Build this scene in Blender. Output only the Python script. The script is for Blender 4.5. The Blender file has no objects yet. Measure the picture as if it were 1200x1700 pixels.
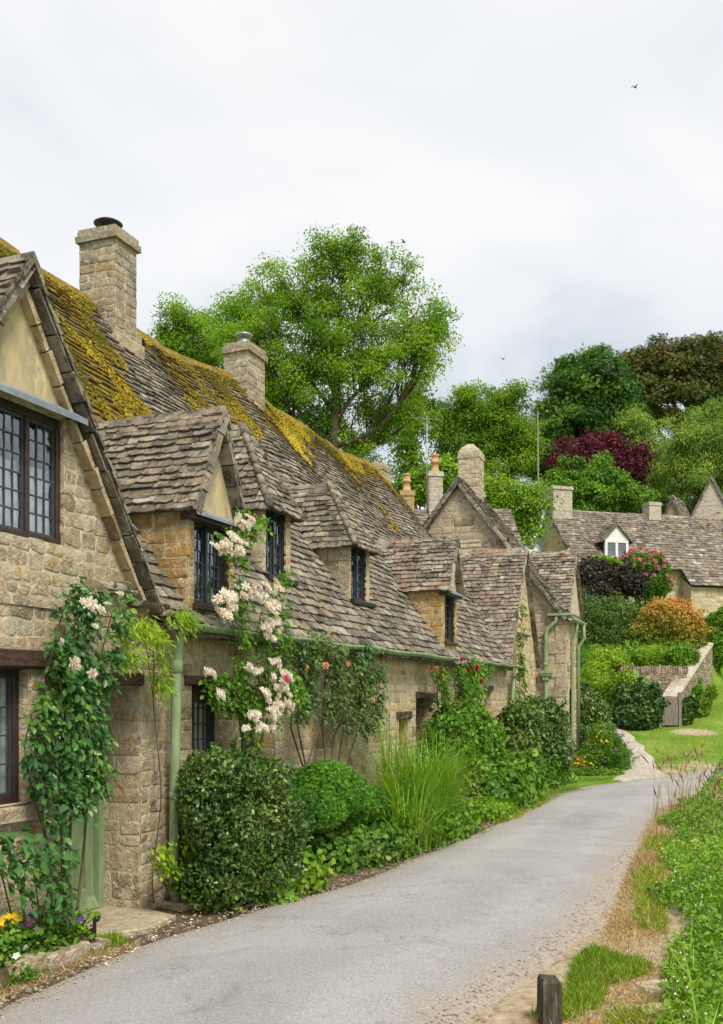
import bpy, math, random
import numpy as np
from mathutils import Vector
random.seed(11)
rng = np.random.default_rng(11)
R = math.radians
sc = bpy.context.scene
COL = sc.collection

# ---------------------------------------------------------------- camera
EYE = 1.75
F = 1653.0            # focal length in pixels of a 1200 x 1700 frame
HORIZON = 1155.0      # row of the horizon in that frame (level camera, raised lens shift)
cam = bpy.data.cameras.new('camera')
cam.sensor_width = 36.0
cam.lens = 36.0 * F / 1700.0
cam.shift_y = (HORIZON - 850.0) / 1700.0
cam.clip_end = 2000
camo = bpy.data.objects.new('camera', cam)
COL.objects.link(camo)
camo.location = (0, 0, EYE)
camo.rotation_euler = (R(90), 0, 0)
sc.camera = camo

# ---------------------------------------------------------------- sky and sun (bright overcast)
SUN_TO = Vector((0.34, -0.62, 0.95)).normalized()
SUN_EL = math.asin(SUN_TO.z)
SUN_AZ = math.atan2(SUN_TO.x, SUN_TO.y)
world = bpy.data.worlds.new('World')
sc.world = world
world.use_nodes = True
wt = world.node_tree
wt.nodes.clear()
wo = wt.nodes.new('ShaderNodeOutputWorld')
bg = wt.nodes.new('ShaderNodeBackground')
bg.inputs['Strength'].default_value = 0.1
sky = wt.nodes.new('ShaderNodeTexSky')
sky.sky_type = 'NISHITA'
sky.sun_disc = False
sky.sun_elevation = SUN_EL
sky.sun_rotation = SUN_AZ
tc = wt.nodes.new('ShaderNodeTexCoord')
sep = wt.nodes.new('ShaderNodeSeparateXYZ')
wt.links.new(tc.outputs['Generated'], sep.inputs[0])
ad = wt.nodes.new('ShaderNodeMath'); ad.operation = 'MAXIMUM'; ad.inputs[1].default_value = 0.0
wt.links.new(sep.outputs['Z'], ad.inputs[0])
ad2 = wt.nodes.new('ShaderNodeMath'); ad2.operation = 'ADD'; ad2.inputs[1].default_value = 0.35
wt.links.new(ad.outputs[0], ad2.inputs[0])
dv = wt.nodes.new('ShaderNodeVectorMath'); dv.operation = 'DIVIDE'
cb = wt.nodes.new('ShaderNodeCombineXYZ')
for i in range(3):
    wt.links.new(ad2.outputs[0], cb.inputs[i])
wt.links.new(tc.outputs['Generated'], dv.inputs[0])
wt.links.new(cb.outputs[0], dv.inputs[1])
n1 = wt.nodes.new('ShaderNodeTexNoise')
n1.inputs['Scale'].default_value = 1.55; n1.inputs['Detail'].default_value = 5; n1.inputs['Roughness'].default_value = 0.48
n1.inputs['Distortion'].default_value = 0.5
mp = wt.nodes.new('ShaderNodeMapping'); mp.inputs['Location'].default_value = (3.4, 1.9, 0.2)
wt.links.new(dv.outputs[0], mp.inputs[0]); wt.links.new(mp.outputs[0], n1.inputs['Vector'])
rp = wt.nodes.new('ShaderNodeValToRGB')
rp.color_ramp.elements[0].position = 0.40; rp.color_ramp.elements[0].color = (0.335, 0.362, 0.396, 1)
rp.color_ramp.elements[1].position = 0.60; rp.color_ramp.elements[1].color = (0.492, 0.489, 0.486, 1)
e = rp.color_ramp.elements.new(0.49); e.color = (0.432, 0.444, 0.459, 1)
wt.links.new(n1.outputs['Fac'], rp.inputs[0])
sc10 = wt.nodes.new('ShaderNodeVectorMath'); sc10.operation = 'SCALE'; sc10.inputs['Scale'].default_value = 10.0
wt.links.new(rp.outputs[0], sc10.inputs[0])
mxs = wt.nodes.new('ShaderNodeMix'); mxs.data_type = 'RGBA'; mxs.inputs[0].default_value = 0.94
wt.links.new(sky.outputs[0], mxs.inputs[6]); wt.links.new(sc10.outputs[0], mxs.inputs[7])
wt.links.new(mxs.outputs[2], bg.inputs['Color'])
wt.links.new(bg.outputs[0], wo.inputs[0])

sl = bpy.data.lights.new('sun', 'SUN')
sl.energy = 2.0
sl.angle = R(18)
sl.color = (1.0, 0.93, 0.80)
slo = bpy.data.objects.new('sun', sl)
COL.objects.link(slo)
slo.location = (20, -20, 40)
slo.rotation_euler = (-SUN_TO).to_track_quat('-Z', 'Y').to_euler()

sc.view_settings.view_transform = 'Standard'
sc.view_settings.look = 'None'
sc.view_settings.exposure = 1.03
sc.view_settings.gamma = 1.0
sc.render.engine = 'CYCLES'
sc.cycles.max_bounces = 6
sc.cycles.diffuse_bounces = 3
sc.cycles.glossy_bounces = 2
sc.cycles.transmission_bounces = 3
sc.cycles.transparent_max_bounces = 6
sc.cycles.use_denoising = True

# ---------------------------------------------------------------- coordinates
# the cottage row has its own axes: s along the street front, u into the houses, z up
P0 = np.array([-1.775, 8.04, 0.0])
ROW_ANG = math.atan2(0.9304, 0.3665)
DS = np.array([0.3665, 0.9304, 0.0])
DU = np.array([-0.9304, 0.3665, 0.0])
def L(s, u, z=0.0):
    return P0 + s * DS + u * DU + np.array([0, 0, z])
def at(px, py, Y):
    return np.array([(px - 600) / F * Y, Y, EYE + (HORIZON - py) / F * Y])
def on_row(px, py, u):
    """point of the vertical plane u = const seen at a pixel of the photo"""
    r = (px - 600) / F
    Y = (4.598 + u) / (0.3665 - 0.9304 * r)
    return at(px, py, Y)
def sp(v):
    return np.logaddexp(0, np.asarray(v, float) * 2.0) / 2.0
def sstep(a, b, v):
    t = np.clip((np.asarray(v, float) - a) / (b - a), 0, 1)
    return t * t * (3 - 2 * t)
ROAD_L = [(-4.2, -8.0), (-3.6, -2.0), (-2.75, 3.5), (-2.08, 5.73), (-1.75, 6.7), (-1.42, 7.6), (-0.62, 8.7), (-0.05, 9.6), (0.42, 10.6), (1.22, 12.3), (2.55, 15.6), (3.75, 18.6), (5.2, 20.3), (6.3, 21.7), (8.75, 24.1), (14.0, 27.0), (30, 31.0), (60, 36)]
ROAD_R = [(-0.6, -8.0), (-0.2, -2.0), (0.1, 3.5), (0.62, 5.35), (1.44, 6.75), (1.87, 7.6), (2.3, 8.6), (2.62, 9.5), (3.0, 10.6), (3.5, 12.0), (4.9, 15.6), (5.9, 17.6), (6.77, 18.7), (8.2, 20.0), (11.0, 21.6), (15.5, 23.4), (31, 27), (61, 32)]
def resample(pts, n):
    p = np.array(pts, float)
    for _ in range(3):                                  # corner cutting
        q = np.empty((2 * len(p), 2))
        q[0] = p[0]; q[-1] = p[-1]
        a, b = p[:-1], p[1:]
        q[1:-1:2] = a * 0.75 + b * 0.25
        q[2:-1:2] = a * 0.25 + b * 0.75
        p = q
    d = np.concatenate([[0], np.cumsum(np.linalg.norm(np.diff(p, axis=0), axis=1))])
    t = np.linspace(0, d[-1], n)
    return np.stack([np.interp(t, d, p[:, 0]), np.interp(t, d, p[:, 1])], 1)
_rr = resample(ROAD_R, 900); _rl = resample(ROAD_L, 900)
def road_right(y):
    return np.interp(y, _rr[:, 1], _rr[:, 0])
def road_left(y):
    return np.interp(y, _rl[:, 1], _rl[:, 0])
def weed_off(y):
    return np.interp(y, [5.0, 6.5, 8.4, 11.8, 16], [1.18, 0.78, 0.40, 0.25, 0.28])
def hgt(x, y):
    x = np.asarray(x, float); y = np.asarray(y, float)
    h = 0.13 * sp(y - 23.5) + 0.09 * sp(y - 29.5) - 0.19 * sp(y - 85)
    # the garden terrace held up by the dry stone wall
    edge = 9.5 + (y - 29.5) * 0.567
    terr = 2.35 + 0.13 * np.maximum(y - 31.3, 0)
    m = sstep(31.0, 31.35, y) * sstep(0.0, -0.4, x - edge + 0.25) * sstep(60, 44, y)
    h = h * (1 - m) + np.maximum(h, terr) * m
    # the bank on the right falls away from the verge
    w = sstep(0.0, 0.7, x - road_right(y) - weed_off(y)) * sstep(17.5, 14.5, y)
    h = h - 0.36 * w
    return h

# ---------------------------------------------------------------- mesh helpers
def snoise(P, seed=0, freq=1.0, k=7):
    r = np.random.default_rng(seed + 100)
    P = np.asarray(P, float)
    W = r.normal(size=(k, P.shape[-1])) * freq
    ph = r.uniform(0, 6.28, k)
    return np.sin(P @ W.T + ph).sum(-1) / k ** 0.5 * 0.75

def nrm(v):
    v = np.asarray(v, float)
    return v / (np.linalg.norm(v, axis=-1, keepdims=True) + 1e-9)

def link(me, name, mats, parent=None):
    o = bpy.data.objects.new(name, me)
    COL.objects.link(o)
    for m in (mats if isinstance(mats, (list, tuple)) else [mats]):
        me.materials.append(m)
    if parent is not None:
        o.parent = parent
    return o

def np_obj(name, V, Fa, tint, mats, parent=None, rel=None, smooth=False, midx=None):
    V = np.asarray(V, np.float32)
    if rel is not None:
        V = V - np.asarray(rel, np.float32)
    Fa = np.asarray(Fa, np.int32)
    me = bpy.data.meshes.new(name)
    me.vertices.add(len(V)); me.vertices.foreach_set('co', V.ravel())
    k = Fa.shape[1]
    me.loops.add(Fa.size); me.loops.foreach_set('vertex_index', Fa.ravel())
    me.polygons.add(len(Fa)); me.polygons.foreach_set('loop_start', np.arange(0, Fa.size, k, dtype=np.int32))
    a = me.attributes.new('tint', 'FLOAT', 'FACE')
    a.data.foreach_set('value', np.asarray(tint, np.float32))
    if midx is not None:
        me.polygons.foreach_set('material_index', np.asarray(midx, np.int32))
    me.polygons.foreach_set('use_smooth', np.full(len(Fa), smooth))
    me.update(calc_edges=True)
    return link(me, name, mats, parent)

class MB:
    """collects shapes into ONE mesh"""
    def __init__(s):
        s.V = []; s.F = []; s.T = []; s.M = []; s.S = []; s.moss = []
    def add(s, verts, faces, tint=0.5, mi=0, smooth=False, moss=0.0):
        b = len(s.V)
        s.V.extend([tuple(map(float, v)) for v in verts])
        for f in faces:
            s.F.append([b + i for i in f]); s.T.append(tint); s.M.append(mi); s.S.append(smooth); s.moss.append(moss)
    def fbox(s, org, ax, out, a0, a1, z0, z1, d0, d1, tint=0.5, mi=0, jit=0.0, bev=0.0):
        """box in a plane frame: along ax, up z, depth along out (all relative to org); bev chamfers the front edges"""
        org = np.asarray(org, float); ax = np.asarray(ax, float); out = np.asarray(out, float)
        P = []
        if bev > 0:
            rings = [(0, d0), (0, d1 - bev), (bev, d1)]
        else:
            rings = [(0, d0), (0, d1)]
        for ins, d in rings:
            for a, z in ((a0 + ins, z0 + ins), (a1 - ins, z0 + ins), (a1 - ins, z1 - ins), (a0 + ins, z1 - ins)):
                p = org + ax * a + out * d + np.array([0, 0, z])
                if jit:
                    p = p + rng.uniform(-jit, jit, 3)
                P.append(p)
        n = len(rings)
        Fs = [[3, 2, 1, 0], [4 * n - 4, 4 * n - 3, 4 * n - 2, 4 * n - 1]]
        for r in range(n - 1):
            for i in range(4):
                j = (i + 1) % 4
                Fs.append([4 * r + i, 4 * r + j, 4 * r + 4 + j, 4 * r + 4 + i])
        s.add(P, Fs, tint, mi)
    def box(s, c, sx, sy, sz, rz=0.0, tint=0.5, mi=0, bev=0.0, jit=0.0):
        """box standing with its base centre at c"""
        ax = np.array([math.cos(rz), math.sin(rz), 0]); out = np.array([-math.sin(rz), math.cos(rz), 0])
        s.fbox(c, ax, out, -sx / 2, sx / 2, 0, sz, -sy / 2, sy / 2, tint, mi, jit, bev)
    def quad(s, a, b, c, d, tint=0.5, mi=0):
        s.add([a, b, c, d], [[0, 1, 2, 3]], tint, mi)
    def tube(s, pts, radii, seg=6, tint=0.5, mi=0, cap=True):
        pts = np.asarray(pts, float); n = len(pts)
        if np.isscalar(radii):
            radii = [radii] * n
        tg = np.gradient(pts, axis=0) if n > 2 else np.repeat((pts[1:] - pts[:1]), 2, 0)
        tg = nrm(tg)
        ref = np.array([0, 0, 1.0]) if abs(tg[0][2]) < 0.9 else np.array([1.0, 0, 0])
        a = nrm(np.cross(tg[0], ref)); V = []
        for i in range(n):
            a = nrm(a - tg[i] * np.dot(a, tg[i])); b = np.cross(tg[i], a)
            for k in range(seg):
                th = 2 * math.pi * k / seg
                V.append(pts[i] + radii[i] * (math.cos(th) * a + math.sin(th) * b))
        Fs = []
        for i in range(n - 1):
            for k in range(seg):
                k2 = (k + 1) % seg
                Fs.append([i * seg + k, i * seg + k2, (i + 1) * seg + k2, (i + 1) * seg + k])
        if cap:
            Fs.append(list(range(seg))[::-1]); Fs.append([(n - 1) * seg + k for k in range(seg)])
        s.add(V, Fs, tint, mi, True)
    def lathe(s, c, prof, seg=14, tint=0.5, mi=0):
        V = []; Fs = []; c = np.asarray(c, float)
        for r, z in prof:
            for k in range(seg):
                th = 2 * math.pi * k / seg
                V.append(c + np.array([r * math.cos(th), r * math.sin(th), z]))
        for i in range(len(prof) - 1):
            for k in range(seg):
                k2 = (k + 1) % seg
                Fs.append([i * seg + k, i * seg + k2, (i + 1) * seg + k2, (i + 1) * seg + k])
        Fs.append(list(range(seg))[::-1]); Fs.append([(len(prof) - 1) * seg + k for k in range(seg)])
        s.add(V, Fs, tint, mi, True)
    def build(s, name, mats, parent=None, rel=None, warp=None):
        V = np.array(s.V, float)
        if warp is not None:
            V = warp(V)
        if rel is not None:
            V = V - np.asarray(rel, float)
        me = bpy.data.meshes.new(name)
        me.from_pydata(V.tolist(), [], s.F)
        a = me.attributes.new('tint', 'FLOAT', 'FACE'); a.data.foreach_set('value', np.array(s.T, np.float32))
        a = me.attributes.new('moss', 'FLOAT', 'FACE'); a.data.foreach_set('value', np.array(s.moss, np.float32))
        me.polygons.foreach_set('material_index', np.array(s.M, np.int32))
        me.polygons.foreach_set('use_smooth', np.array(s.S, bool))
        me.update()
        return link(me, name, mats, parent)

def tag(o, label=None, cat=None, group=None, kind=None):
    if label: o['label'] = label
    if cat: o['category'] = cat
    if group: o['group'] = group
    if kind: o['kind'] = kind
    return o
def root(name, label, cat, loc=(0, 0, 0), rz=0.0, group=None):
    o = bpy.data.objects.new(name, None)
    o.empty_display_size = 0.2
    COL.objects.link(o)
    o.location = [float(v) for v in loc]; o.rotation_euler = (0, 0, rz)
    return tag(o, label, cat, group)

# ---------------------------------------------------------------- materials
class NT:
    def __init__(s, name):
        s.m = bpy.data.materials.new(name); s.m.use_nodes = True
        s.t = s.m.node_tree; s.b = s.t.nodes['Principled BSDF']; s.o = s.t.nodes['Material Output']
    def n(s, typ, ins=None, **props):
        x = s.t.nodes.new('ShaderNode' + typ)
        for k, v in props.items():
            setattr(x, k, v)
        for k, v in (ins or {}).items():
            s.set(x.inputs[k], v)
        return x
    def set(s, sock, v):
        if isinstance(v, bpy.types.NodeSocket):
            s.t.links.new(v, sock)
        else:
            if isinstance(v, (tuple, list)) and len(v) == 3 and sock.type == 'RGBA':
                v = (*v, 1)
            sock.default_value = v
    def obj(s):
        return s.n('TexCoord').outputs['Object']
    def noise(s, scale, detail=4, rough=0.6, vec=None, dist=0.0):
        x = s.n('TexNoise', {'Scale': scale, 'Detail': detail, 'Roughness': rough, 'Distortion': dist, 'Vector': vec if vec is not None else s.obj()})
        return x.outputs['Fac']
    def attr(s, name):
        return s.n('Attribute', attribute_name=name).outputs['Fac']
    def ramp(s, fac, stops, interp='LINEAR'):
        x = s.n('ValToRGB', {'Fac': fac}); cr = x.color_ramp; cr.interpolation = interp
        while len(cr.elements) < len(stops): cr.elements.new(0.5)
        for e, (p, c) in zip(cr.elements, stops):
            e.position = p; e.color = (*c, 1) if len(c) == 3 else c
        return x.outputs['Color']
    def mix(s, f, a, b, blend='MIX'):
        x = s.n('Mix', data_type='RGBA', blend_type=blend, clamp_factor=True)
        s.set(x.inputs[0], f); s.set(x.inputs[6], a); s.set(x.inputs[7], b)
        return x.outputs[2]
    def math(s, op, a, b=0.0, c=0.0):
        x = s.n('Math', operation=op)
        s.set(x.inputs[0], a); s.set(x.inputs[1], b); s.set(x.inputs[2], c)
        return x.outputs[0]
    def mapr(s, v, a, b, c=0.0, d=1.0, smooth=True):
        x = s.n('MapRange', {'Value': v, 'From Min': a, 'From Max': b, 'To Min': c, 'To Max': d}, interpolation_type='SMOOTHSTEP' if smooth else 'LINEAR')
        return x.outputs[0]
    def bump(s, h, strength=0.5, dist=0.02, normal=None):
        ins = {'Height': h, 'Strength': strength, 'Distance': dist}
        if normal is not None: ins['Normal'] = normal
        return s.n('Bump', ins).outputs[0]
    def done(s, color=None, rough=0.9, normal=None, spec=0.2, **kw):
        if color is not None: s.set(s.b.inputs['Base Color'], color)
        s.set(s.b.inputs['Roughness'], rough)
        s.set(s.b.inputs['Specular IOR Level'], spec)
        if normal is not None: s.set(s.b.inputs['Normal'], normal)
        for k, v in kw.items(): s.set(s.b.inputs[k], v)
        return s.m

def m_stone(name, cols, grey=0.4, lichen=0.3, orange=0.15, bump=0.9, dark=0.55, smear=0.65):
    t = NT(name); v = t.obj()
    k = len(cols)
    base = t.ramp(t.attr('tint'), [(i / (k - 1), c) for i, c in enumerate(cols)])
    n1 = t.noise(2.2, 5, 0.65, v); n2 = t.noise(11, 6, 0.7, v); n3 = t.noise(45, 5, 0.7, v)
    c = t.mix(t.mapr(n2, 0.3, 0.75), t.mix(1.0, base, (0.66, 0.62, 0.58), 'MULTIPLY'), t.mix(1.0, base, (1.18, 1.14, 1.08), 'MULTIPLY'))
    c = t.mix(t.math('MULTIPLY', t.mapr(n1, 0.46, 0.66), grey), c, (0.38, 0.335, 0.27))
    c = t.mix(t.math('MULTIPLY', t.mapr(n3, 0.56, 0.7), dark), c, (0.10, 0.085, 0.065))
    l1 = t.noise(19, 3, 0.55, v, 0.6); l1m = t.math('MULTIPLY', t.mapr(l1, 0.585, 0.63), t.mapr(n1, 0.36, 0.55))
    c = t.mix(t.math('MULTIPLY', l1m, lichen * 2.0), c, (0.55, 0.53, 0.46))
    o1 = t.noise(7.3, 4, 0.6, t.n('VectorMath', {0: v, 1: (7, 3, 1)}, operation='ADD').outputs[0], 0.5)
    c = t.mix(t.math('MULTIPLY', t.mapr(o1, 0.61, 0.68), orange * 3.0), c, (0.42, 0.25, 0.06))
    sk = t.noise(95, 4, 0.8, v)
    c = t.mix(t.math('MULTIPLY', t.mapr(sk, 0.58, 0.70), dark), c, (0.13, 0.11, 0.09))
    c = t.mix(t.math('MULTIPLY', t.mapr(sk, 0.42, 0.30), 0.35), c, (0.72, 0.66, 0.54))
    st = t.noise(0.9, 6, 0.7, t.n('VectorMath', {0: v, 1: (1.0, 1.0, 0.45)}, operation='MULTIPLY').outputs[0], 0.6)
    c = t.mix(t.math('MULTIPLY', t.mapr(st, 0.54, 0.68), grey * 0.9), c, (0.20, 0.17, 0.14))
    sm = t.noise(6.0, 7, 0.75, t.n('VectorMath', {0: v, 1: (2, 5, 8)}, operation='ADD').outputs[0], 0.3)
    c = t.mix(t.math('MULTIPLY', t.mapr(sm, 0.50, 0.60), smear), c, (0.64, 0.55, 0.40))
    h = t.math('ADD', t.math('MULTIPLY', n2, 1.0), t.math('MULTIPLY', n3, 0.45))
    return t.done(c, 0.95, t.bump(h, bump, 0.045), 0.1)

def m_slate(name, cols, lichen=0.5):
    t = NT(name); v = t.obj(); k = len(cols)
    base = t.ramp(t.attr('tint'), [(i / (k - 1), c) for i, c in enumerate(cols)])
    n1 = t.noise(5, 6, 0.7, v); n2 = t.noise(34, 5, 0.75, v); n0 = t.noise(1.1, 3, 0.5, v)
    c = t.mix(t.mapr(n1, 0.3, 0.72), t.mix(1.0, base, (0.6, 0.57, 0.55), 'MULTIPLY'), t.mix(1.0, base, (1.3, 1.25, 1.2), 'MULTIPLY'))
    l = t.noise(15, 4, 0.6, v, 0.4)
    c = t.mix(t.math('MULTIPLY', t.mapr(l, 0.58, 0.66), lichen), c, (0.46, 0.44, 0.40))
    d = t.noise(9, 4, 0.65, t.n('VectorMath', {0: v, 1: (3, 9, 5)}, operation='ADD').outputs[0])
    c = t.mix(t.math('MULTIPLY', t.mapr(d, 0.53, 0.64), 0.75), c, (0.040, 0.036, 0.032))
    mm = t.attr('moss'); mn = t.noise(11, 8, 0.82, v)
    mask = t.math('MULTIPLY', t.mapr(t.math('ADD', mm, t.math('MULTIPLY', t.math('SUBTRACT', mn, 0.5), 2.5)), 0.36, 0.66), 0.92)
    mc = t.ramp(t.noise(13, 4, 0.7, v), [(0.3, (0.11, 0.095, 0.014)), (0.5, (0.25, 0.165, 0.016)), (0.68, (0.42, 0.27, 0.03))])
    c = t.mix(mask, c, mc)
    h = t.math('ADD', t.math('MULTIPLY', n1, 0.6), t.math('MULTIPLY', n2, 0.5))
    h = t.math('ADD', h, t.math('MULTIPLY', mask, t.math('ADD', 0.6, t.noise(40, 3, 0.6, v))))
    return t.done(c, 0.92, t.bump(h, 0.75, 0.025), 0.15)

def m_plain(name, col, rough=0.6, var=0.25, scale=8.0, bump=0.2, spec=0.3, metal=0.0, stretch=None, col2=None):
    t = NT(name); v = t.obj()
    if stretch:
        v = t.n('VectorMath', {0: v, 1: stretch}, operation='MULTIPLY').outputs[0]
    n = t.noise(scale, 5, 0.65, v); n2 = t.noise(scale * 5, 4, 0.6, v)
    dk = tuple(x * (1 - var) for x in col); lt = tuple(min(1, x * (1 + var * 0.6)) for x in col)
    c = t.mix(t.mapr(n, 0.3, 0.7), dk, lt)
    if col2:
        c = t.mix(t.mapr(t.noise(scale * 0.7, 5, 0.7, v), 0.52, 0.62), c, col2)
    return t.done(c, rough, t.bump(t.math('ADD', n, t.math('MULTIPLY', n2, 0.5)), bump, 0.01), spec, Metallic=metal)

def m_leaf(name, cols, rough=0.45, trans=0.3, spec=0.35):
    t = NT(name); k = len(cols)
    c = t.ramp(t.attr('tint'), [(i / (k - 1), x) for i, x in enumerate(cols)])
    if cols[0][1] > cols[0][0] and cols[0][1] < 0.45:                     # greens
        c = t.mix(1.0, c, (1.22, 1.10, 0.85), 'MULTIPLY')
    t.done(c, rough, None, spec)
    tr = t.n('BsdfTranslucent', {'Color': t.mix(1.0, c, (1.25, 1.2, 0.55), 'MULTIPLY')})
    mx = t.n('MixShader', {0: trans})
    t.t.links.new(t.b.outputs[0], mx.inputs[1]); t.t.links.new(tr.outputs[0], mx.inputs[2])
    t.t.links.new(mx.outputs[0], t.o.inputs[0])
    return t.m

def m_glass(name, tintc=(0.94, 0.98, 0.99), refl=0.20):
    t = NT(name)
    g = t.n('BsdfGlossy', {'Color': (0.85, 0.92, 0.97, 1), 'Roughness': 0.06, 'Normal': t.bump(t.noise(2.3, 3, 0.5), 0.12, 0.05)})
    tr = t.n('BsdfTransparent', {'Color': (*tintc, 1)})
    lw = t.n('LayerWeight', {'Blend': 0.42})
    f = t.math('ADD', t.math('MULTIPLY', lw.outputs['Fresnel'], 0.40), refl)
    mx = t.n('MixShader', {0: f})
    t.t.links.new(tr.outputs[0], mx.inputs[1]); t.t.links.new(g.outputs[0], mx.inputs[2])
    t.t.links.new(mx.outputs[0], t.o.inputs[0])
    return t.m

HONEY = [(0.30, 0.22, 0.13), (0.60, 0.475, 0.28), (0.68, 0.55, 0.335), (0.56, 0.47, 0.335), (0.71, 0.61, 0.42), (0.64, 0.44, 0.20), (0.74, 0.66, 0.49)]
M = {}
M['wall'] = m_stone('honey_stone', HONEY, 0.35, 0.3, 0.12)
M['wall_old'] = m_stone('lichened_stone', [(0.32, 0.25, 0.165), (0.60, 0.485, 0.315), (0.53, 0.45, 0.33), (0.66, 0.55, 0.36), (0.62, 0.55, 0.43), (0.60, 0.42, 0.22)], 0.5, 0.8, 0.8, 1.0, 0.85, 0.85)
M['ochre'] = m_stone('ochre_stone', [(0.46, 0.30, 0.11), (0.56, 0.37, 0.13), (0.42, 0.29, 0.15), (0.60, 0.44, 0.20)], 0.15, 0.12, 0.25)
M['grey_wall'] = m_stone('grey_stone', [(0.33, 0.27, 0.195), (0.58, 0.49, 0.355), (0.65, 0.57, 0.43), (0.52, 0.45, 0.34), (0.62, 0.49, 0.31)], 0.5, 0.4, 0.08)
M['stack'] = m_stone('weathered_stack_stone', [(0.24, 0.19, 0.135), (0.46, 0.39, 0.29), (0.55, 0.49, 0.38), (0.38, 0.33, 0.26), (0.50, 0.38, 0.22)], 0.8, 0.5, 0.15, 1.0, 0.8, 0.3)
M['dry'] = m_stone('dry_stone', [(0.18, 0.14, 0.10), (0.33, 0.26, 0.18), (0.27, 0.23, 0.18), (0.38, 0.32, 0.23)], 0.4, 0.35, 0.05)
M['coping'] = m_stone('pale_coping', [(0.50, 0.47, 0.41), (0.60, 0.57, 0.50), (0.55, 0.50, 0.43)], 0.3, 0.7, 0.0)
SL = [(0.095, 0.087, 0.076), (0.185, 0.167, 0.140), (0.26, 0.235, 0.193), (0.145, 0.132, 0.114), (0.315, 0.287, 0.236), (0.24, 0.194, 0.138), (0.41, 0.39, 0.34)]
M['slate'] = m_slate('stone_slates', SL)
M['slate_red'] = m_slate('warm_stone_slates', SL + [(0.30, 0.205, 0.15), (0.25, 0.21, 0.19)], 0.7)
M['plaster'] = m_plain('cream_plaster', (0.58, 0.47, 0.28), 0.9, 0.25, 4.5, 0.45, 0.1, stretch=(1.6, 1.6, 0.7), col2=(0.40, 0.33, 0.22))
M['mortar'] = m_plain('mortar', (0.53, 0.45, 0.33), 0.95, 0.3, 9, 0.5, 0.1)
M['lead'] = m_plain('lead_sheet', (0.23, 0.26, 0.30), 0.5, 0.3, 6, 0.2, 0.4)
M['brown'] = m_plain('dark_brown_paint', (0.050, 0.030, 0.024), 0.5, 0.35, 14, 0.2, 0.35)
M['black'] = m_plain('black_iron', (0.018, 0.017, 0.018), 0.45, 0.3, 20, 0.2, 0.4)
M['timber'] = m_plain('old_oak', (0.085, 0.055, 0.042), 0.85, 0.5, 5, 0.6, 0.15, stretch=(2, 8, 8))
M['greenp'] = m_plain('sage_green_paint', (0.265, 0.36, 0.19), 0.5, 0.2, 6, 0.12, 0.35, stretch=(2.5, 2.5, 0.7), col2=(0.20, 0.28, 0.145))
M['bollard_wood'] = m_plain('weathered_dark_wood', (0.075, 0.066, 0.052), 0.9, 0.5, 9, 0.8, 0.1, stretch=(6, 6, 0.8), col2=(0.14, 0.135, 0.10))
M['white'] = m_plain('white_paint', (0.74, 0.74, 0.70), 0.5, 0.1, 6, 0.1, 0.3)
M['curtain'] = m_plain('white_curtain', (0.82, 0.84, 0.88), 0.9, 0.06, 5, 0.1, 0.1)
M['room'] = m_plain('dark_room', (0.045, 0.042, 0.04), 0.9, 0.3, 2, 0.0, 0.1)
M['glass'] = m_glass('window_glass', refl=0.20)
M['came'] = m_plain('lead_came', (0.05, 0.06, 0.075), 0.55, 0.2, 20, 0.1, 0.4)
M['pot'] = m_plain('terracotta', (0.54, 0.335, 0.18), 0.85, 0.25, 7, 0.3, 0.1)
M['steel'] = m_plain('galvanised_steel', (0.32, 0.33, 0.34), 0.45, 0.2, 12, 0.1, 0.5, 0.6)
M['bark'] = m_plain('bark', (0.10, 0.078, 0.055), 0.95, 0.45, 6, 0.8, 0.1, stretch=(3, 3, 0.6), col2=(0.13, 0.13, 0.09))
M['twig'] = m_plain('rose_stem', (0.11, 0.095, 0.04), 0.7, 0.4, 20, 0.3, 0.2)
M['grey_wood'] = m_plain('weathered_wood', (0.25, 0.215, 0.18), 0.9, 0.4, 6, 0.6, 0.1, stretch=(9, 9, 1))

# ================================================================ building helpers
AX_S = np.array([1.0, 0, 0]); AX_U = np.array([0, 1.0, 0]); UP = np.array([0, 0, 1.0])

def clip_poly(poly, conv):
    """Sutherland-Hodgman: clip poly by a convex counter-clockwise polygon"""
    out = list(poly)
    for i in range(len(conv)):
        a = conv[i]; b = conv[(i + 1) % len(conv)]
        inp = out; out = []
        if not inp: return []
        def side(p): return (b[0] - a[0]) * (p[1] - a[1]) - (b[1] - a[1]) * (p[0] - a[0])
        for j in range(len(inp)):
            p = inp[j]; q = inp[(j + 1) % len(inp)]
            sp_, sq = side(p), side(q)
            if sp_ >= 0: out.append(p)
            if (sp_ >= 0) != (sq >= 0):
                t = sp_ / (sp_ - sq)
                out.append((p[0] + (q[0] - p[0]) * t, p[1] + (q[1] - p[1]) * t))
    return out

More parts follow.
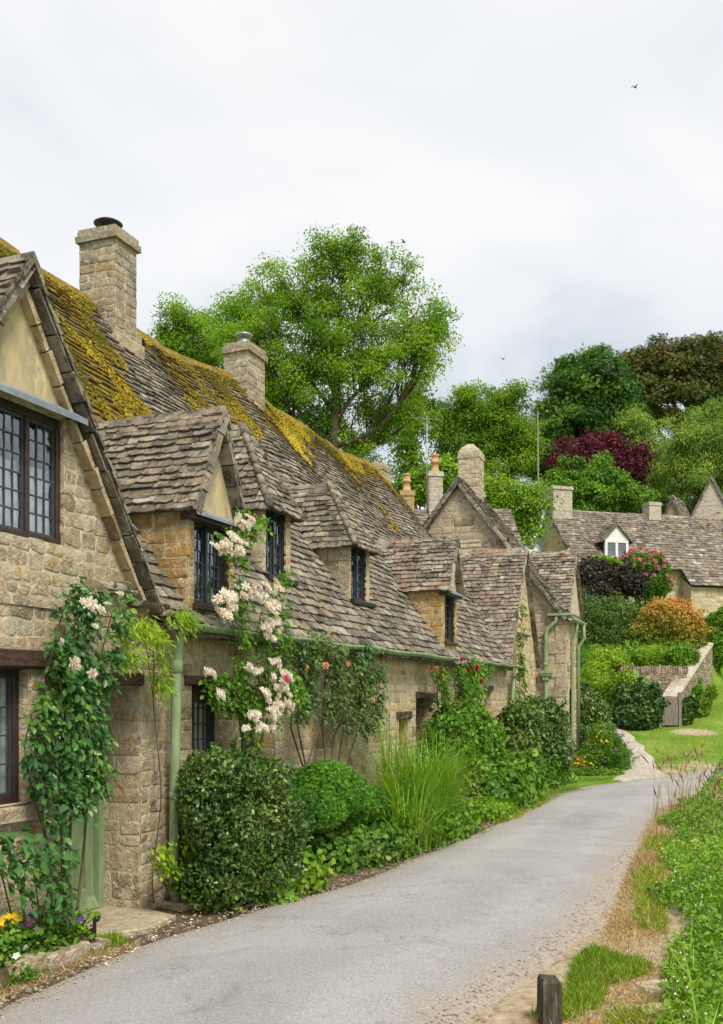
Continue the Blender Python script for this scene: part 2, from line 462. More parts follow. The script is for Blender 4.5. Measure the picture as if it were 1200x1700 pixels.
def stone(mb, org, ax, out, pts, prot, grout, jit, tint, mi):
    k = len(pts)
    if k < 3: return
    c = np.mean(pts, 0); P = np.array(pts, float)
    ext = P.max(0) - P.min(0)
    if min(ext) < 0.025: return
    # round the corners a little and jitter them
    Q = []
    for i in range(k):
        p = P[i]; a = P[i - 1]; b = P[(i + 1) % k]
        for o in (a, b):
            d = np.linalg.norm(o - p) + 1e-6
            f = min(0.35, rng.uniform(0.010, 0.034) / d)
            Q.append(p + (o - p) * f + rng.uniform(-jit, jit, 2))
    Q = np.array(Q); n = len(Q)
    def ring(ins, dep, dj=0.0):
        v = Q - c; d = np.linalg.norm(v, axis=1, keepdims=True) + 1e-6
        q = c + v * np.maximum(0.2, 1 - ins / d)
        return [org + ax * x[0] + UP * x[1] + out * (dep + (rng.uniform(-dj, dj) if dj else 0)) for x in q]
    V = ring(grout * 0.4, -0.02) + ring(grout * 0.6, prot * 0.45) + ring(grout + 0.005, prot * 0.92, prot * 0.15) + ring(grout + 0.016, prot * 1.05, prot * 0.25)
    Fs = []
    for r in range(3):
        for i in range(n):
            j = (i + 1) % n
            Fs.append([r * n + i, r * n + j, (r + 1) * n + j, (r + 1) * n + i])
    Fs.append([3 * n + i for i in range(n)])
    mb.add(V, Fs, tint, mi, True)

def masonry(mb, org, ax, out, poly, holes=(), ch=(0.09, 0.2), cw=(0.14, 0.42), prot=0.014, grout=0.006, jit=0.014, mi=0, back=1, tr=(0, 1)):
    """irregular coursed stones over a mortar backing (material slot `back`)"""
    prot = prot * 0.55; jit = jit * 1.0
    org = np.asarray(org, float); ax = np.asarray(ax, float); out = np.asarray(out, float)
    A = [p[0] for p in poly]; Z = [p[1] for p in poly]
    amin, amax, z, zmax = min(A), max(A), min(Z), max(Z)
    area = sum(poly[i][0] * poly[(i + 1) % len(poly)][1] - poly[(i + 1) % len(poly)][0] * poly[i][1] for i in range(len(poly)))
    if area < 0: poly = list(poly)[::-1]
    while z < zmax - 1e-4:
        h = rng.uniform(*ch)
        z1 = z + h
        if zmax - z1 < ch[0] * 0.7: z1 = zmax
        segs = []                                    # (a0, a1, z0, z1)
        edges = sorted({amin, amax} | {e for hh in holes for e in hh[:2] if amin < e < amax})
        full = [(a, b) for a, b in zip(edges[:-1], edges[1:])]
        run = None
        for a, b in full:
            m = (a + b) / 2
            hit = [hh for hh in holes if hh[0] < m < hh[1] and hh[2] < z1 - 1e-4 and hh[3] > z + 1e-4]
            if not hit:
                if run and abs(run[1] - a) < 1e-6: run = (run[0], b)
                else:
                    if run: segs.append((*run, z, z1))
                    run = (a, b)
            else:
                if run: segs.append((*run, z, z1)); run = None
                lo = min(x[2] for x in hit); hi = max(x[3] for x in hit)
                if lo - z > 0.02: segs.append((a, b, z, lo))
                if z1 - hi > 0.02: segs.append((a, b, hi, z1))
        if run: segs.append((*run, z, z1))
        for a0, a1, za, zb in segs:
            q = clip_poly([(a0, za), (a1, za), (a1, zb), (a0, zb)], poly)
            if len(q) >= 3:
                mb.add([org + ax * p[0] + UP * p[1] + out * prot * 0.45 for p in q], [list(range(len(q)))], 0.5, back)
            a = a0
            while a < a1 - 1e-4:
                w = rng.uniform(*cw) * (0.75 + 1.8 * (zb - za))
                b = a + w
                if a1 - b < cw[0] * 0.7: b = a1
                cells = [(za, zb)]
                if (zb - za) > 0.15 and rng.random() < 0.3:
                    zm = za + (zb - za) * rng.uniform(0.4, 0.6); cells = [(za, zm), (zm, zb)]
                for c0, c1 in cells:
                    q = clip_poly([(a, c0), (b, c0), (b, c1), (a, c1)], poly)
                    if len(q) >= 3:
                        stone(mb, org, ax, out, q, prot * rng.uniform(0.5, 1.35), grout, jit, tr[0] + (tr[1] - tr[0]) * rng.random(), mi)
                a = b
        z = z1

def slates(mb, O, ex, et, en, xl, xr, T, e0=0.19, e1=0.10, w0=0.27, w1=0.17, th=0.024, skip=None, mossf=None, mi=0, under=True, tr=(0, 1), jit=1.0):
    """courses of overlapping stone slates: ex along the eave, et up the slope, en out of the roof"""
    O = np.asarray(O, float); ex = nrm(ex); et = nrm(et); en = nrm(en)
    t = 0.0
    while t < T - 0.02:
        f = t / T; ep = e0 + (e1 - e0) * f; wb = w0 + (w1 - w0) * f
        x = xl(t) - (rng.uniform(0, wb * 0.7))
        xe = xr(t)
        while x < xe - 0.01:
            w = wb * rng.uniform(0.6, 1.5)
            xa = max(x, xl(t) + rng.uniform(-0.012, 0.012)); xb = min(x + w, xe + rng.uniform(-0.012, 0.012))
            if xe - xb < wb * 0.35: xb = xe + rng.uniform(-0.012, 0.012)
            x = xb if xb > x + 0.02 else x + 0.03
            if xb - xa < 0.04: continue
            xm = (xa + xb) / 2
            if skip and skip(xm, t + ep * 0.5): continue
            g = 0.005
            tt = th * 1.0 * rng.uniform(0.7, 1.5); lift = rng.uniform(0.0, 0.008) * jit
            drop = rng.uniform(-0.016, 0.016) * jit
            ch = [rng.uniform(0.001, 0.021) * jit, rng.uniform(-0.006, 0.008) * jit, rng.uniform(-0.006, 0.008) * jit, rng.uniform(0.001, 0.021) * jit]
            xs = [xa + g, xa + (xb - xa) * 0.28, xa + (xb - xa) * 0.72, xb - g]
            V = []
            for i in range(4):
                V.append(O + ex * xs[i] + et * (t + drop + ch[i] - 0.01) + en * (tt + lift + 0.010))
            t2 = min(t + ep * 1.5, T + 0.03)
            V.append(O + ex * (xb - g) + et * t2 + en * 0.004)
            V.append(O + ex * (xa + g) + et * t2 + en * 0.004)
            for i in range(4):
                V.append(O + ex * xs[i] + et * (t + drop + ch[i] - 0.004) + en * (lift - 0.004))
            V.append(O + ex * (xb - g) + et * t2 - en * 0.012)
            V.append(O + ex * (xa + g) + et * t2 - en * 0.012)
            Fs = [[0, 1, 2, 3, 4, 5], [6, 7, 1, 0], [7, 8, 2, 1], [8, 9, 3, 2], [9, 10, 4, 3], [11, 6, 0, 5]]
            mo = mossf(xm, t + ep / 2) if mossf else 0.0
            mb.add(V, Fs, tr[0] + (tr[1] - tr[0]) * rng.random(), mi, False, mo)
        t += ep
    if under:                                        # solid decking below the slates
        n = 14
        for i in range(n):
            ta, tb = T * i / n, T * (i + 1) / n
            m = 24 if skip else 1
            for k in range(m):
                la, lb = xl(ta), xl(tb); ra, rb = xr(ta), xr(tb)
                if min(ra - la, rb - lb) < -0.02: continue
                f0, f1 = k / m, (k + 1) / m
                if skip and skip(la + (ra - la) * (f0 + f1) / 2, (ta + tb) / 2): continue
                q = [(la + (ra - la) * f0, ta), (la + (ra - la) * f1, ta), (lb + (rb - lb) * f1, tb), (lb + (rb - lb) * f0, tb)]
                mb.add([O + ex * a + et * b - en * 0.016 for a, b in q], [[0, 1, 2, 3]], 0.1, mi)

def ridge(mb, A, B, w=0.16, drop=0.12, seg=0.42, tint=(0, 1), th=0.04, side=None, moss=0.0, mi=0):
    """a row of saddle-shaped ridge stones from A to B"""
    A = np.asarray(A, float); B = np.asarray(B, float); d = B - A; Ln = np.linalg.norm(d); d = d / Ln
    sd = nrm(np.cross(d, UP)) if side is None else nrm(side)
    t = 0.0
    while t < Ln - 0.02:
        l = seg * rng.uniform(0.75, 1.3)
        t1 = min(t + l, Ln)
        if Ln - t1 < seg * 0.4: t1 = Ln
        hj = rng.uniform(-0.012, 0.016)
        V = []
        for tt in (t + 0.005, t1 - 0.005):
            c = A + d * tt
            for s_, z_ in ((-w, -drop), (-w * 0.45, -drop * 0.3), (0, th), (w * 0.45, -drop * 0.3), (w, -drop)):
                V.append(c + sd * (s_ + rng.uniform(-0.008, 0.008)) + UP * (z_ + hj + th * 0.6 + rng.uniform(-0.005, 0.005)))
            for s_, z_ in ((w, -drop - th), (0, -th * 0.8), (-w, -drop - th)):
                V.append(c + sd * s_ + UP * (z_ + hj))
        n = 8
        Fs = [[i, (i + 1) % n, n + (i + 1) % n, n + i] for i in range(n)]
        Fs += [list(range(n))[::-1], [n + i for i in range(n)]]
        mb.add(V, Fs, tint[0] + (tint[1] - tint[0]) * rng.random(), mi, False, moss)
        t = t1

def verge(mb, A, B, out, w=0.09, th=0.11, seg=0.3, inner=0.12, tint=(0, 1), mi=0):
    """slabs edging a gable slope from A (eave) to B (apex); out is the outward normal of the gable"""
    A = np.asarray(A, float); B = np.asarray(B, float); d = B - A; Ln = np.linalg.norm(d); d = d / Ln
    out = nrm(out); n = nrm(np.cross(out, d))
    if n[2] < 0: n = -n
    t = 0.0
    while t < Ln - 0.01:
        t1 = min(t + seg * rng.uniform(0.7, 1.35), Ln)
        if Ln - t1 < seg * 0.4: t1 = Ln
        j = rng.uniform(-0.012, 0.012); k = rng.uniform(-0.012, 0.012)
        V = []
        for tt in (t + 0.006, t1 - 0.006):
            for o, h in ((-inner, -th), (w + j, -th + k), (w + j - 0.012, k - 0.02), (w + j - 0.03, k), (-inner, k)):
                V.append(A + d * tt + out * (o + rng.uniform(-0.006, 0.006)) + n * (h + rng.uniform(-0.006, 0.006)))
        m = 5
        Fs = [[i, (i + 1) % m, m + (i + 1) % m, m + i] for i in range(m)] + [list(range(m))[::-1], [m + i for i in range(m)]]
        mb.add(V, Fs, tint[0] + (tint[1] - tint[0]) * rng.random(), mi)
        t = t1

def window(parent, org, ax, out, a0, a1, z0, z1, lights=1, nx=3, ny=5, fw=0.05, frame='brown', curtain=0.0, sub=True, room=True, name='window'):
    """leaded casement: frame mesh, one pane mesh per light (glass and lead), curtain and dark room behind"""
    org = np.asarray(org, float)
    f = MB()
    f.fbox(org, ax, out, a0, a1, z0, z0 + fw, -0.06, 0.012, 0.5, 0, 0.002, 0.006)
    f.fbox(org, ax, out, a0, a1, z1 - fw, z1, -0.06, 0.012, 0.5, 0, 0.002, 0.006)
    lw = (a1 - a0 - fw) / lights
    for i in range(lights + 1):
        f.fbox(org, ax, out, a0 + lw * i, a0 + lw * i + fw, z0 + fw, z1 - fw, -0.058, 0.009, 0.5, 0, 0.002, 0.006)
    fo = f.build(name, M[frame], parent)
    holder = fo if sub else parent
    for i in range(lights):
        p0, p1 = a0 + lw * i + fw, a0 + lw * (i + 1)
        q0, q1 = z0 + fw, z1 - fw
        p = MB()
        cb = 0.011
        for k in range(5):                           # slim iron casement round the light
            if k < 2: p.fbox(org, ax, out, p0, p1, (q0, q1 - 0.018)[k], (q0 + 0.018, q1)[k], -0.035, -0.012, 0.5, 1)
            elif k < 4: p.fbox(org, ax, out, (p0, p1 - 0.018)[k - 2], (p0 + 0.018, p1)[k - 2], q0 + 0.018, q1 - 0.018, -0.035, -0.012, 0.5, 1)
        nxs = max(1, nx); cell_w = (p1 - p0 - 0.036) / nxs; cell_h = (q1 - q0 - 0.036) / ny
        for cx in range(nxs):                        # every quarry sits at a slightly different angle
            for cy in range(ny):
                x0 = p0 + 0.018 + cell_w * cx; y0 = q0 + 0.018 + cell_h * cy
                j = rng.uniform(-0.004, 0.004, 4)
                c4 = [(x0, y0), (x0 + cell_w, y0), (x0 + cell_w, y0 + cell_h), (x0, y0 + cell_h)]
                p.add([org + ax * c[0] + UP * c[1] + out * (-0.024 + j[i]) for i, c in enumerate(c4)], [[0, 1, 2, 3]], 0.5, 0)
        for cx in range(1, nxs):
            x = p0 + 0.018 + cell_w * cx
            p.fbox(org, ax, out, x - cb / 2, x + cb / 2, q0 + 0.018, q1 - 0.018, -0.031, -0.017, 0.5, 1)
        for cy in range(1, ny):
            y = q0 + 0.018 + cell_h * cy
            p.fbox(org, ax, out, p0 + 0.018, p1 - 0.018, y - cb / 2, y + cb / 2, -0.030, -0.0165, 0.5, 1)
        p.build('pane', [M['glass'], M['came']], holder)
    if curtain > 0:
        c = MB()
        n = 40; ph = rng.uniform(0, 6)
        top = z0 + (z1 - z0) * curtain
        V = []
        for i in range(n + 1):
            a = a0 + fw * 0.5 + (a1 - a0 - fw) * i / n
            w = 0.018 * math.sin(i * 1.25 + ph) + 0.01 * math.sin(i * 2.3 + ph)
            V.append(org + ax * a + UP * (z0 + 0.02) + out * (-0.075 + w)); V.append(org + ax * a + UP * (top + 0.006 * math.sin(i * 0.9)) + out * (-0.075 + w * 0.6))
        c.add(V, [[2 * i, 2 * i + 2, 2 * i + 3, 2 * i + 1] for i in range(n)], 0.5, 0, True)
        c.build('curtain', M['curtain'], holder)
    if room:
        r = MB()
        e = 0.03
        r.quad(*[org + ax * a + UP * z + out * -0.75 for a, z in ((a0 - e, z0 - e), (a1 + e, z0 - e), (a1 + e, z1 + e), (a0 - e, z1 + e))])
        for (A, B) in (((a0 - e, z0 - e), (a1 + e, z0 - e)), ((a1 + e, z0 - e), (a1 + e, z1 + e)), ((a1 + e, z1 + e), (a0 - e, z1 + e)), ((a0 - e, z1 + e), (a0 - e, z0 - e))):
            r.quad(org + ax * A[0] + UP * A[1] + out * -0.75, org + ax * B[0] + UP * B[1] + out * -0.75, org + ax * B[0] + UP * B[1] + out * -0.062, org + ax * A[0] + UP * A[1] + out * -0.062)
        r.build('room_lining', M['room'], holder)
    return fo

def reveal(mb, org, ax, out, h, depth, mi=0, back=1, fine=True, right_only=True):
    """the stone sides of an opening cut into a wall"""
    a0, a1, z0, z1 = h
    org = np.asarray(org, float)
    masonry(mb, org + ax * (a1 + 0.0), -out, -ax, [(0.0, z0), (depth, z0), (depth, z1), (0.0, z1)], (), (0.11, 0.24), (0.16, 0.34), 0.012, 0.006, 0.007, mi, back)
    mb.quad(org + ax * a0 + UP * z0, org + ax * a0 - out * depth + UP * z0, org + ax * a0 - out * depth + UP * z1, org + ax * a0 + UP * z1, 0.4, back)
    mb.quad(org + ax * a0 + UP * z1, org + ax * a1 + UP * z1, org + ax * a1 - out * depth + UP * z1, org + ax * a0 - out * depth + UP * z1, 0.3, back)
    mb.quad(org + ax * a0 + UP * z0, org + ax * a1 + UP * z0, org + ax * a1 - out * depth + UP * z0, org + ax * a0 - out * depth + UP * z0, 0.3, back)

def chimney(parent, s0, s1, u0, u1, z0, z1, wall='grey_wall', cap=0.06, flare=0.0, cone=False, ch=(0.07, 0.15), rel=True):
    """stone stack with a moulded cap; returns the part"""
    m = MB()
    ctr = np.array([(s0 + s1) / 2, (u0 + u1) / 2, 0.0])
    zc = z1 - 0.16
    faces = [((s0, u0), AX_S, -AX_U, s1 - s0), ((s0, u1), -AX_U, -AX_S, u1 - u0), ((s1, u0), AX_U, AX_S, u1 - u0), ((s1, u1), -AX_S, AX_U, s1 - s0)]
    for (a, b), ax, out, w in faces:
        masonry(m, (a, b, 0), ax, out, [(0, z0), (w, z0), (w, zc), (0, zc)], (), ch, (0.13, 0.3), 0.02, 0.005, 0.008)
    c = cap
    m.box((ctr[0], ctr[1], zc), s1 - s0 + 2 * c, u1 - u0 + 2 * c, 0.075, 0, 0.8, 0, 0.012, 0.006)
    m.box((ctr[0], ctr[1], zc + 0.076), s1 - s0 + 1.1 * c, u1 - u0 + 1.1 * c, 0.08, 0, 0.3, 0, 0.02, 0.008)
    if cone:
        hw, hu = (s1 - s0) / 2, (u1 - u0) / 2
        z = zc + 0.157
        for k, (f0, f1, dz) in enumerate(((0.98, 0.8, 0.09), (0.8, 0.5, 0.07), (0.5, 0.3, 0.05))):
            V = [(ctr[0] + sx * hw * f, ctr[1] + sy * hu * f, zz) for f, zz in ((f0, z), (f1, z + dz)) for sx, sy in ((-1, -1), (1, -1), (1, 1), (-1, 1))]
            m.add(V, [[0, 1, 5, 4], [1, 2, 6, 5], [2, 3, 7, 6], [3, 0, 4, 7], [4, 5, 6, 7]], 0.3 + 0.2 * k, 0)
            z += dz
    return m.build('chimney', [M[wall], M['mortar']], parent)

def pipe(pts, r=0.04, name='downpipe', parent=None, collars=(), mat='greenp', seg=12):
    m = MB()
    m.tube(pts, r, seg)
    for z, rr, h in collars:
        p = np.array(pts[0], float)
        P = np.asarray(pts, float)
        k = np.argmin(np.abs(P[:, 2] - z)); c = P[k]
        m.lathe((c[0], c[1], z), [(r, 0), (r * rr, 0.004), (r * rr, h), (r, h + 0.004)], seg)
    return m.build(name, M[mat], parent)

def gutter(parent, A, B, r=0.055, sag=0.0):
    """half-round gutter with brackets and a dark hollow"""
    m = MB(); A = np.asarray(A, float); B = np.asarray(B, float); d = nrm(B - A); side = nrm(np.cross(d, UP))
    n = 24; k = 9; V = []
    for i in range(n + 1):
        c = A + (B - A) * i / n + UP * (0.008 * math.sin(i * 1.1))
        for rr in (r, r * 0.86):
            for j in range(k):
                th = math.pi + math.pi * j / (k - 1)
                V.append(c + side * math.cos(th) * rr + UP * math.sin(th) * rr)
    Fs = []
    for i in range(n):
        o, q = i * 2 * k, (i + 1) * 2 * k
        for j in range(k - 1):
            Fs.append([o + j, o + j + 1, q + j + 1, q + j]); Fs.append([o + k + j, q + k + j, q + k + j + 1, o + k + j + 1])
        Fs.append([o, q, q + k, o + k]); Fs.append([o + k - 1, o + 2 * k - 1, q + 2 * k - 1, q + k - 1])
    Fs.append(list(range(k)))
    Fs.append([n * 2 * k + j for j in range(k)][::-1])
    m.add(V, Fs, 0.5, 0, True)
    Ln = np.linalg.norm(B - A); t = 0.35
    while t < Ln:
        c = A + d * t
        V = []
        for dt in (-0.013, 0.013):
            for j in range(k):
                th = math.pi + math.pi * j / (k - 1)
                V.append(c + d * dt + side * math.cos(th) * r * 1.12 + UP * math.sin(th) * r * 1.12)
        m.add(V, [[j, j + 1, k + j + 1, k + j] for j in range(k - 1)], 0.5, 0, True)
        t += 0.9
    return m.build('gutter', M['greenp'], parent)

# ================================================================ the long cottage row (axes: s, u, z)
ROOFK = 4.3 / 3.1
ZE = 2.36
def zroof(u): return ZE + ROOFK * (u + 0.1)
def uroof(z): return (z - ZE) / ROOFK - 0.1
RT = math.hypot(3.1, 4.3)
ET = np.array([0, 3.1, 4.3]) / RT
EN = np.array([0, -4.3, 3.1]) / RT

row = root('cottage_row', 'long honey stone cottage row with mossy stone slate roof, four dormers and green gutter', 'cottage', P0, ROW_ANG)
OUT = -AX_U
G_C, G_HW, G_AP, G_FT = -1.50, 1.53, 4.64, 2.50            # street gable at the near end
H_WIN = (-2.35, -1.33, 1.02, 1.95); H_DOOR = (-1.06, -0.02, -0.05, 1.84)
H_W2 = (0.76, 1.54, 0.98, 1.86); H_D2 = (1.66, 2.40, -0.05, 1.78)
H_SLIT = (6.25, 6.65, 0.82, 1.42); H_REC = (7.0, 7.92, -0.05, 1.70); H_W3 = (10.95, 11.5, 1.28, 1.86)
holes = [H_WIN, H_DOOR, H_W2, H_D2, H_SLIT, H_REC, H_W3]
m = MB()
O0 = np.zeros(3)
# left, more weathered stretch
masonry(m, O0, AX_S, OUT, [(-5.2, -0.3), (0.30, -0.3), (0.30, 2.36), (-5.2, 2.36)], holes, (0.07, 0.16), (0.10, 0.28), 0.016, 0.005, 0.012, 2, 1)
masonry(m, O0, AX_S, OUT, [(0.30, -0.3), (14.1, -0.3), (14.1, 2.36), (0.30, 2.36)], holes, (0.07, 0.16), (0.11, 0.32), 0.018, 0.007, 0.012, 0, 1)
for h, d in ((H_WIN, 0.11), (H_DOOR, 0.42), (H_W2, 0.24), (H_D2, 0.36), (H_SLIT, 0.3), (H_REC, 0.5), (H_W3, 0.22)):
    reveal(m, O0, AX_S, OUT, h, d, 2 if h in (H_WIN, H_DOOR) else 0, 1)
# back of the recessed doorway and slit
m.quad((7.0, 0.5, -0.1), (7.92, 0.5, -0.1), (7.92, 0.5, 1.75), (7.0, 0.5, 1.75), 0.5, 1)
# rear and end walls
m.quad((-5.2, 6.0, -0.3), (14.0, 6.0, -0.3), (14.0, 6.0, 2.6), (-5.2, 6.0, 2.6), 0.5, 1)
for s_ in (-5.15, 13.95):
    m.add([(s_, 0.02, -0.3), (s_, 6.0, -0.3), (s_, 6.0, 2.4), (s_, 3.0, 6.45), (s_, 0.02, 2.3)], [[0, 1, 2, 3, 4]], 0.5, 1)
m.build('wall', [M['wall'], M['mortar'], M['wall_old']], row)

# ---- lintels and sill stones
def lintel(a0, a1, z0, z1, d=0.03, mat='timber', name='lintel', jit=0.012):
    b = MB(); b.fbox(O0, AX_S, OUT, a0, a1, z0, z1, -0.12, d, 0.5, 0, jit, 0.012)
    return b.build(name, [M[mat]], row)
lintel(-2.5, -1.14, 1.93, 2.06, 0.045); lintel(-1.18, 0.02, 1.84, 1.93, 0.02); lintel(0.64, 1.62, 1.84, 1.93, 0.04)
lintel(1.63, 2.5, 1.76, 1.86, 0.02); lintel(6.13, 6.75, 1.42, 1.53, 0.04); lintel(6.96, 8.0, 1.70, 1.80, 0.03); lintel(10.85, 11.6, 1.86, 1.93, 0.04)
lintel(-2.5, -1.30, 0.92, 1.02, 0.06, 'wall_old', 'sill_stone')
lintel(0.70, 1.60, 0.90, 0.98, 0.05, 'wall', 'sill_stone')

# ---- street windows and doors
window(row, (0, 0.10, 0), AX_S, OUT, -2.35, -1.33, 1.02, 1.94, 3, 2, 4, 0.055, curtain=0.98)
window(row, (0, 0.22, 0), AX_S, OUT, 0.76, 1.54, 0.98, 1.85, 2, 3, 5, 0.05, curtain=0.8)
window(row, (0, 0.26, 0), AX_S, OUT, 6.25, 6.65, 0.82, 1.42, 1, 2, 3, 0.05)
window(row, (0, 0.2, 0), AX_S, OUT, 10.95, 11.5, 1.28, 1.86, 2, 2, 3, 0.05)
def door(a0, a1, z1, u, handle=True):
    d = MB(); o = (0, u, 0)
    d.fbox(o, AX_S, OUT, a0, a0 + 0.07, -0.02, z1, -0.05, 0.06, 0.5, 0, 0, 0.008)
    d.fbox(o, AX_S, OUT, a1 - 0.07, a1, -0.02, z1, -0.05, 0.06, 0.5, 0, 0, 0.008)
    d.fbox(o, AX_S, OUT, a0 + 0.07, a1 - 0.07, z1 - 0.07, z1, -0.05, 0.058, 0.5, 0, 0, 0.008)
    fr = d.build('door_frame', M['greenp'], row)
    l = MB(); b0, b1 = a0 + 0.075, a1 - 0.075
    l.fbox(o, AX_S, OUT, b0, b1, 0.0, z1 - 0.075, -0.06, -0.022, 0.5, 0)
    st = 0.1; mid = (b0 + b1) / 2
    for x0, x1 in ((b0, b0 + st), (b1 - st, b1), (mid - st / 2, mid + st / 2)):
        l.fbox(o, AX_S, OUT, x0, x1, 0.0, z1 - 0.075, -0.022, 0.008, 0.5, 0, 0, 0.008)
    for z0_, z1_ in ((0.0, 0.2), (0.78, 0.92), (z1 - 0.19, z1 - 0.075)):
        for x0, x1 in ((b0 + st, mid - st / 2), (mid + st / 2, b1 - st)):
            l.fbox(o, AX_S, OUT, x0, x1, z0_, z1_, -0.0215, 0.007, 0.5, 0, 0, 0.008)
    # weather board along the foot of the door
    l.add([(b0, u - 0.008, 0.13), (b1, u - 0.008, 0.13), (b1, u - 0.065, 0.04), (b0, u - 0.065, 0.04), (b0, u - 0.06, 0.02), (b1, u - 0.06, 0.02), (b0, u - 0.008, 0.02), (b1, u - 0.008, 0.02)],
          [[0, 1, 2, 3], [3, 2, 5, 4], [0, 3, 4, 6], [1, 7, 5, 2]], 0.5, 0)
    lo = l.build('door', M['greenp'], row)
    if handle:
        h = MB(); h.lathe((b0 + 0.06, u - 0.03, 0.93), [(0.022, 0), (0.03, 0.012), (0.03, 0.03), (0.02, 0.045)], 12)
        h.build('handle', M['black'], lo)
    return lo
door(-1.06, -0.02, 1.84, 0.40)
door(1.66, 2.40, 1.78, 0.34)
# plank door deep in the recess
d = MB()
for i in range(6):
    d.fbox((0, 0.47, 0), AX_S, OUT, 7.05 + 0.14 * i, 7.185 + 0.14 * i, -0.05, 1.69, -0.03, 0.0, 0.5, 0, 0.001, 0.006)
d.build('plank_door', M['timber'], row)

# ---- main roof
DORM = {'a': (0.68, 1.50), 'b': (2.95, 3.62), 'c': (5.30, 6.02), 'd': (8.33, 9.10)}
WING_C, WING_HW, WING_AP, WING_FT = 14.1, 1.5, 4.85, 2.42
def roof_skip(x, t):
    u = -0.18 + t * 3.1 / RT; z = zroof(u)
    if z < G_AP - 0.12 and abs(x - G_C) < G_HW * (G_AP - z) / (G_AP - G_FT) - 0.04: return True
    if z < WING_AP - 0.1 and abs(x - WING_C) < WING_HW * (WING_AP - z) / (WING_AP - WING_FT) - 0.04: return True
    for k, (a, b) in DORM.items():
        u0, zap, ze = DGEO[k]
        if a + 0.03 < x < b - 0.03 and u > u0 - 0.03:
            c = (a + b) / 2; zt = zap - (zap - ze) * abs(x - c) / ((b - a) / 2)
            if z < zt - 0.06: return True
    return False
DGEO = {'a': (0.0, 4.34, 3.5), 'b': (0.42, 4.84, 3.88), 'c': (0.36, 4.64, 3.80), 'd': (0.0, 4.31, 3.55)}
def moss_f(x, t):
    d = RT - t
    near = 1.0 - sstep(2.5, 3.3, x); mid = sstep(3.6, 4.6, x) * (1 - sstep(7.6, 9.0, x)); far = sstep(7.4, 8.6, x)
    m_ = near * (1.16 - 0.13 * d - 0.5 * sstep(2.6, 3.6, d)) + mid * (1.05 - 0.42 * d) + far * (1.0 - 0.62 * d)
    m_ = max(m_, 0.9 - d / 0.35)
    m_ -= 0.55 * math.exp(-((x - 3.4 - 0.1 * d) / 0.55) ** 2) * sstep(0.3, 0.8, d)     # washed thin below the stacks
    m_ -= 0.45 * math.exp(-((x - 7.05) / 0.45) ** 2) * sstep(0.2, 0.6, d)
    return float(max(-0.3, min(0.70, m_ * 0.72 + 0.26 * snoise(np.array([[x * 1.2, t * 0.6]]), 3, 2.3)[0] + 0.10 * snoise(np.array([[x, t]]), 13, 5.0)[0])))
def sagf(V):
    s = V[:, 0]; w = np.clip((V[:, 2] - 2.6) / 4, 0, 1)
    V[:, 2] += w * (0.05 * np.sin(s * 0.9 + 1) + 0.035 * np.sin(s * 2.1)) - 0.02 * w
    V[:, 1] += w * 0.03 * np.sin(s * 1.3 + 2)
    # the foot of the slope kicks out a little
    return V
m = MB()
slates(m, (0, -0.18, zroof(-0.18)), AX_S, ET, EN, lambda t: -5.3, lambda t: 14.05, RT - 0.04 + 0.09, 0.135, 0.075, 0.25, 0.14, 0.022, roof_skip, moss_f)
ridge(m, (-5.3, 3.0, 6.64), (14.0, 3.0, 6.64), 0.13, 0.13, 0.42, (0.2, 0.9), 0.035, side=-AX_U, moss=0.75)
# rear slope
slates(m, (0, 6.1, 2.3), -AX_S, np.array([0, -3.1, 4.3]), np.array([0, 4.3, 3.1]), lambda t: -14.05, lambda t: 5.3, RT, 0.3, 0.2, 0.6, 0.5, 0.03)
verge(m, (14.0, -0.1, 2.34), (14.0, 3.0, 6.66), AX_S, 0.06, 0.1, 0.3, 0.1)
roof = m.build('roof', M['slate'], row, warp=sagf)
# cushions of moss lying on the slates
C = []; Nn = []; S = []
while len(C) < 34000:
    x = rng.uniform(-4.5, 13.5, 4000); t = RT - rng.uniform(0, 4.6, 4000)
    for xx, tt in zip(x, t):
        mv = moss_f(xx, tt) + 0.42 * snoise(np.array([[xx * 1.6, tt * 0.7]]), 9, 6.5)[0]
        if mv > 0.56 and not roof_skip(xx, tt):
            C.append(np.array([xx, -0.18, zroof(-0.18)]) + ET * tt + EN * rng.uniform(0.02, 0.05)); S.append(rng.uniform(0.007, 0.023) * (0.7 + mv * 0.6))
    if len(C) == 0: break
C = sagf(np.array(C)); S = np.array(S)
base = np.array([[1, 0, 0], [0.3, 0.9, 0], [-0.8, 0.5, 0], [-0.7, -0.6, 0], [0.4, -0.9, 0], [0, 0, 0.75]])
Bn = np.stack([AX_S, ET, EN], 1)
ang = rng.uniform(0, 6.28, len(C))
ca, sa = np.cos(ang), np.sin(ang)
loc = np.stack([base[None, :, 0] * ca[:, None] - base[None, :, 1] * sa[:, None], base[None, :, 0] * sa[:, None] + base[None, :, 1] * ca[:, None], np.repeat(base[None, :, 2], len(C), 0) * rng.uniform(0.5, 1.3, (len(C), 1))], 2) * S[:, None, None]
V = C[:, None, :] + loc @ Bn.T
Fa = np.array([[0, 1, 5], [1, 2, 5], [2, 3, 5], [3, 4, 5], [4, 0, 5]])
Fa = (Fa[None] + 6 * np.arange(len(C))[:, None, None]).reshape(-1, 3)
tmoss = NT('yellow_moss')
tm = tmoss.ramp(tmoss.attr('tint'), [(0, (0.075, 0.075, 0.016)), (0.35, (0.19, 0.145, 0.014)), (0.75, (0.36, 0.255, 0.022)), (1, (0.50, 0.39, 0.06))])
M['moss'] = tmoss.done(tm, 0.95, tmoss.bump(tmoss.noise(60, 3, 0.6), 0.6, 0.01), 0.05)
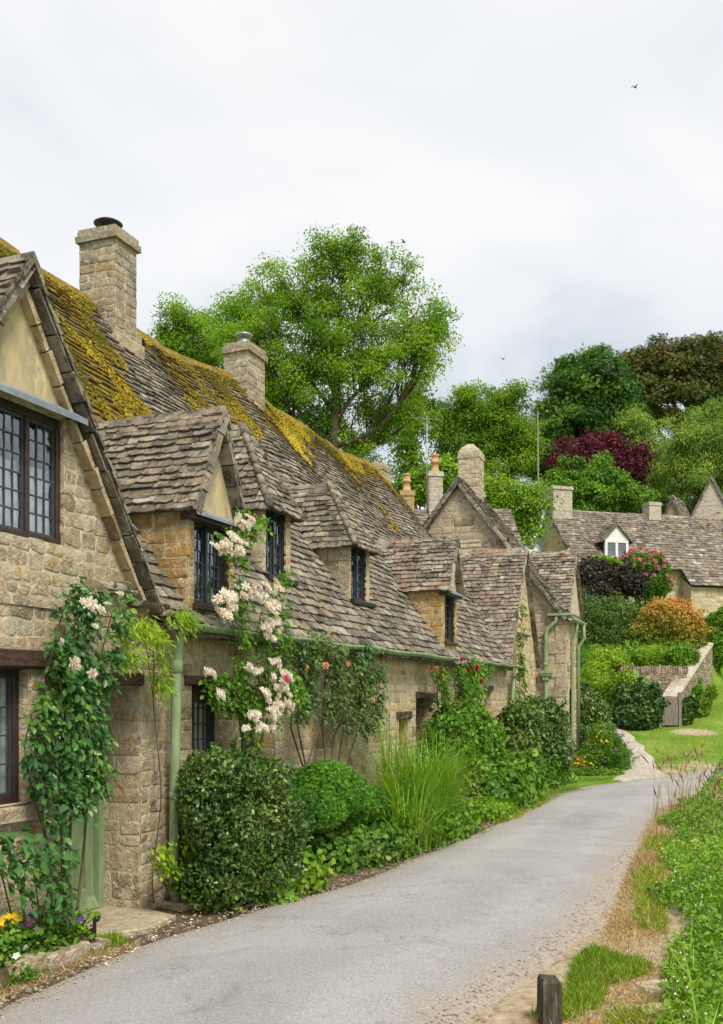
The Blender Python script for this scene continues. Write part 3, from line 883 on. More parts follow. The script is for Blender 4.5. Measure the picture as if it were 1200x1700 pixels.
ti = np.clip(0.45 + 0.38 * snoise(C, 4, 3.0) + rng.normal(0, 0.2, len(C)), 0, 1)
mo = np_obj('moss', V.reshape(-1, 3), Fa, np.repeat(ti, 5), M['moss'], roof, smooth=True)
mo['kind'] = 'stuff'

# ---- dormers
def dormer_gabled(key, cheek, curtain=0.0, win=(2.56, 3.37), lights=2, plaster=True, win_inset=0.06):
    a, b = DORM[key]; u0, zap, ze = DGEO[key]; c = (a + b) / 2; f = u0 - 0.012
    z0, z1 = win
    m = MB(); o = np.array([0, f, 0])
    w0, w1 = a + 0.10, b - 0.09
    masonry(m, o, AX_S, OUT, [(a, 2.3), (b, 2.3), (b, z1), (a, z1)], [(w0, w1, z0, z1)], (0.1, 0.2), (0.1, 0.3), 0.014, 0.004, 0.006, 0, 1)
    uf = uroof(ze) + 0.05
    masonry(m, (a, f, 0), AX_U, -AX_S, [(0, 2.3), (uf - f, 2.3), (uf - f, ze + 0.04), (0, ze + 0.04)], (), (0.08, 0.2), (0.14, 0.36), 0.018, 0.005, 0.012, 0, 1)
    masonry(m, (b, f, 0), AX_U, AX_S, [(0, 2.3), (uf - f, 2.3), (uf - f, ze), (0, ze)], (), (0.1, 0.2), (0.15, 0.35), 0.012, 0.005, 0.008, 0, 1)
    # plastered gable, standing 2 mm proud of the jambs
    m.add([(a + 0.0, f - 0.016, z1), (b - 0.0, f - 0.016, z1), (b - 0.0, f - 0.016, ze), (c, f - 0.016, zap - 0.05), (a + 0.0, f - 0.016, ze),
           (a, f + 0.1, z1), (b, f + 0.1, z1)], [[0, 1, 2, 3, 4], [0, 5, 6, 1]], 0.5, 2)
    d = m.build('dormer', [M[cheek], M['mortar'], M['plaster'] if plaster else M[cheek]], row)
    r = MB(); ov = 0.07; ub = uroof(zap) + 0.06
    hw = (b - a) / 2; k = (zap - ze) / hw
    for sg in (-1, 1):
        ez = ze - ov * k
        e = np.array([c + sg * (hw + ov), 0, ez]); et = np.array([-sg * (hw + ov), 0, zap - ez]); T = np.linalg.norm(et)
        dz = (zap - ez) / T
        en = nrm(np.array([sg * (zap - ez), 0, hw + ov]))
        slates(r, e, AX_U, et, en, lambda t: f - 0.13, lambda t: uroof(ez + dz * t) + 0.05, T - 0.03, 0.085, 0.07, 0.20, 0.15, 0.02, jit=0.9, tr=(0.05, 1))
        verge(r, (c + sg * (hw + ov), f - 0.10, ez), (c, f - 0.10, zap), OUT, 0.05, 0.075, 0.22, 0.09, (0.3, 1))
    ridge(r, (c, f - 0.16, zap - 0.015), (c, ub, zap - 0.015), 0.10, 0.13, 0.36, (0.3, 1), 0.03)
    r.build('dormer_roof', M['slate'] if key == 'a' else M['slate_red'], d)
    l = MB(); l.add([(a - 0.06, f - 0.13, z1 - 0.02), (b + 0.06, f - 0.13, z1 - 0.02), (b + 0.06, f - 0.015, z1 + 0.045), (a - 0.06, f - 0.015, z1 + 0.045), (a - 0.06, f - 0.13, z1 - 0.045), (b + 0.06, f - 0.13, z1 - 0.045)],
                     [[0, 1, 2, 3], [4, 5, 1, 0]], 0.5, 0)
    l.build('lead_flashing', M['lead'], d)
    t = MB(); t.fbox(o, AX_S, OUT, a - 0.04, b + 0.04, z1 - 0.075, z1 - 0.02, -0.05, 0.10, 0.5, 0, 0, 0.006)
    t.build('lintel', M['brown'], d)
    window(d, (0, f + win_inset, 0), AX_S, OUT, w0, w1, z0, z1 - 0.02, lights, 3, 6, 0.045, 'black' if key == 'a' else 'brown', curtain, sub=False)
    s_ = MB(); s_.fbox(o, AX_S, OUT, w0 - 0.03, w1 + 0.03, z0 - 0.05, z0, -0.1, 0.05, 0.5, 0, 0.002, 0.008)
    s_.build('sill', M['brown'], d)
    return d

def dormer_hipped(key, z0, z1, ridge_u, lights):
    a, b = DORM[key]; u0, zap, ze = DGEO[key]; c = (a + b) / 2; f = u0 - 0.012
    o = np.array([0, f, 0]); w0, w1 = a + 0.04, b - 0.12
    m = MB()
    masonry(m, o, AX_S, OUT, [(a, z0 - 0.15), (b, z0 - 0.15), (b, ze), (a, ze)], [(w0, w1, z0, z1)], (0.1, 0.2), (0.1, 0.25), 0.01, 0.004, 0.005, 2, 1)
    uf = uroof(ze) + 0.06; zl = zroof(f) - 0.1
    # slate-hung cheeks
    for sg, s_ in ((-1, a), (1, b)):
        n = 7; zz = zl
        dz = (ze - zl) / n
        for i in range(n):
            x = 0.0; z = zl + dz * i
            while x < uf - f:
                w = rng.uniform(0.16, 0.32); x1 = min(x + w, uf - f)
                m.fbox((s_, f, 0), AX_U, AX_S * sg, x + 0.003, x1 - 0.003, z + rng.uniform(-0.006, 0.006), z + dz + 0.01, -0.01, 0.016 + rng.uniform(0, 0.008), rng.uniform(0, 1), 0, 0.002, 0.004)
                x = x1
        m.quad((s_, f, zl), (s_, uf, zl), (s_, uf, ze), (s_, f, ze), 0.5, 1)
    d = m.build('dormer', [M['grey_wall'], M['mortar'], M['wall']], row)
    r = MB(); ov = 0.09; hw = (b - a) / 2; k = (zap - ze) / hw; ez = ze - 0.10
    us = f - 0.12
    for sg in (-1, 1):
        e = np.array([c + sg * (hw + ov), 0, ez]); et = np.array([-sg * (hw + ov), 0, zap - ez]); T = np.linalg.norm(et)
        dz = (zap - ez) / T
        en = nrm(np.array([sg * (zap - ez), 0, hw + ov]))
        slates(r, e, AX_U, et, en, lambda t: us + (ridge_u - us) * t / T, lambda t: uroof(ez + dz * t) + 0.05, T - 0.02, 0.09, 0.075, 0.19, 0.15, 0.018, jit=0.9)
    et = np.array([0, ridge_u - us, zap - ez]); T = np.linalg.norm(et); en = nrm(np.array([0, -(zap - ez), ridge_u - us]))
    H = hw + ov
    slates(r, (c, us, ez), AX_S, et, en, lambda t: -H * (1 - t / T), lambda t: H * (1 - t / T), T - 0.02, 0.085, 0.065, 0.18, 0.13, 0.016, jit=0.9)
    ridge(r, (c, ridge_u - 0.03, zap - 0.02), (c, uroof(zap) + 0.1, zap - 0.02), 0.10, 0.12, 0.36, (0.3, 1), 0.03)
    for sg in (-1, 1):                              # rounded hip stones
        A = np.array([c + sg * H, us, ez + 0.01]); B = np.array([c, ridge_u, zap + 0.005])
        n = 8
        for i in range(n):
            P = A + (B - A) * (i / n); Q = A + (B - A) * ((i + 1.12) / n)
            r.tube([P + UP * 0.015, (P + Q) / 2 + UP * 0.02, Q + UP * 0.0], [0.045, 0.042, 0.036], 7, rng.uniform(0.2, 1), 0)
    r.build('dormer_roof', M['slate'], d)
    window(d, (0, f + 0.03, 0), AX_S, OUT, w0, w1, z0, z1, lights, 2, 6, 0.04, 'black', 0.0, sub=False)
    s_ = MB(); s_.fbox(o, AX_S, OUT, a - 0.03, b + 0.05, z0 - 0.06, z0, -0.06, 0.09, 0.5, 0, 0.003, 0.01)
    s_.build('sill', M['black'], d)
    e = MB(); e.fbox(o, AX_S, OUT, a - 0.03, b + 0.03, z1, z1 + 0.03, -0.05, 0.03, 0.5, 0)
    e.build('lintel', M['brown'], d)
    return d
dormer_gabled('a', 'ochre', 0.0, (2.56, 3.36), 2)
dormer_hipped('b', 3.08, 3.86, 0.864, 2)
dormer_hipped('c', 3.02, 3.77, 0.805, 2)
dormer_gabled('d', 'ochre', 0.0, (2.62, 3.42), 1)

# ---- near street gable
m = MB(); f = -0.014; o = np.array([0, f, 0])
k = (G_AP - G_FT) / G_HW; zpl = 3.80
def gx(z): return (G_AP - z) / k
GW = (-2.33, -1.00, 2.82, 3.72)
masonry(m, o, AX_S, OUT, [(G_C - gx(2.36) , 2.36), (G_C + gx(2.36), 2.36), (G_C + gx(zpl), zpl), (G_C - gx(zpl), zpl)], [GW], (0.06, 0.14), (0.09, 0.24), 0.014, 0.005, 0.012, 0, 1)
m.add([(G_C - gx(zpl) , f - 0.02, zpl - 0.08), (G_C + gx(zpl), f - 0.02, zpl - 0.08), (G_C + 0.02, f - 0.02, G_AP - 0.04), (G_C - 0.02, f - 0.02, G_AP - 0.04)], [[0, 1, 2, 3]], 0.5, 2)
for s_ in (-1, 1):
    sx = G_C + s_ * (gx(2.36) - 0.12)
    m.quad((sx, f, 2.3), (sx, 1.2, 2.3), (sx, 1.2, 2.75), (sx, f, 2.75), 0.5, 1)
reveal(m, o, AX_S, OUT, GW, 0.1, 0, 1)
gab = m.build('gable', [M['wall_old'], M['mortar'], M['plaster']], row)
r = MB()
for sg in (-1, 1):
    ez = G_FT - 0.06; hw = gx(ez)
    e = np.array([G_C + sg * hw, 0, ez]); et = np.array([-sg * hw, 0, G_AP - ez]); T = np.linalg.norm(et); dz = (G_AP - ez) / T
    en = nrm(np.array([sg * (G_AP - ez), 0, hw]))
    slates(r, e, AX_U, et, en, lambda t: f - 0.15, lambda t: max(uroof(ez + dz * t) + 0.05, f), T - 0.03, 0.11, 0.085, 0.22, 0.16, 0.022, tr=(0.1, 1))
    verge(r, (G_C + sg * hw, f - 0.10, ez), (G_C, f - 0.10, G_AP), OUT, 0.05, 0.045, 0.3, 0.05, (0.1, 0.7))
ridge(r, (G_C, f - 0.17, G_AP - 0.01), (G_C, uroof(G_AP) + 0.05, G_AP - 0.01), 0.10, 0.13, 0.4, (0.3, 1), 0.03)
r.build('gable_roof', M['slate'], gab)
r = MB()                                             # corbelled stones under the verge
for sg in (-1, 1):
    ez = G_FT - 0.02; hw = gx(ez)
    verge(r, (G_C + sg * (hw - 0.055), f - 0.012, ez - 0.04), (G_C - sg * 0.0, f - 0.012, G_AP - 0.09), OUT, 0.085, 0.075, 0.2, 0.02, (0, 0.6))
r.build('verge_stones', M['wall'], gab)
l = MB(); l.add([(-2.45, f - 0.14, 3.73), (-0.9, f - 0.14, 3.73), (-0.9, f - 0.02, 3.80), (-2.45, f - 0.02, 3.80), (-2.45, f - 0.14, 3.69), (-0.9, f - 0.14, 3.69)], [[0, 1, 2, 3], [4, 5, 1, 0]], 0.5, 0)
l.build('lead_flashing', M['lead'], gab)
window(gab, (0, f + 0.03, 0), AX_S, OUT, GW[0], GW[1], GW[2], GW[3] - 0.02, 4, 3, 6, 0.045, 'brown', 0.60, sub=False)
# kneeler slab and the short run of eave beside the gable
m = MB()
m.fbox((0, 0, 0), AX_S, OUT, -0.62, -0.22, 2.53, 2.565, -0.1, 0.12, 0.4, 0, 0.01, 0.01)
m.fbox((0, 0, 0), AX_S, OUT, -0.24, 0.16, 2.46, 2.50, -0.2, 0.16, 0.2, 0, 0.015, 0.01)
for i in range(4):
    m.fbox((0, 0, 0), AX_S, OUT, 0.08 + 0.17 * i, 0.25 + 0.17 * i, 2.40 - 0.006 * i, 2.435 - 0.006 * i, -0.25, 0.15 + rng.uniform(-0.02, 0.02), rng.random(), 0, 0.01, 0.01)
m.build('eave_slabs', M['slate'], row)

# ---- chimneys of the row
c1 = chimney(row, 3.29, 3.74, 2.60, 3.11, 5.7, 7.46, 'stack', 0.045)
cw = MB(); cw.lathe((3.52, 2.86, 7.45), [(0.03, 0), (0.03, 0.12), (0.16, 0.135), (0.18, 0.155), (0.13, 0.185), (0.02, 0.195)], 18)
for i in range(4): cw.tube([(3.52 + 0.1 * math.cos(i * 1.57), 2.86 + 0.1 * math.sin(i * 1.57), 7.42), (3.52 + 0.1 * math.cos(i * 1.57), 2.86 + 0.1 * math.sin(i * 1.57), 7.58)], 0.008, 5)
cw.build('cowl', M['black'], c1)
ap = MB()                                            # mortared apron and drip stones at the foot of the stack
for x0, x1, uu in ((3.22, 3.80, 2.54), (3.77, 3.98, 2.72)):
    ap.fbox((0, uu, 0), AX_S, OUT, x0, x1, zroof(uu) - 0.12, zroof(uu) + 0.10, -0.2, 0.06, 0.8, 0, 0.015, 0.03)
ap.build('apron_stone', M['grey_wall'], c1)
c2 = chimney(row, 6.78, 7.33, 2.64, 3.05, 5.7, 7.22, 'stack', 0.04)
cw = MB(); cw.lathe((7.02, 2.84, 7.22), [(0.11, 0), (0.10, 0.10), (0.05, 0.105), (0.05, 0.15), (0.14, 0.155), (0.14, 0.19), (0.03, 0.20)], 16)
cw.build('cowl', M['steel'], c2)
chimney(row, 13.2, 13.7, 2.8, 3.12, 6.0, 6.76, 'grey_wall', 0.02)

# ---- the cross wing at the far end of the row
m = MB(); f = -0.02; o = np.array([0, f, 0]); k = (WING_AP - WING_FT) / WING_HW
masonry(m, o, AX_S, OUT, [(WING_C - 1.5, 2.36), (WING_C + 1.5, 2.36), (WING_C + 0.01, WING_AP), (WING_C - 0.01, WING_AP)], (), (0.1, 0.2), (0.15, 0.4), 0.02, 0.006, 0.01, 0, 1)
masonry(m, o, AX_S, OUT, [(14.08, -0.3), (15.55, -0.3), (15.55, 2.37), (14.08, 2.37)], [(14.5, 15.3, -0.2, 1.75)], (0.1, 0.2), (0.15, 0.4), 0.02, 0.006, 0.01, 0, 1)
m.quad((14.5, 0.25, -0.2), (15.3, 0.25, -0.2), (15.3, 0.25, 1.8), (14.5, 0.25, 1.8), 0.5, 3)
for i in range(3):
    m.fbox(o, AX_S, OUT, 13.6 + i * 0.33, 13.92 + i * 0.33, 3.02, 3.06, 0, 0.07, 0.5, 2, 0.006)
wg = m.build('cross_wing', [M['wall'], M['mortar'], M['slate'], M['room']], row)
r = MB()
for sg in (-1, 1):
    ez = WING_FT - 0.10; hw = (WING_AP - ez) / k
    e = np.array([WING_C + sg * hw, 0, ez]); et = np.array([-sg * hw, 0, WING_AP - ez]); T = np.linalg.norm(et); dz = (WING_AP - ez) / T
    en = nrm(np.array([sg * (WING_AP - ez), 0, hw]))
    slates(r, e, AX_U, et, en, lambda t: f - 0.10, lambda t: max(uroof(ez + dz * t) + 0.08, f), T - 0.03, 0.115, 0.085, 0.22, 0.16, 0.02, tr=(0.05, 1))
    verge(r, (WING_C + sg * hw, f - 0.06, ez), (WING_C, f - 0.06, WING_AP), OUT, 0.05, 0.07, 0.3, 0.06, (0.2, 0.8))
ridge(r, (WING_C, f - 0.14, WING_AP - 0.01), (WING_C, uroof(WING_AP) + 0.3, WING_AP - 0.01), 0.11, 0.13, 0.42, (0.3, 0.9), 0.035)
r.build('wing_roof', M['slate_red'], wg)

# ---- gutters and the downpipe
gutter(row, (0.16, -0.235, 2.345), (8.36, -0.235, 2.345), 0.058)
gutter(row, (9.15, -0.235, 2.345), (13.35, -0.235, 2.345), 0.052)
pipe([(0.25, -0.20, 2.32), (0.25, -0.19, 2.2), (0.25, -0.17, 1.98), (0.26, -0.15, 1.2), (0.26, -0.14, 0.6), (0.26, -0.14, 0.12), (0.26, -0.17, 0.05)], 0.042, 'downpipe', row, ((2.24, 1.3, 0.08), (1.94, 1.22, 0.10), (0.9, 1.18, 0.05)))
pipe([(13.25, -0.21, 2.32), (13.1, -0.2, 2.2), (12.85, -0.12, 2.05), (12.83, -0.1, 1.5), (12.83, -0.1, 0.2)], 0.04, 'downpipe', row)

# ================================================================ gable-ended cottage standing forward at the end
gc = root('gable_cottage', 'tall stone cottage with grey gable end, big stack and green downpipe at end of row', 'cottage', L(15.55, -0.66), ROW_ANG)
# local: s' = s - 15.55, u' = u + 0.66 ; gable end faces -s
K6 = 1.27
EZ6, AP6, UA6 = 3.62, 6.78, 2.44
m = MB()
u_left = 5.2
# far wing: roof slope facing the street end
masonry(m, (0, 0, 0), AX_U, -AX_S, [(0, -0.3), (5.0, -0.3), (5.0, EZ6), (UA6 + 0.05, AP6 - 0.07), (UA6 - 0.05, AP6 - 0.07), (0.0, EZ6 + 0.05)], (), (0.1, 0.21), (0.18, 0.5), 0.022, 0.007, 0.012, 0, 1)
masonry(m, (0, 0, 0), AX_S, OUT, [(0, -0.3), (1.75, -0.3), (1.75, EZ6), (0, EZ6)], [(0.6, 1.3, 1.0, 1.9)], (0.1, 0.21), (0.18, 0.5), 0.022, 0.007, 0.012, 2, 1)
m.quad((1.75, 0, -0.3), (1.75, 5.0, -0.3), (1.75, 5.0, EZ6), (1.75, 0, EZ6), 0.5, 1)
m.build('wall', [M['grey_wall'], M['mortar'], M['wall']], gc)
window(gc, (0, 0.1, 0), AX_S, OUT, 0.6, 1.3, 1.0, 1.9, 2, 2, 3, 0.05)
qn = MB()                                           # big quoin stones up the corner
z = -0.1; i = 0
while z < EZ6 - 0.1:
    h = rng.uniform(0.2, 0.34); h = min(h, EZ6 - 0.02 - z)
    wa, wb = (0.42, 0.22) if i % 2 else (0.24, 0.4)
    qn.box((wb / 2 - 0.03, wa / 2 - 0.03, z), wb, wa, h - 0.012, 0, rng.random(), 0, 0.018, 0.008)
    z += h; i += 1
qn.build('quoins', M['grey_wall'], gc)
r = MB()
T6 = math.hypot(UA6 + 0.12, AP6 - EZ6 + 0.12 * K6)
e6 = np.array([0, -0.12, EZ6 - 0.12 * K6 + 0.02]); et6 = np.array([0, UA6 + 0.12, AP6 - EZ6 + 0.12 * K6]); en6 = np.array([0, -et6[2], et6[1]])
slates(r, e6, AX_S, et6, en6, lambda t: -0.14, lambda t: 1.9, T6, 0.13, 0.09, 0.24, 0.17, 0.022)
slates(r, (0, 2 * UA6 + 0.12, e6[2]), -AX_S, np.array([0, -et6[1], et6[2]]), np.array([0, et6[2], et6[1]]), lambda t: -1.9, lambda t: 0.14, T6, 0.2, 0.14, 0.3, 0.2, 0.024)
verge(r, e6 + np.array([0, 0.02, -0.01]), (0, UA6, AP6 + 0.0), -AX_S, 0.16, 0.09, 0.34, 0.06, (0, 0.7))
verge(r, (0, 2 * UA6 + 0.1, e6[2]), (0, UA6, AP6), -AX_S, 0.16, 0.09, 0.34, 0.06, (0, 0.7))
ridge(r, (-0.15, UA6, AP6 + 0.0), (1.9, UA6, AP6 + 0.0), 0.12, 0.13, 0.42, (0.2, 0.9), 0.035, side=AX_U)
ro6 = r.build('roof', M['slate'], gc)
# street wing whose ridge runs back from the front
w = MB(); wc, whw, wap, wft = 1.12, 1.05, 5.12, 3.66
kk = (wap - wft) / whw
for sg in (-1, 1):
    e = np.array([wc + sg * whw, 0, wft]); et = np.array([-sg * whw, 0, wap - wft]); T = np.linalg.norm(et); dz = (wap - wft) / T
    slates(w, e, AX_U, et, np.array([sg * (wap - wft), 0, whw]), lambda t: -0.10, lambda t: max(0.1, (wft + dz * t - EZ6) / K6 + 0.2), T, 0.11, 0.08, 0.2, 0.15, 0.02)
    verge(w, (wc + sg * whw, -0.05, wft), (wc, -0.05, wap), OUT, 0.06, 0.08, 0.25, 0.06, (0.4, 1))
ridge(w, (wc, -0.12, wap), (wc, 1.4, wap), 0.09, 0.1, 0.36, (0.4, 1), 0.03)
w.add([(wc - whw, -0.015, wft - 0.1), (wc + whw, -0.015, wft - 0.1), (wc, -0.015, wap - 0.05)], [[0, 1, 2]], 0.5, 1)
w.build('wing_roof', [M['slate_red'], M['mortar']], gc)
ch6 = chimney(gc, 0.55, 1.03, UA6 - 0.32, UA6 + 0.18, 5.9, 7.56, 'grey_wall', 0.02, cone=True)
gutter(gc, (-0.16, -0.17, EZ6 - 0.14), (1.8, -0.17, EZ6 - 0.14), 0.06)
g = MB(); g.fbox((-0.06, 0, 0), AX_U, -AX_S, -0.2, 0.36, EZ6 - 0.09, EZ6 - 0.03, -0.03, 0.09, 0.5, 0, 0, 0.01)
g.build('spout', M['greenp'], gc)
pipe([(-0.09, 0.16, EZ6 - 0.08), (-0.09, 0.17, EZ6 - 0.2), (-0.09, 0.36, EZ6 - 0.36), (-0.09, 0.40, EZ6 - 0.5), (-0.09, 0.40, 2.5), (-0.09, 0.40, 1.5), (-0.09, 0.40, 0.6), (-0.09, 0.40, 0.0)], 0.045, 'downpipe', gc, ((2.42, 1.25, 0.06),))
hp = MB(); hp.box((-0.10, 0.40, 2.20), 0.17, 0.24, 0.05, 0, 0.5, 0, 0.01); hp.box((-0.10, 0.40, 2.251), 0.20, 0.28, 0.06, 0, 0.5, 0, 0.01); hp.box((-0.10, 0.40, 2.1), 0.12, 0.14, 0.1, 0, 0.5, 0, 0.01)
hp.build('hopper', M['greenp'], gc)
pipe([(0.7, -0.16, EZ6 - 0.16), (0.75, -0.14, EZ6 - 0.4), (0.75, -0.05, EZ6 - 0.6), (0.75, -0.05, 1.0), (0.75, -0.05, 0.0)], 0.04, 'downpipe', gc)
pipe([(1.5, -0.18, EZ6 - 0.16), (1.55, -0.2, EZ6 - 0.5), (1.55, -0.06, EZ6 - 0.7), (1.55, -0.06, 0.3)], 0.04, 'downpipe', gc)

# ================================================================ cottages further back
def simple_house(name, label, X, Y, ang, ln, dp, z0, ze, zr, wall='grey_wall', slate='slate', eave_ov=0.2, gables=(True, True), e0=0.2, chims=(), near_only=True, cw=(0.2, 0.55)):
    """gabled house: origin at its front left corner, local x along the front, local y back"""
    h = root(name, label, 'cottage', (X, Y, z0), ang)
    H = ze - z0; Rg = zr - z0; hd = dp / 2
    m = MB()
    masonry(m, (0, 0, 0), AX_S, OUT, [(0, -0.6), (ln, -0.6), (ln, H), (0, H)], (), (0.12, 0.24), cw, 0.02, 0.007, 0.012, 0, 1)
    masonry(m, (0, 0, 0), AX_U, -AX_S, [(0, -0.6), (dp, -0.6), (dp, H), (hd + 0.03, Rg - 0.05), (hd - 0.03, Rg - 0.05), (0, H)], (), (0.1, 0.2), cw, 0.018, 0.007, 0.012, 0, 1)
    m.add([(ln, 0, -0.6), (ln, dp, -0.6), (ln, dp, H), (ln, hd, Rg - 0.05), (ln, 0, H)], [[0, 1, 2, 3, 4]], 0.5, 1)
    m.quad((0, dp, -0.6), (ln, dp, -0.6), (ln, dp, H), (0, dp, H), 0.5, 1)
    m.build('wall', [M[wall], M['mortar']], h)
    r = MB(); k = (Rg - H) / hd
    ez = H - eave_ov * k
    et = np.array([0, hd + eave_ov, Rg - ez]); T = np.linalg.norm(et)
    slates(r, (0, -eave_ov, ez), AX_S, et, np.array([0, -et[2], et[1]]), lambda t: -0.1, lambda t: ln + 0.1, T, e0, e0 * 0.65, e0 * 1.5, e0 * 1.1, 0.026)
    slates(r, (0, dp + eave_ov, ez), -AX_S, np.array([0, -et[1], et[2]]), np.array([0, et[2], et[1]]), lambda t: -ln - 0.1, lambda t: 0.1, T, 0.35, 0.25, 0.6, 0.5, 0.03)
    verge(r, (0, -eave_ov, ez), (0, hd, Rg), -AX_S, 0.12, 0.09, 0.4, 0.06, (0, 0.8))
    verge(r, (0, dp + eave_ov, ez), (0, hd, Rg), -AX_S, 0.12, 0.09, 0.4, 0.06, (0, 0.8))
    ridge(r, (-0.1, hd, Rg), (ln + 0.1, hd, Rg), 0.13, 0.13, 0.45, (0.2, 1), 0.035, side=AX_U)
    r.build('roof', M[slate], h)
    return h
def stack(h, x, y, w, d, z0, z1, wall='grey_wall', cone=False, pot=0, cap=0.05):
    c = chimney(h, x - w / 2, x + w / 2, y - d / 2, y + d / 2, z0, z1, wall, cap, cone=cone, ch=(0.12, 0.24))
    for i in range(pot):
        p = MB(); p.lathe((x + (i - (pot - 1) / 2) * 0.35, y, z1 - 0.005), [(0.13, 0), (0.15, 0.05), (0.12, 0.07), (0.115, 0.28), (0.15, 0.30), (0.15, 0.36), (0.12, 0.38), (0.115, 0.5), (0.14, 0.52), (0.14, 0.56), (0.1, 0.57)], 14)
        p.build('chimney_pot', M['pot'], c)
    return c
def aerial(h, x, y, z0, z1, el=5):
    a = MB(); a.tube([(x, y, z0), (x, y, z1)], 0.022, 6)
    a.tube([(x - 0.55, y - 0.1, z1 - 0.08), (x + 0.55, y + 0.1, z1 - 0.08)], 0.012, 5)
    for i in range(el):
        px_ = x - 0.5 + i * 1.0 / (el - 1)
        a.tube([(px_, y - 0.22, z1 - 0.08), (px_, y + 0.22, z1 - 0.08)], 0.009, 5)
    return a.build('aerial', M['steel'], h)

# roof behind the gable's left shoulder
p = at(655, 900, 29.5)
hb = simple_house('rear_cottage', 'low slate roof glimpsed behind gable shoulder, with slim stacks and clay pots', p[0], p[1], R(4), 2.4, 3.4, 0.3, 5.4, 7.55, e0=0.2)
q = at(729, 757, 31.2); stack(hb, q[0] - p[0], q[1] - p[1], 0.42, 0.42, 5.5, q[2] - 0.3 - 0.5, 'coping', pot=1, cap=0.04)
q = at(676, 803, 31.2); stack(hb, q[0] - p[0] + 0.1, q[1] - p[1], 0.42, 0.4, 5.5, q[2] - 0.3 - 0.25, 'ochre', pot=1, cap=0.04)
q = at(716, 690, 31.4); aerial(hb, q[0] - p[0], q[1] - p[1], 6.5, q[2] - 0.3)
# roof to the right of the tall stack
p = at(806, 905, 29.0)
h8 = simple_house('narrow_cottage', 'steep slate roof with small stack tucked behind right shoulder of the grey gable', p[0], p[1], R(8), 1.05, 2.6, 0.4, 6.05, 7.4, e0=0.17)
q = at(807, 812, 29.6); stack(h8, q[0] - p[0], q[1] - p[1] + 0.6, 0.3, 0.4, 6.3, q[2] - 0.4, 'coping', cap=0.03)

# hillside cottage with the white dormer
ang2 = math.atan2(0.27, 0.963)
p = at(955, 930, 43.2)
hh = simple_house('hillside_cottage', 'long low hillside cottage with white dormer, two stacks and satellite dish', p[0], p[1], ang2, 16.0, 4.9, 3.6, 7.62, 10.25, wall='wall', e0=0.21, eave_ov=0.25, cw=(0.25, 0.6))
Z2 = 3.6
stack(hh, 0.42, 2.45, 0.95, 0.9, 5.8, 11.3 - Z2 - 0.02, 'coping', cap=0.06)
stack(hh, 5.3, 2.5, 0.62, 0.62, 6.2, 10.85 - Z2, 'coping', cap=0.04)
# white dormer
kx = (10.25 - 7.62) / 2.45
m = MB(); dx0, dx1 = 1.55, 2.75; du = 0.25; dz0 = 7.62 - Z2 + du * kx - 0.2; dz1 = dz0 + 0.95; dap = dz1 + 0.68; dc = (dx0 + dx1) / 2
m.fbox((0, du, 0), AX_S, OUT, dx0, dx1, dz0, dz0 + 0.12, -0.1, 0.0, 0.5, 0)
m.add([(dx0, du, dz1), (dx1, du, dz1), (dc, du, dap)], [[0, 1, 2]], 0.5, 0)
for x in (dx0, dx1):
    m.quad((x, du, dz0), (x, du + 1.2, dz0 + 1.2), (x, du + 1.2, dz1), (x, du, dz1), 0.5, 0)
wd = m.build('dormer', M['white'], hh)
r = MB()
for sg in (-1, 1):
    e = np.array([dc + sg * 0.78, 0, dz1 - 0.13]); et = np.array([-sg * 0.78, 0, dap - dz1 + 0.13]); T = np.linalg.norm(et)
    slates(r, e, AX_U, et, np.array([sg * et[2], 0, 0.78]), lambda t: du - 0.1, lambda t: du + 1.0 + 0.6 * t, T, 0.17, 0.14, 0.28, 0.2, 0.025)
ridge(r, (dc, du - 0.1, dap), (dc, du + 1.8, dap), 0.1, 0.1, 0.4, (0.2, 0.9), 0.03)
r.build('dormer_roof', M['slate'], wd)
window(wd, (0, du - 0.01, 0), AX_S, OUT, dx0 + 0.02, dx1 - 0.02, dz0 + 0.1, dz1, 2, 1, 2, 0.13, 'white', 0, sub=False)
window(hh, (0, -0.01, 0), AX_S, OUT, 7.6, 8.9, 1.7, 3.0, 2, 2, 2, 0.1, 'white', 0.6)
# lower catslide part of the roof at the right
lr = MB()
slates(lr, (5.1, -0.95, 7.62 - Z2 - 0.95 * kx), AX_S, np.array([0, 0.8, 0.8 * kx]), np.array([0, -kx, 1.0]), lambda t: 0, lambda t: 11.0, 0.8 * math.hypot(1, kx), 0.2, 0.18, 0.32, 0.3, 0.026)
lr.build('lean_to_roof', M['slate'], hh)
lw = MB()
masonry(lw, (5.25, -0.75, 0), AX_S, OUT, [(0, -0.6), (10.6, -0.6), (10.6, 2.95), (0, 2.95)], [(3.3, 4.7, 1.5, 2.6)], (0.12, 0.24), (0.25, 0.6), 0.02, 0.007, 0.012, 0, 1)
lw.quad((5.25, -0.75, -0.6), (5.25, 0.1, -0.6), (5.25, 0.1, 3.5), (5.25, -0.75, 2.95), 0.5, 0)
lo = lw.build('lean_to_wall', [M['wall'], M['mortar']], hh)
window(lo, (5.25, -0.65, 0), AX_S, OUT, 3.3, 4.7, 1.5, 2.6, 3, 2, 2, 0.09, 'white', 0.5, sub=False)
ds = MB()                                           # satellite dish on a bracket
dc_ = np.array([-0.25, 3.2, 8.75 - Z2])
n_ = nrm(np.array([-0.25, -1.0, 0.3])); a_ = nrm(np.cross(n_, UP)); b_ = np.cross(a_, n_)
V = [dc_ - n_ * 0.06]
for rr, dp_ in ((0.16, -0.045), (0.34, 0.0)):
    for k in range(16): V.append(dc_ + n_ * dp_ + rr * (math.cos(k * math.pi / 8) * a_ + math.sin(k * math.pi / 8) * b_ * 1.12))
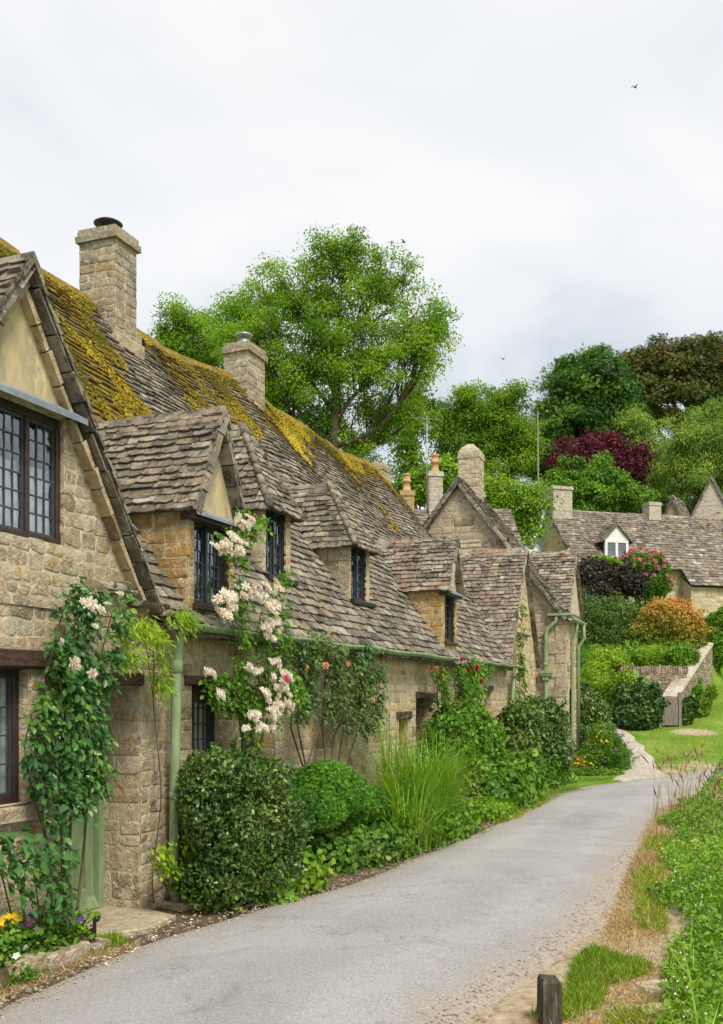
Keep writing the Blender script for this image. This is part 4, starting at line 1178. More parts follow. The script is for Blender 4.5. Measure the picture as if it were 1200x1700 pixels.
Fs = [[0, 1 + k, 1 + (k + 1) % 16] for k in range(16)] + [[1 + k, 17 + k, 17 + (k + 1) % 16, 1 + (k + 1) % 16] for k in range(16)]
ds.add(V, Fs, 0.5, 0, True); ds.tube([dc_ - n_ * 0.06, (0.0, 3.3, 8.45 - Z2)], 0.025, 6); ds.tube([dc_ - b_ * 0.35, dc_ + n_ * 0.4 - b_ * 0.12], 0.012, 5)
ds.build('satellite_dish', M['steel'], hh)
# two gables peeping over its ridge
p = at(1228, 875, 55)
simple_house('pale_gable_house', 'pale stone gable with mossy slates rising behind hillside roof at right edge', p[0], p[1], R(80), 5.0, 3.0, 7.0, 10.9, 13.95, e0=0.24, wall='coping')
p = at(1137, 866, 53.5)
simple_house('small_gable_house', 'small grey slate gable peeping over the hillside roof', p[0], p[1], R(58), 3.0, 1.3, 7.0, 11.0, 12.55, e0=0.24)

# ================================================================ ground, road, path
def m_ground():
    t = NT('ground_soil_grass'); v = t.obj()
    n1 = t.noise(0.7, 5, 0.6, v); n2 = t.noise(9, 6, 0.7, v); n3 = t.noise(60, 4, 0.7, v)
    grass = t.ramp(t.math('ADD', t.math('MULTIPLY', n2, 0.5), t.math('MULTIPLY', n1, 0.5)), [(0.34, (0.07, 0.15, 0.015)), (0.5, (0.15, 0.25, 0.03)), (0.66, (0.30, 0.34, 0.08))])
    dry = t.ramp(n2, [(0.3, (0.25, 0.185, 0.115)), (0.5, (0.46, 0.365, 0.245)), (0.72, (0.62, 0.53, 0.40))])
    soil = t.ramp(n2, [(0.3, (0.07, 0.05, 0.03)), (0.55, (0.16, 0.12, 0.075)), (0.75, (0.26, 0.20, 0.13))])
    da = t.math('ADD', t.attr('dry'), t.math('MULTIPLY', t.math('SUBTRACT', n1, 0.5), 0.9))
    da = t.math('ADD', da, t.math('MULTIPLY', t.math('SUBTRACT', n2, 0.5), 0.5))
    c = t.mix(t.mapr(da, 0.4, 0.62), grass, dry)
    sa = t.math('ADD', t.attr('soil'), t.math('MULTIPLY', t.math('SUBTRACT', n2, 0.5), 0.4))
    c = t.mix(t.mapr(sa, 0.4, 0.6), c, soil)
    return t.done(c, 0.95, t.bump(t.math('ADD', n2, t.math('MULTIPLY', n3, 0.7)), 0.8, 0.03), 0.05)
M['ground'] = m_ground()
def m_road():
    t = NT('worn_asphalt'); v = t.obj()
    n1 = t.noise(0.55, 5, 0.6, v, 0.4); n2 = t.noise(5, 5, 0.65, v); n3 = t.noise(120, 3, 0.7, v); n4 = t.noise(45, 4, 0.75, v)
    c = t.ramp(n1, [(0.3, (0.272, 0.264, 0.262)), (0.5, (0.355, 0.347, 0.346)), (0.72, (0.43, 0.42, 0.417))])
    c = t.mix(t.mapr(n2, 0.42, 0.75), c, (0.36, 0.345, 0.335))
    w = t.n('TexWave', {'Vector': v, 'Scale': 0.35, 'Distortion': 6.0, 'Detail': 3.0, 'Detail Scale': 0.6}, bands_direction='X')
    c = t.mix(t.math('MULTIPLY', t.mapr(n3, 0.45, 0.66), 0.75), c, (0.11, 0.105, 0.105))
    c = t.mix(t.math('MULTIPLY', t.mapr(n4, 0.50, 0.66), 0.6), c, (0.52, 0.49, 0.46))
    vo = t.n('TexVoronoi', {'Vector': v, 'Scale': 2.6, 'Randomness': 1.0}, feature='F1')
    chips = t.n('TexVoronoi', {'Vector': v, 'Scale': 26.0}, feature='F1')
    c = t.mix(t.mapr(chips.outputs['Distance'], 0.16, 0.08), c, (0.085, 0.08, 0.08))
    cr = t.n('TexVoronoi', {'Vector': t.mix(0.06, v, t.n('TexNoise', {'Vector': v, 'Scale': 3.0, 'Detail': 5.0}).outputs['Color']), 'Scale': 0.75}, feature='DISTANCE_TO_EDGE')
    crm = t.math('MULTIPLY', t.mapr(cr.outputs['Distance'], 0.010, 0.002), t.mapr(n1, 0.42, 0.6))
    c = t.mix(t.math('MULTIPLY', t.attr('track'), t.mapr(n2, 0.3, 0.6, 0.05, 0.30)), c, (0.445, 0.437, 0.432))
    pv = t.n('TexVoronoi', {'Vector': t.n('VectorMath', {0: v, 1: t.n('TexNoise', {'Vector': v, 'Scale': 1.3, 'Detail': 6.0}).outputs['Color']}, operation='ADD').outputs[0], 'Scale': 0.42}, feature='F1')
    pc = t.n('SeparateColor', {'Color': pv.outputs['Color']}).outputs[0]
    c = t.mix(t.math('MULTIPLY', t.mapr(pc, 0.74, 0.77), 0.16), c, (0.235, 0.228, 0.222))
    c = t.mix(t.math('MULTIPLY', t.mapr(pc, 0.2, 0.17), 0.14), c, (0.47, 0.455, 0.44))
    dm = t.noise(1.7, 7, 0.75, v, 1.0)
    c = t.mix(t.math('MULTIPLY', t.mapr(dm, 0.56, 0.66), 0.40), c, (0.19, 0.182, 0.175))
    ck = t.n('TexVoronoi', {'Vector': t.n('VectorMath', {0: v, 1: t.n('TexNoise', {'Vector': v, 'Scale': 2.2, 'Detail': 8.0, 'Roughness': 0.7}).outputs['Color']}, operation='ADD').outputs[0], 'Scale': 0.55}, feature='DISTANCE_TO_EDGE')
    ckm = t.math('MULTIPLY', t.mapr(ck.outputs['Distance'], 0.007, 0.002), t.mapr(t.noise(0.9, 4, 0.6, v), 0.48, 0.58))
    c = t.mix(t.math('MULTIPLY', ckm, 0.6), c, (0.12, 0.115, 0.11))
    # dust and grit gathered along the edges
    ed = t.math('ADD', t.attr('edge'), t.math('MULTIPLY', t.math('SUBTRACT', n2, 0.5), 0.9))
    grit = t.ramp(n4, [(0.3, (0.19, 0.15, 0.12)), (0.5, (0.35, 0.29, 0.235)), (0.7, (0.50, 0.42, 0.34))])
    c = t.mix(t.math('MULTIPLY', t.mapr(ed, 0.35, 0.9), 0.85), c, grit)
    h = t.math('ADD', t.math('MULTIPLY', n3, 0.5), n4)
    return t.done(c, 0.85, t.bump(h, 0.55, 0.012), 0.2)
M['road'] = m_road()
def axis(lo, hi, fine_lo, fine_hi, step):
    a = list(np.arange(fine_lo, fine_hi, step)); s = step; v = fine_hi
    while v < hi: a.append(v); s *= 1.25; v += s
    a.append(hi); s = step; v = fine_lo - s; b = []
    while v > lo: b.append(v); s *= 1.25; v -= s
    b.append(lo)
    return np.array(b[::-1] + a)
gx_ = axis(-500, 500, -5, 15, 0.14); gy_ = axis(-60, 900, 3.5, 36, 0.16)
GX, GY = np.meshgrid(gx_, gy_)
P = np.stack([GX.ravel(), GY.ravel()], 1)
Z = hgt(P[:, 0], P[:, 1]) + 0.02 * snoise(P, 2, 1.7) * (P[:, 1] < 60)
dR = P[:, 0] - road_right(P[:, 1]); dL = road_left(P[:, 1]) - P[:, 0]
onroad = np.minimum(-dR, -dL)
Z = Z - 0.05 * sstep(-0.05, 0.25, onroad) 
nx_, ny_ = len(gx_), len(gy_)
idx = np.arange(nx_ * ny_).reshape(ny_, nx_)
Fq = np.stack([idx[:-1, :-1], idx[:-1, 1:], idx[1:, 1:], idx[1:, :-1]], -1).reshape(-1, 4)
g = np_obj('ground', np.concatenate([P, Z[:, None]], 1), Fq, np.full(len(Fq), 0.5), M['ground'], smooth=True)
dry = np.clip(1.1 - np.abs(dR - 0.35) * 1.3, 0, 1) * (P[:, 1] < 19) * 0.95
dry = np.maximum(dry, 0.75 * np.exp(-((dR + 0.0) / 1.0) ** 2) * (P[:, 1] < 25))
dry = np.maximum(dry, np.clip(0.66 - np.abs(P[:, 1] - 0.36 * P[:, 0] - 20.6) * 0.3, 0, 1) * (P[:, 0] > 6.5))
dry = np.maximum(dry, 0.8 * np.exp(-(((P[:, 0] - 9.6) / 0.9) ** 2 + ((P[:, 1] - 28.7) / 0.8) ** 2)))
soil = np.clip(1.0 - np.abs(dL) * 0.2, 0, 1) * (dL > -0.3) * sstep(20.5, 17.5, P[:, 1]) * (P[:, 0] < 6)
for nm_, arr in (('dry', dry), ('soil', soil)):
    a = g.data.attributes.new(nm_, 'FLOAT', 'POINT'); a.data.foreach_set('value', arr.astype(np.float32))
tag(g, kind='structure')
# road sheet
n = 420; k = 26
rl = resample(ROAD_L, n); rr = resample(ROAD_R, n)
f = np.linspace(0, 1, k)
wob = 0.07 * snoise(np.arange(n)[:, None] * 0.16, 5, 1.0) + 0.04 * snoise(np.arange(n)[:, None] * 0.6, 6, 1.0)
wob2 = 0.07 * snoise(np.arange(n)[:, None] * 0.17, 7, 1.0) + 0.05 * snoise(np.arange(n)[:, None] * 0.7, 8, 1.0)
across = nrm(rr - rl)
rl = rl + across * wob[:, None]; rr = rr + across * wob2[:, None]
RP = rl[:, None, :] * (1 - f[None, :, None]) + rr[:, None, :] * f[None, :, None]
RZ = hgt(RP[..., 0], RP[..., 1]) + 0.012 + 0.03 * np.sin(f * math.pi)[None, :] - 0.06 * np.maximum(np.exp(-f * 40), np.exp(-(1 - f) * 40))[None, :]
RV = np.concatenate([RP, RZ[..., None]], -1).reshape(-1, 3)
idx = np.arange(n * k).reshape(n, k)
Fq = np.stack([idx[:-1, :-1], idx[:-1, 1:], idx[1:, 1:], idx[1:, :-1]], -1).reshape(-1, 4)
rd = np_obj('road', RV, Fq, np.full(len(Fq), 0.5), M['road'], smooth=True)
wd_ = np.linalg.norm(rr - rl, axis=1)[:, None]
edge = np.maximum(np.exp(-(f[None, :] * wd_) / 0.45), 1.1 * np.exp(-((1 - f[None, :]) * wd_) / 0.5))
a = rd.data.attributes.new('edge', 'FLOAT', 'POINT'); a.data.foreach_set('value', edge.ravel().astype(np.float32))
a = rd.data.attributes.new('track', 'FLOAT', 'POINT')
tr_ = np.exp(-((f - 0.30) / 0.09) ** 2) + np.exp(-((f - 0.72) / 0.09) ** 2) + np.zeros((n, 1))
a.data.foreach_set('value', tr_.ravel().astype(np.float32))
tag(rd, kind='structure')
# gravel path up beside the garden
def m_gravel():
    t = NT('pale_gravel'); v = t.obj()
    vo = t.n('TexVoronoi', {'Vector': v, 'Scale': 22.0}, feature='F1')
    c = t.ramp(vo.outputs['Color'], [(0.1, (0.30, 0.27, 0.23)), (0.5, (0.47, 0.43, 0.37)), (0.9, (0.60, 0.56, 0.50))])
    c = t.mix(t.mapr(t.noise(3, 4, 0.6, v), 0.45, 0.7), c, (0.38, 0.33, 0.24))
    return t.done(c, 0.9, t.bump(vo.outputs['Distance'], 0.8, 0.03), 0.1)
M['gravel'] = m_gravel()
pp = resample([(5.7, 20.0), (6.35, 22.5), (6.85, 24.2), (7.2, 26.0), (7.45, 28.2), (7.5, 29.3)], 60)
pw = np.interp(np.linspace(0, 1, 60), [0, 0.2, 0.4, 1], [1.2, 0.62, 0.36, 0.22]) + 0.05 * snoise(np.arange(60)[:, None] * 0.5, 3)
tn = nrm(np.gradient(pp, axis=0)); sd = np.stack([tn[:, 1], -tn[:, 0]], 1)
PV = []
for i in range(60):
    for q in np.linspace(-1, 1, 7):
        x, y = pp[i] + sd[i] * q * pw[i]
        PV.append((x, y, float(hgt(x, y)) + 0.035 - 0.06 * q ** 4 - 0.12 * math.exp(-i / 2.5)))
idx = np.arange(420).reshape(60, 7)
Fq = np.stack([idx[:-1, :-1], idx[:-1, 1:], idx[1:, 1:], idx[1:, :-1]], -1).reshape(-1, 4)
tag(np_obj('gravel_path', PV, Fq, np.full(len(Fq), 0.5), M['gravel'], smooth=True), kind='structure')

# ================================================================ foliage
TM = {}
def tmpl(name, V, Fs):
    TM[name] = (np.array(V, float), np.array(Fs, int))
tmpl('oval', [(0, 0, 0), (-0.30, 0.35, 0.07), (-0.24, 0.7, 0.06), (0, 1, -0.06), (0.24, 0.7, 0.06), (0.30, 0.35, 0.07), (0, 0.5, -0.02)],
     [(0, 5, 6), (5, 4, 6), (4, 3, 6), (3, 2, 6), (2, 1, 6), (1, 0, 6)])
tmpl('leaf', [(0, 0, 0), (-0.27, 0.5, 0.07), (0, 1, -0.05), (0.27, 0.5, 0.07)], [(0, 3, 2), (0, 2, 1)])
tmpl('narrow', [(0, 0, 0), (-0.13, 0.5, 0.03), (0, 1, -0.08), (0.13, 0.5, 0.03)], [(0, 3, 2), (0, 2, 1)])
tmpl('spray', [(0, 0, 0), (-0.42, 0.42, 0.05), (-0.1, 0.45, 0), (0.0, 1.0, -0.08), (0.1, 0.5, 0), (0.45, 0.55, 0.03), (0.3, 0.15, 0.02), (-0.25, 0.9, -0.03), (0.3, 0.95, 0.02)],
     [(0, 2, 1), (0, 4, 3), (0, 3, 2), (0, 6, 5), (2, 7, 1), (4, 5, 8)])
_lb = []
for i in range(10):
    a = math.pi * (-0.15 + 1.3 * i / 9)
    r = 0.55 if i % 2 else 0.36
    _lb.append((r * math.cos(a) * 0.95, 0.45 + r * math.sin(a), 0.05 * (i % 2)))
tmpl('lobed', [(0, 0.4, -0.03)] + _lb + [(0, 0.05, 0)], [(0, 1 + i, 2 + i) for i in range(9)] + [(0, 10, 11), (0, 11, 1)])
tmpl('long', [(-0.016, 0, 0), (0.016, 0, 0), (0.015, 0.45, 0.05), (-0.015, 0.45, 0.05), (0.0, 1.0, 0.32)], [(0, 1, 2), (0, 2, 3), (3, 2, 4)])
tmpl('blade', [(-0.05, 0, 0), (0.05, 0, 0), (0.045, 0.45, 0.05), (-0.045, 0.45, 0.05), (0.0, 1.0, 0.32)], [(0, 1, 2), (0, 2, 3), (3, 2, 4)])
_pt = [(0, 0, 0)]; _pf = []
for ring, (n_, r_, z_) in enumerate(((6, 0.5, 0.06), (5, 0.36, 0.2), (4, 0.2, 0.3))):
    for i in range(n_):
        a = 2 * math.pi * (i / n_ + 0.09 * ring); da = 2.4 / n_
        b = len(_pt)
        for aa, rr, zz in ((a - da, r_ * 0.62, z_ - 0.02), (a - da * 0.5, r_, z_ + 0.10), (a + da * 0.5, r_, z_ + 0.08), (a + da, r_ * 0.62, z_)):
            _pt.append((rr * math.cos(aa), rr * math.sin(aa), zz))
        _pf += [(0, b, b + 1), (0, b + 1, b + 2), (0, b + 2, b + 3)]
tmpl('rose', _pt, _pf)
tmpl('dot', [(-0.5, -0.5, 0), (0.5, -0.5, 0.1), (0.5, 0.5, 0), (-0.5, 0.5, 0.1), (0, 0, 0.3)], [(0, 1, 4), (1, 2, 4), (2, 3, 4), (3, 0, 4)])
tmpl('flower5', [(0, 0, 0)] + [(0.5 * math.cos(i * 0.628) * (1 if i % 2 == 0 else 0.62), 0.5 * math.sin(i * 0.628) * (1 if i % 2 == 0 else 0.62), 0.1) for i in range(10)], [(0, 1 + i, 1 + (i + 1) % 10) for i in range(10)])

def leafset(C, N, size, kind, spread=0.6, droop=0.3, T=None):
    C = np.asarray(C, float); n = len(C)
    N = nrm(nrm(N) + spread * rng.normal(size=(n, 3)))
    if T is None: T = rng.normal(size=(n, 3))
    T = T + np.array([0, 0, -droop])
    T = nrm(T - N * (T * N).sum(1, keepdims=True))
    B = np.cross(T, N)
    tv, tf = TM[kind]
    size = np.broadcast_to(np.asarray(size, float), (n,))
    V = C[:, None] + size[:, None, None] * (tv[None, :, 0, None] * B[:, None] + tv[None, :, 1, None] * T[:, None] + tv[None, :, 2, None] * N[:, None])
    Fa = tf[None] + len(tv) * np.arange(n)[:, None, None]
    return V.reshape(-1, 3), Fa.reshape(-1, 3), len(tf)

def foliage(name, C, N, size, kind, tint, mat, parent=None, rel=None, spread=0.6, droop=0.3, T=None):
    V, Fa, k = leafset(C, N, size, kind, spread, droop, T)
    t = np.repeat(np.clip(np.broadcast_to(tint, (len(C),)), 0, 1), k)
    return np_obj(name, V, Fa, t, M[mat] if isinstance(mat, str) else mat, parent, rel)

def in_ells(n, ells, shell=0.4, lump=0.14, lf=2.2, seed=0, flat=None, cull=0.8):
    """points in the outer shell of a union of ellipsoids (cx,cy,cz,rx,ry,rz), with lumpy outlines"""
    E = np.array(ells, float); w = (E[:, 3] * E[:, 4] * E[:, 5]) ** (2 / 3); w /= w.sum()
    P = []; Nn = []; got = 0
    while got < n:
        k = rng.choice(len(E), size=n, p=w)
        d = nrm(rng.normal(size=(n, 3)))
        r = 1 - shell * rng.random(n) ** 1.4
        e = E[k]
        p0 = e[:, :3] + d * e[:, 3:]
        r = r * (1 + lump * snoise(p0, seed, lf) + lump * 0.6 * snoise(p0, seed + 1, lf * 2.4))
        p = e[:, :3] + d * e[:, 3:] * r[:, None]
        nn = nrm(d / e[:, 3:])
        inside = np.zeros(n, bool)
        for j in range(len(E)):
            q = (((p - E[j, :3]) / E[j, 3:]) ** 2).sum(1)
            inside |= (q < cull ** 2 * (1 - shell) ** 2) & (k != j)
        p, nn = p[~inside], nn[~inside]
        if flat is not None:
            ok = p[:, 2] > flat; p, nn = p[ok], nn[ok]
        P.append(p); Nn.append(nn); got += len(p)
    return np.concatenate(P)[:n], np.concatenate(Nn)[:n]

def twigs(mb, A, B, r0, r1, bend=0.12, n=5, seg=5, tint=0.5):
    A = np.asarray(A, float); B = np.asarray(B, float); d = np.linalg.norm(B - A)
    o = rng.normal(size=3) * bend * d; o2 = rng.normal(size=3) * bend * d * 0.5
    pts = [A + (B - A) * t + o * math.sin(math.pi * t) + o2 * math.sin(2 * math.pi * t) for t in np.linspace(0, 1, n)]
    mb.tube(pts, np.linspace(r0, r1, n), seg, tint)
    return pts

def kmeans(P, k, it=8):
    c = P[rng.choice(len(P), k, replace=False)]
    for _ in range(it):
        l = ((P[:, None] - c[None]) ** 2).sum(2).argmin(1)
        for j in range(k):
            if (l == j).any(): c[j] = P[l == j].mean(0)
    return c, l

def tree(name, label, base, ells, nclump, nleaf, lsize, kind, mat, trunk_r=0.3, clump_r=0.8, spread=0.65, droop=0.35, bark='bark', group=None, cat='tree', k1=7, fork=0.35, top=True, shell=0.75, lump=0.2, lf=0.5, twig_r=0.03, tint_bias=0.0, cflat=0.7):
    base = np.asarray(base, float)
    o = root(name, label, cat, base, 0, group)
    Cc, Cn = in_ells(nclump, ells, shell, lump, lf, seed=len(label))
    E = np.array(ells)
    zmin = (E[:, 2] - E[:, 5]).min(); zmax = (E[:, 2] + E[:, 5]).max()
    b = MB()
    c1, l1 = kmeans(Cc, min(k1, nclump))
    zf = base[2] + (zmin - base[2]) * 0.8 + (zmax - zmin) * 0.05
    ctr = np.average(E[:, :3], axis=0, weights=E[:, 3] * E[:, 5])
    apex = np.array([ctr[0], ctr[1], zmin + (zmax - zmin) * 0.72])
    tp = [base + (apex - base) * t + np.array([0.25 * math.sin(3 * t + base[0]), 0.1 * math.sin(4 * t), 0]) * trunk_r * 3 * t for t in np.linspace(0, 1, 9)]
    b.tube([base - np.array([0, 0, 0.5])] + tp, [trunk_r * 1.3] + list(np.linspace(trunk_r * 1.05, trunk_r * 0.16, 9)), 9, 0.5)
    def on_trunk(z):
        t = np.clip((z - base[2]) / (apex[2] - base[2]), 0.0, 0.98); i = t * 8; j = int(i)
        return tp[j] + (tp[min(8, j + 1)] - tp[j]) * (i - j), trunk_r * (1.05 - 0.85 * t)
    for j in range(len(c1)):
        mem = Cc[l1 == j]
        if not len(mem): continue
        d = np.linalg.norm((c1[j] - apex)[:2])
        a, ra = on_trunk(max(zf, c1[j][2] - d * 0.85 - (zmax - zmin) * 0.12))
        p1 = twigs(b, a, c1[j], ra * 0.55, max(twig_r * 1.6, ra * 0.2), 0.07, 7, 7)
        k2 = max(1, len(mem) // 6)
        c2, l2 = kmeans(mem, k2) if k2 > 1 else (mem.mean(0, keepdims=True), np.zeros(len(mem), int))
        for q in range(k2):
            mm = mem[l2 == q]
            if not len(mm): continue
            s_ = p1[rng.integers(2, 6)]
            p2 = twigs(b, s_, c2[q], max(twig_r * 1.4, ra * 0.16), twig_r, 0.09, 5, 5)
            for x in mm:
                twigs(b, p2[rng.integers(1, 5)], x, twig_r * 0.9, twig_r * 0.25, 0.12, 4, 4)
    b.build('trunk', M[bark], o, base)
    cr_ = clump_r
    # leaves: tufts hung round the end of every branch
    per = nleaf // nclump
    cr = clump_r * rng.uniform(0.6, 1.35, nclump)
    d = nrm(rng.normal(size=(nclump, per, 3))) * (rng.random((nclump, per, 1)) ** 0.55)
    d[..., 2] *= cflat
    C = (Cc[:, None] + d * cr[:, None, None]).reshape(-1, 3)
    N = (nrm(d + 1e-3) * 0.6 + np.array([0, 0, 0.75]) + 0.25 * Cn[:, None]).reshape(-1, 3)
    tc = np.clip(0.45 + tint_bias + 0.16 * rng.normal(size=nclump) + 0.12 * snoise(Cc, 8, 0.35), 0, 1)
    ti = np.repeat(tc, per) + rng.normal(0, 0.09, nclump * per)
    foliage('crown', C, N, lsize * rng.uniform(0.6, 1.35, len(C)), kind, ti, mat, o, base, spread, droop)
    return o

def px_ells(lst, Y, depth=0.85):
    """crown lobes given by their place in the photo and a real distance"""
    out = []
    for px, py, rx, ry, *dy in lst:
        y = Y + (dy[0] if dy else 0)
        c = at(px, py, y); out.append((c[0], c[1], c[2], rx / F * y, rx / F * y * depth, ry / F * y))
    return out
def gbase(px, Y, dz=0.0):
    x = (px - 600) / F * Y
    return np.array([x, Y, float(hgt(x, Y)) + dz])

G = M
G['ash'] = m_leaf('ash_leaves', [(0.045, 0.12, 0.016), (0.11, 0.25, 0.022), (0.19, 0.37, 0.03), (0.32, 0.50, 0.06)], trans=0.5)
G['mid'] = m_leaf('green_leaves', [(0.032, 0.095, 0.014), (0.075, 0.195, 0.020), (0.13, 0.30, 0.028), (0.24, 0.43, 0.05)])
G['lime'] = m_leaf('lime_leaves', [(0.06, 0.14, 0.012), (0.13, 0.27, 0.018), (0.23, 0.42, 0.03), (0.38, 0.56, 0.06)])
G['chestnut'] = m_leaf('chestnut_leaves', [(0.015, 0.055, 0.010), (0.034, 0.115, 0.015), (0.075, 0.20, 0.022), (0.17, 0.34, 0.04)], trans=0.3)
G['copper'] = m_leaf('copper_leaves', [(0.024, 0.040, 0.012), (0.052, 0.084, 0.018), (0.10, 0.125, 0.026), (0.19, 0.125, 0.032)], trans=0.25)
G['plum'] = m_leaf('plum_leaves', [(0.026, 0.006, 0.012), (0.075, 0.010, 0.024), (0.14, 0.016, 0.036), (0.26, 0.03, 0.06)], trans=0.25)
G['birch'] = m_leaf('birch_leaves', [(0.075, 0.15, 0.03), (0.15, 0.28, 0.05), (0.24, 0.40, 0.08), (0.34, 0.50, 0.12)])
G['rose_leaf'] = m_leaf('rose_leaves', [(0.018, 0.07, 0.024), (0.04, 0.135, 0.042), (0.08, 0.21, 0.05), (0.20, 0.33, 0.06)], 0.35, 0.22, 0.4)
G['rose_leaf2'] = m_leaf('bronzed_rose_leaves', [(0.025, 0.07, 0.036), (0.055, 0.135, 0.055), (0.11, 0.20, 0.055), (0.24, 0.20, 0.05)], 0.4, 0.25, 0.35)
G['hedge'] = m_leaf('hedge_leaves', [(0.018, 0.048, 0.015), (0.040, 0.105, 0.024), (0.09, 0.19, 0.035), (0.24, 0.27, 0.05)], 0.33, 0.15, 0.45)
G['box'] = m_leaf('clipped_leaves', [(0.022, 0.082, 0.012), (0.045, 0.155, 0.018), (0.085, 0.25, 0.024), (0.17, 0.38, 0.04)], 0.5, 0.25, 0.25)
G['dark'] = m_leaf('dark_leaves', [(0.013, 0.042, 0.013), (0.028, 0.082, 0.020), (0.055, 0.13, 0.028), (0.11, 0.21, 0.04)], 0.35, 0.15, 0.4)
G['yellowgreen'] = m_leaf('yellow_green_leaves', [(0.09, 0.21, 0.014), (0.18, 0.36, 0.02), (0.29, 0.48, 0.03), (0.44, 0.56, 0.05)], 0.4, 0.4)
G['cranes'] = m_leaf('cranesbill_leaves', [(0.045, 0.13, 0.015), (0.10, 0.24, 0.02), (0.17, 0.34, 0.03), (0.34, 0.36, 0.05)], 0.45, 0.3)
G['photinia'] = m_leaf('orange_tinted_leaves', [(0.07, 0.15, 0.015), (0.18, 0.25, 0.025), (0.36, 0.26, 0.05), (0.56, 0.26, 0.11)], 0.4, 0.25)
G['purple_hedge'] = m_leaf('smoky_purple_leaves', [(0.014, 0.014, 0.014), (0.034, 0.028, 0.028), (0.055, 0.044, 0.036), (0.06, 0.08, 0.03)], 0.5, 0.15)
G['grassblade'] = m_leaf('grass_blades', [(0.08, 0.17, 0.015), (0.15, 0.28, 0.022), (0.24, 0.37, 0.04), (0.45, 0.42, 0.12)], 0.5, 0.35)
G['reed'] = m_leaf('tall_grass_blades', [(0.07, 0.19, 0.02), (0.14, 0.32, 0.035), (0.22, 0.42, 0.05), (0.36, 0.46, 0.10)], 0.45, 0.35)
G['straw'] = m_leaf('straw_blades', [(0.30, 0.20, 0.08), (0.45, 0.33, 0.15), (0.58, 0.46, 0.26), (0.42, 0.26, 0.11)], 0.7, 0.25, 0.1)
G['weed'] = m_leaf('weed_leaves', [(0.05, 0.14, 0.012), (0.10, 0.23, 0.018), (0.17, 0.34, 0.028), (0.27, 0.45, 0.06)], 0.5, 0.3)
G['petal'] = m_leaf('blush_petals', [(0.72, 0.50, 0.48), (0.79, 0.65, 0.63), (0.82, 0.75, 0.72), (0.84, 0.80, 0.77)], 0.6, 0.25, 0.15)
G['pinkp'] = m_leaf('pink_petals', [(0.50, 0.06, 0.17), (0.65, 0.12, 0.28), (0.74, 0.22, 0.38), (0.78, 0.35, 0.46)], 0.6, 0.25, 0.15)
G['redp'] = m_leaf('crimson_petals', [(0.20, 0.008, 0.03), (0.34, 0.015, 0.06), (0.45, 0.03, 0.11)], 0.6, 0.25, 0.15)
G['peachp'] = m_leaf('peach_petals', [(0.72, 0.26, 0.14), (0.80, 0.40, 0.24), (0.80, 0.50, 0.36)], 0.6, 0.25, 0.15)
G['violetp'] = m_leaf('violet_petals', [(0.10, 0.03, 0.26), (0.18, 0.05, 0.38), (0.36, 0.10, 0.42), (0.55, 0.42, 0.70)], 0.6, 0.25, 0.15)
G['yellowp'] = m_leaf('yellow_petals', [(0.70, 0.42, 0.01), (0.80, 0.58, 0.02), (0.82, 0.68, 0.10)], 0.6, 0.25, 0.15)
G['whitep'] = m_leaf('white_petals', [(0.66, 0.64, 0.56), (0.76, 0.75, 0.70), (0.80, 0.80, 0.78)], 0.6, 0.25, 0.15)
G['seedh'] = m_leaf('seed_heads', [(0.26, 0.12, 0.08), (0.36, 0.20, 0.13), (0.45, 0.30, 0.20)], 0.8, 0.2, 0.1)

# ---------------------------------------------------------------- trees behind
tree('ash_tree', 'big airy ash tree with spreading limbs standing behind the cottage roofs', gbase(548, 44),
     px_ells([(725, 555, 34, 52), (430, 640, 50, 40), (560, 500, 105, 105), (640, 470, 60, 55), (690, 560, 62, 80, -1), (470, 500, 80, 75), (420, 560, 70, 55, -1), (385, 520, 45, 40), (620, 600, 110, 80), (500, 610, 105, 85), (560, 420, 62, 40), (650, 690, 75, 40, 1), (545, 700, 60, 55, 1), (590, 745, 55, 35, 1), (470, 665, 60, 50)], 44),
     900, 112000, 0.125, 'leaf', 'ash', 0.42, 0.66, k1=12, lump=0.10, lf=0.7, shell=0.9, twig_r=0.022, tint_bias=0.12)
tree('round_tree', 'smaller bushy green tree left of the ash, rising between two chimneys', gbase(300, 52),
     px_ells([(315, 545, 52, 40), (290, 575, 40, 38), (350, 580, 60, 50), (320, 640, 75, 50)], 52), 150, 32000, 0.14, 'leaf', 'ash', 0.3, 0.7, k1=6, lf=0.8, tint_bias=0.06)
tree('slender_tree', 'thin loose tree with bare pole trunk behind the twin clay pots', gbase(690, 50),
     px_ells([(690, 690, 35, 45), (705, 660, 24, 26), (680, 745, 30, 40), (668, 790, 26, 35), (700, 790, 40, 30)], 50), 110, 9000, 0.18, 'leaf', 'ash', 0.22, 0.55, k1=5, shell=0.95, tint_bias=0.02)
tree('broad_tree', 'broad mid green tree filling the gap behind the tall square stack', gbase(800, 54),
     px_ells([(790, 700, 52, 55), (835, 695, 50, 52), (750, 740, 42, 48), (860, 740, 35, 55), (800, 770, 75, 55), (770, 660, 25, 20), (845, 655, 25, 22), (730, 690, 26, 32)], 54), 300, 62000, 0.14, 'leaf', 'ash', 0.35, 0.75, k1=8, lf=0.5, lump=0.26, tint_bias=0.06, cflat=0.55)
tree('chestnut_tree', 'dense dark green domed tree, tallest of the hillside clump', gbase(965, 62),
     px_ells([(968, 632, 50, 58), (930, 675, 38, 52), (1005, 645, 42, 55), (985, 605, 28, 30), (945, 620, 24, 34), (960, 720, 66, 55), (925, 740, 42, 50), (1000, 740, 55, 60)], 62), 300, 80000, 0.21, 'spray', 'chestnut', 0.45, 1.0, k1=8, shell=0.35, lump=0.24, lf=0.55, tint_bias=0.06, cflat=0.5)
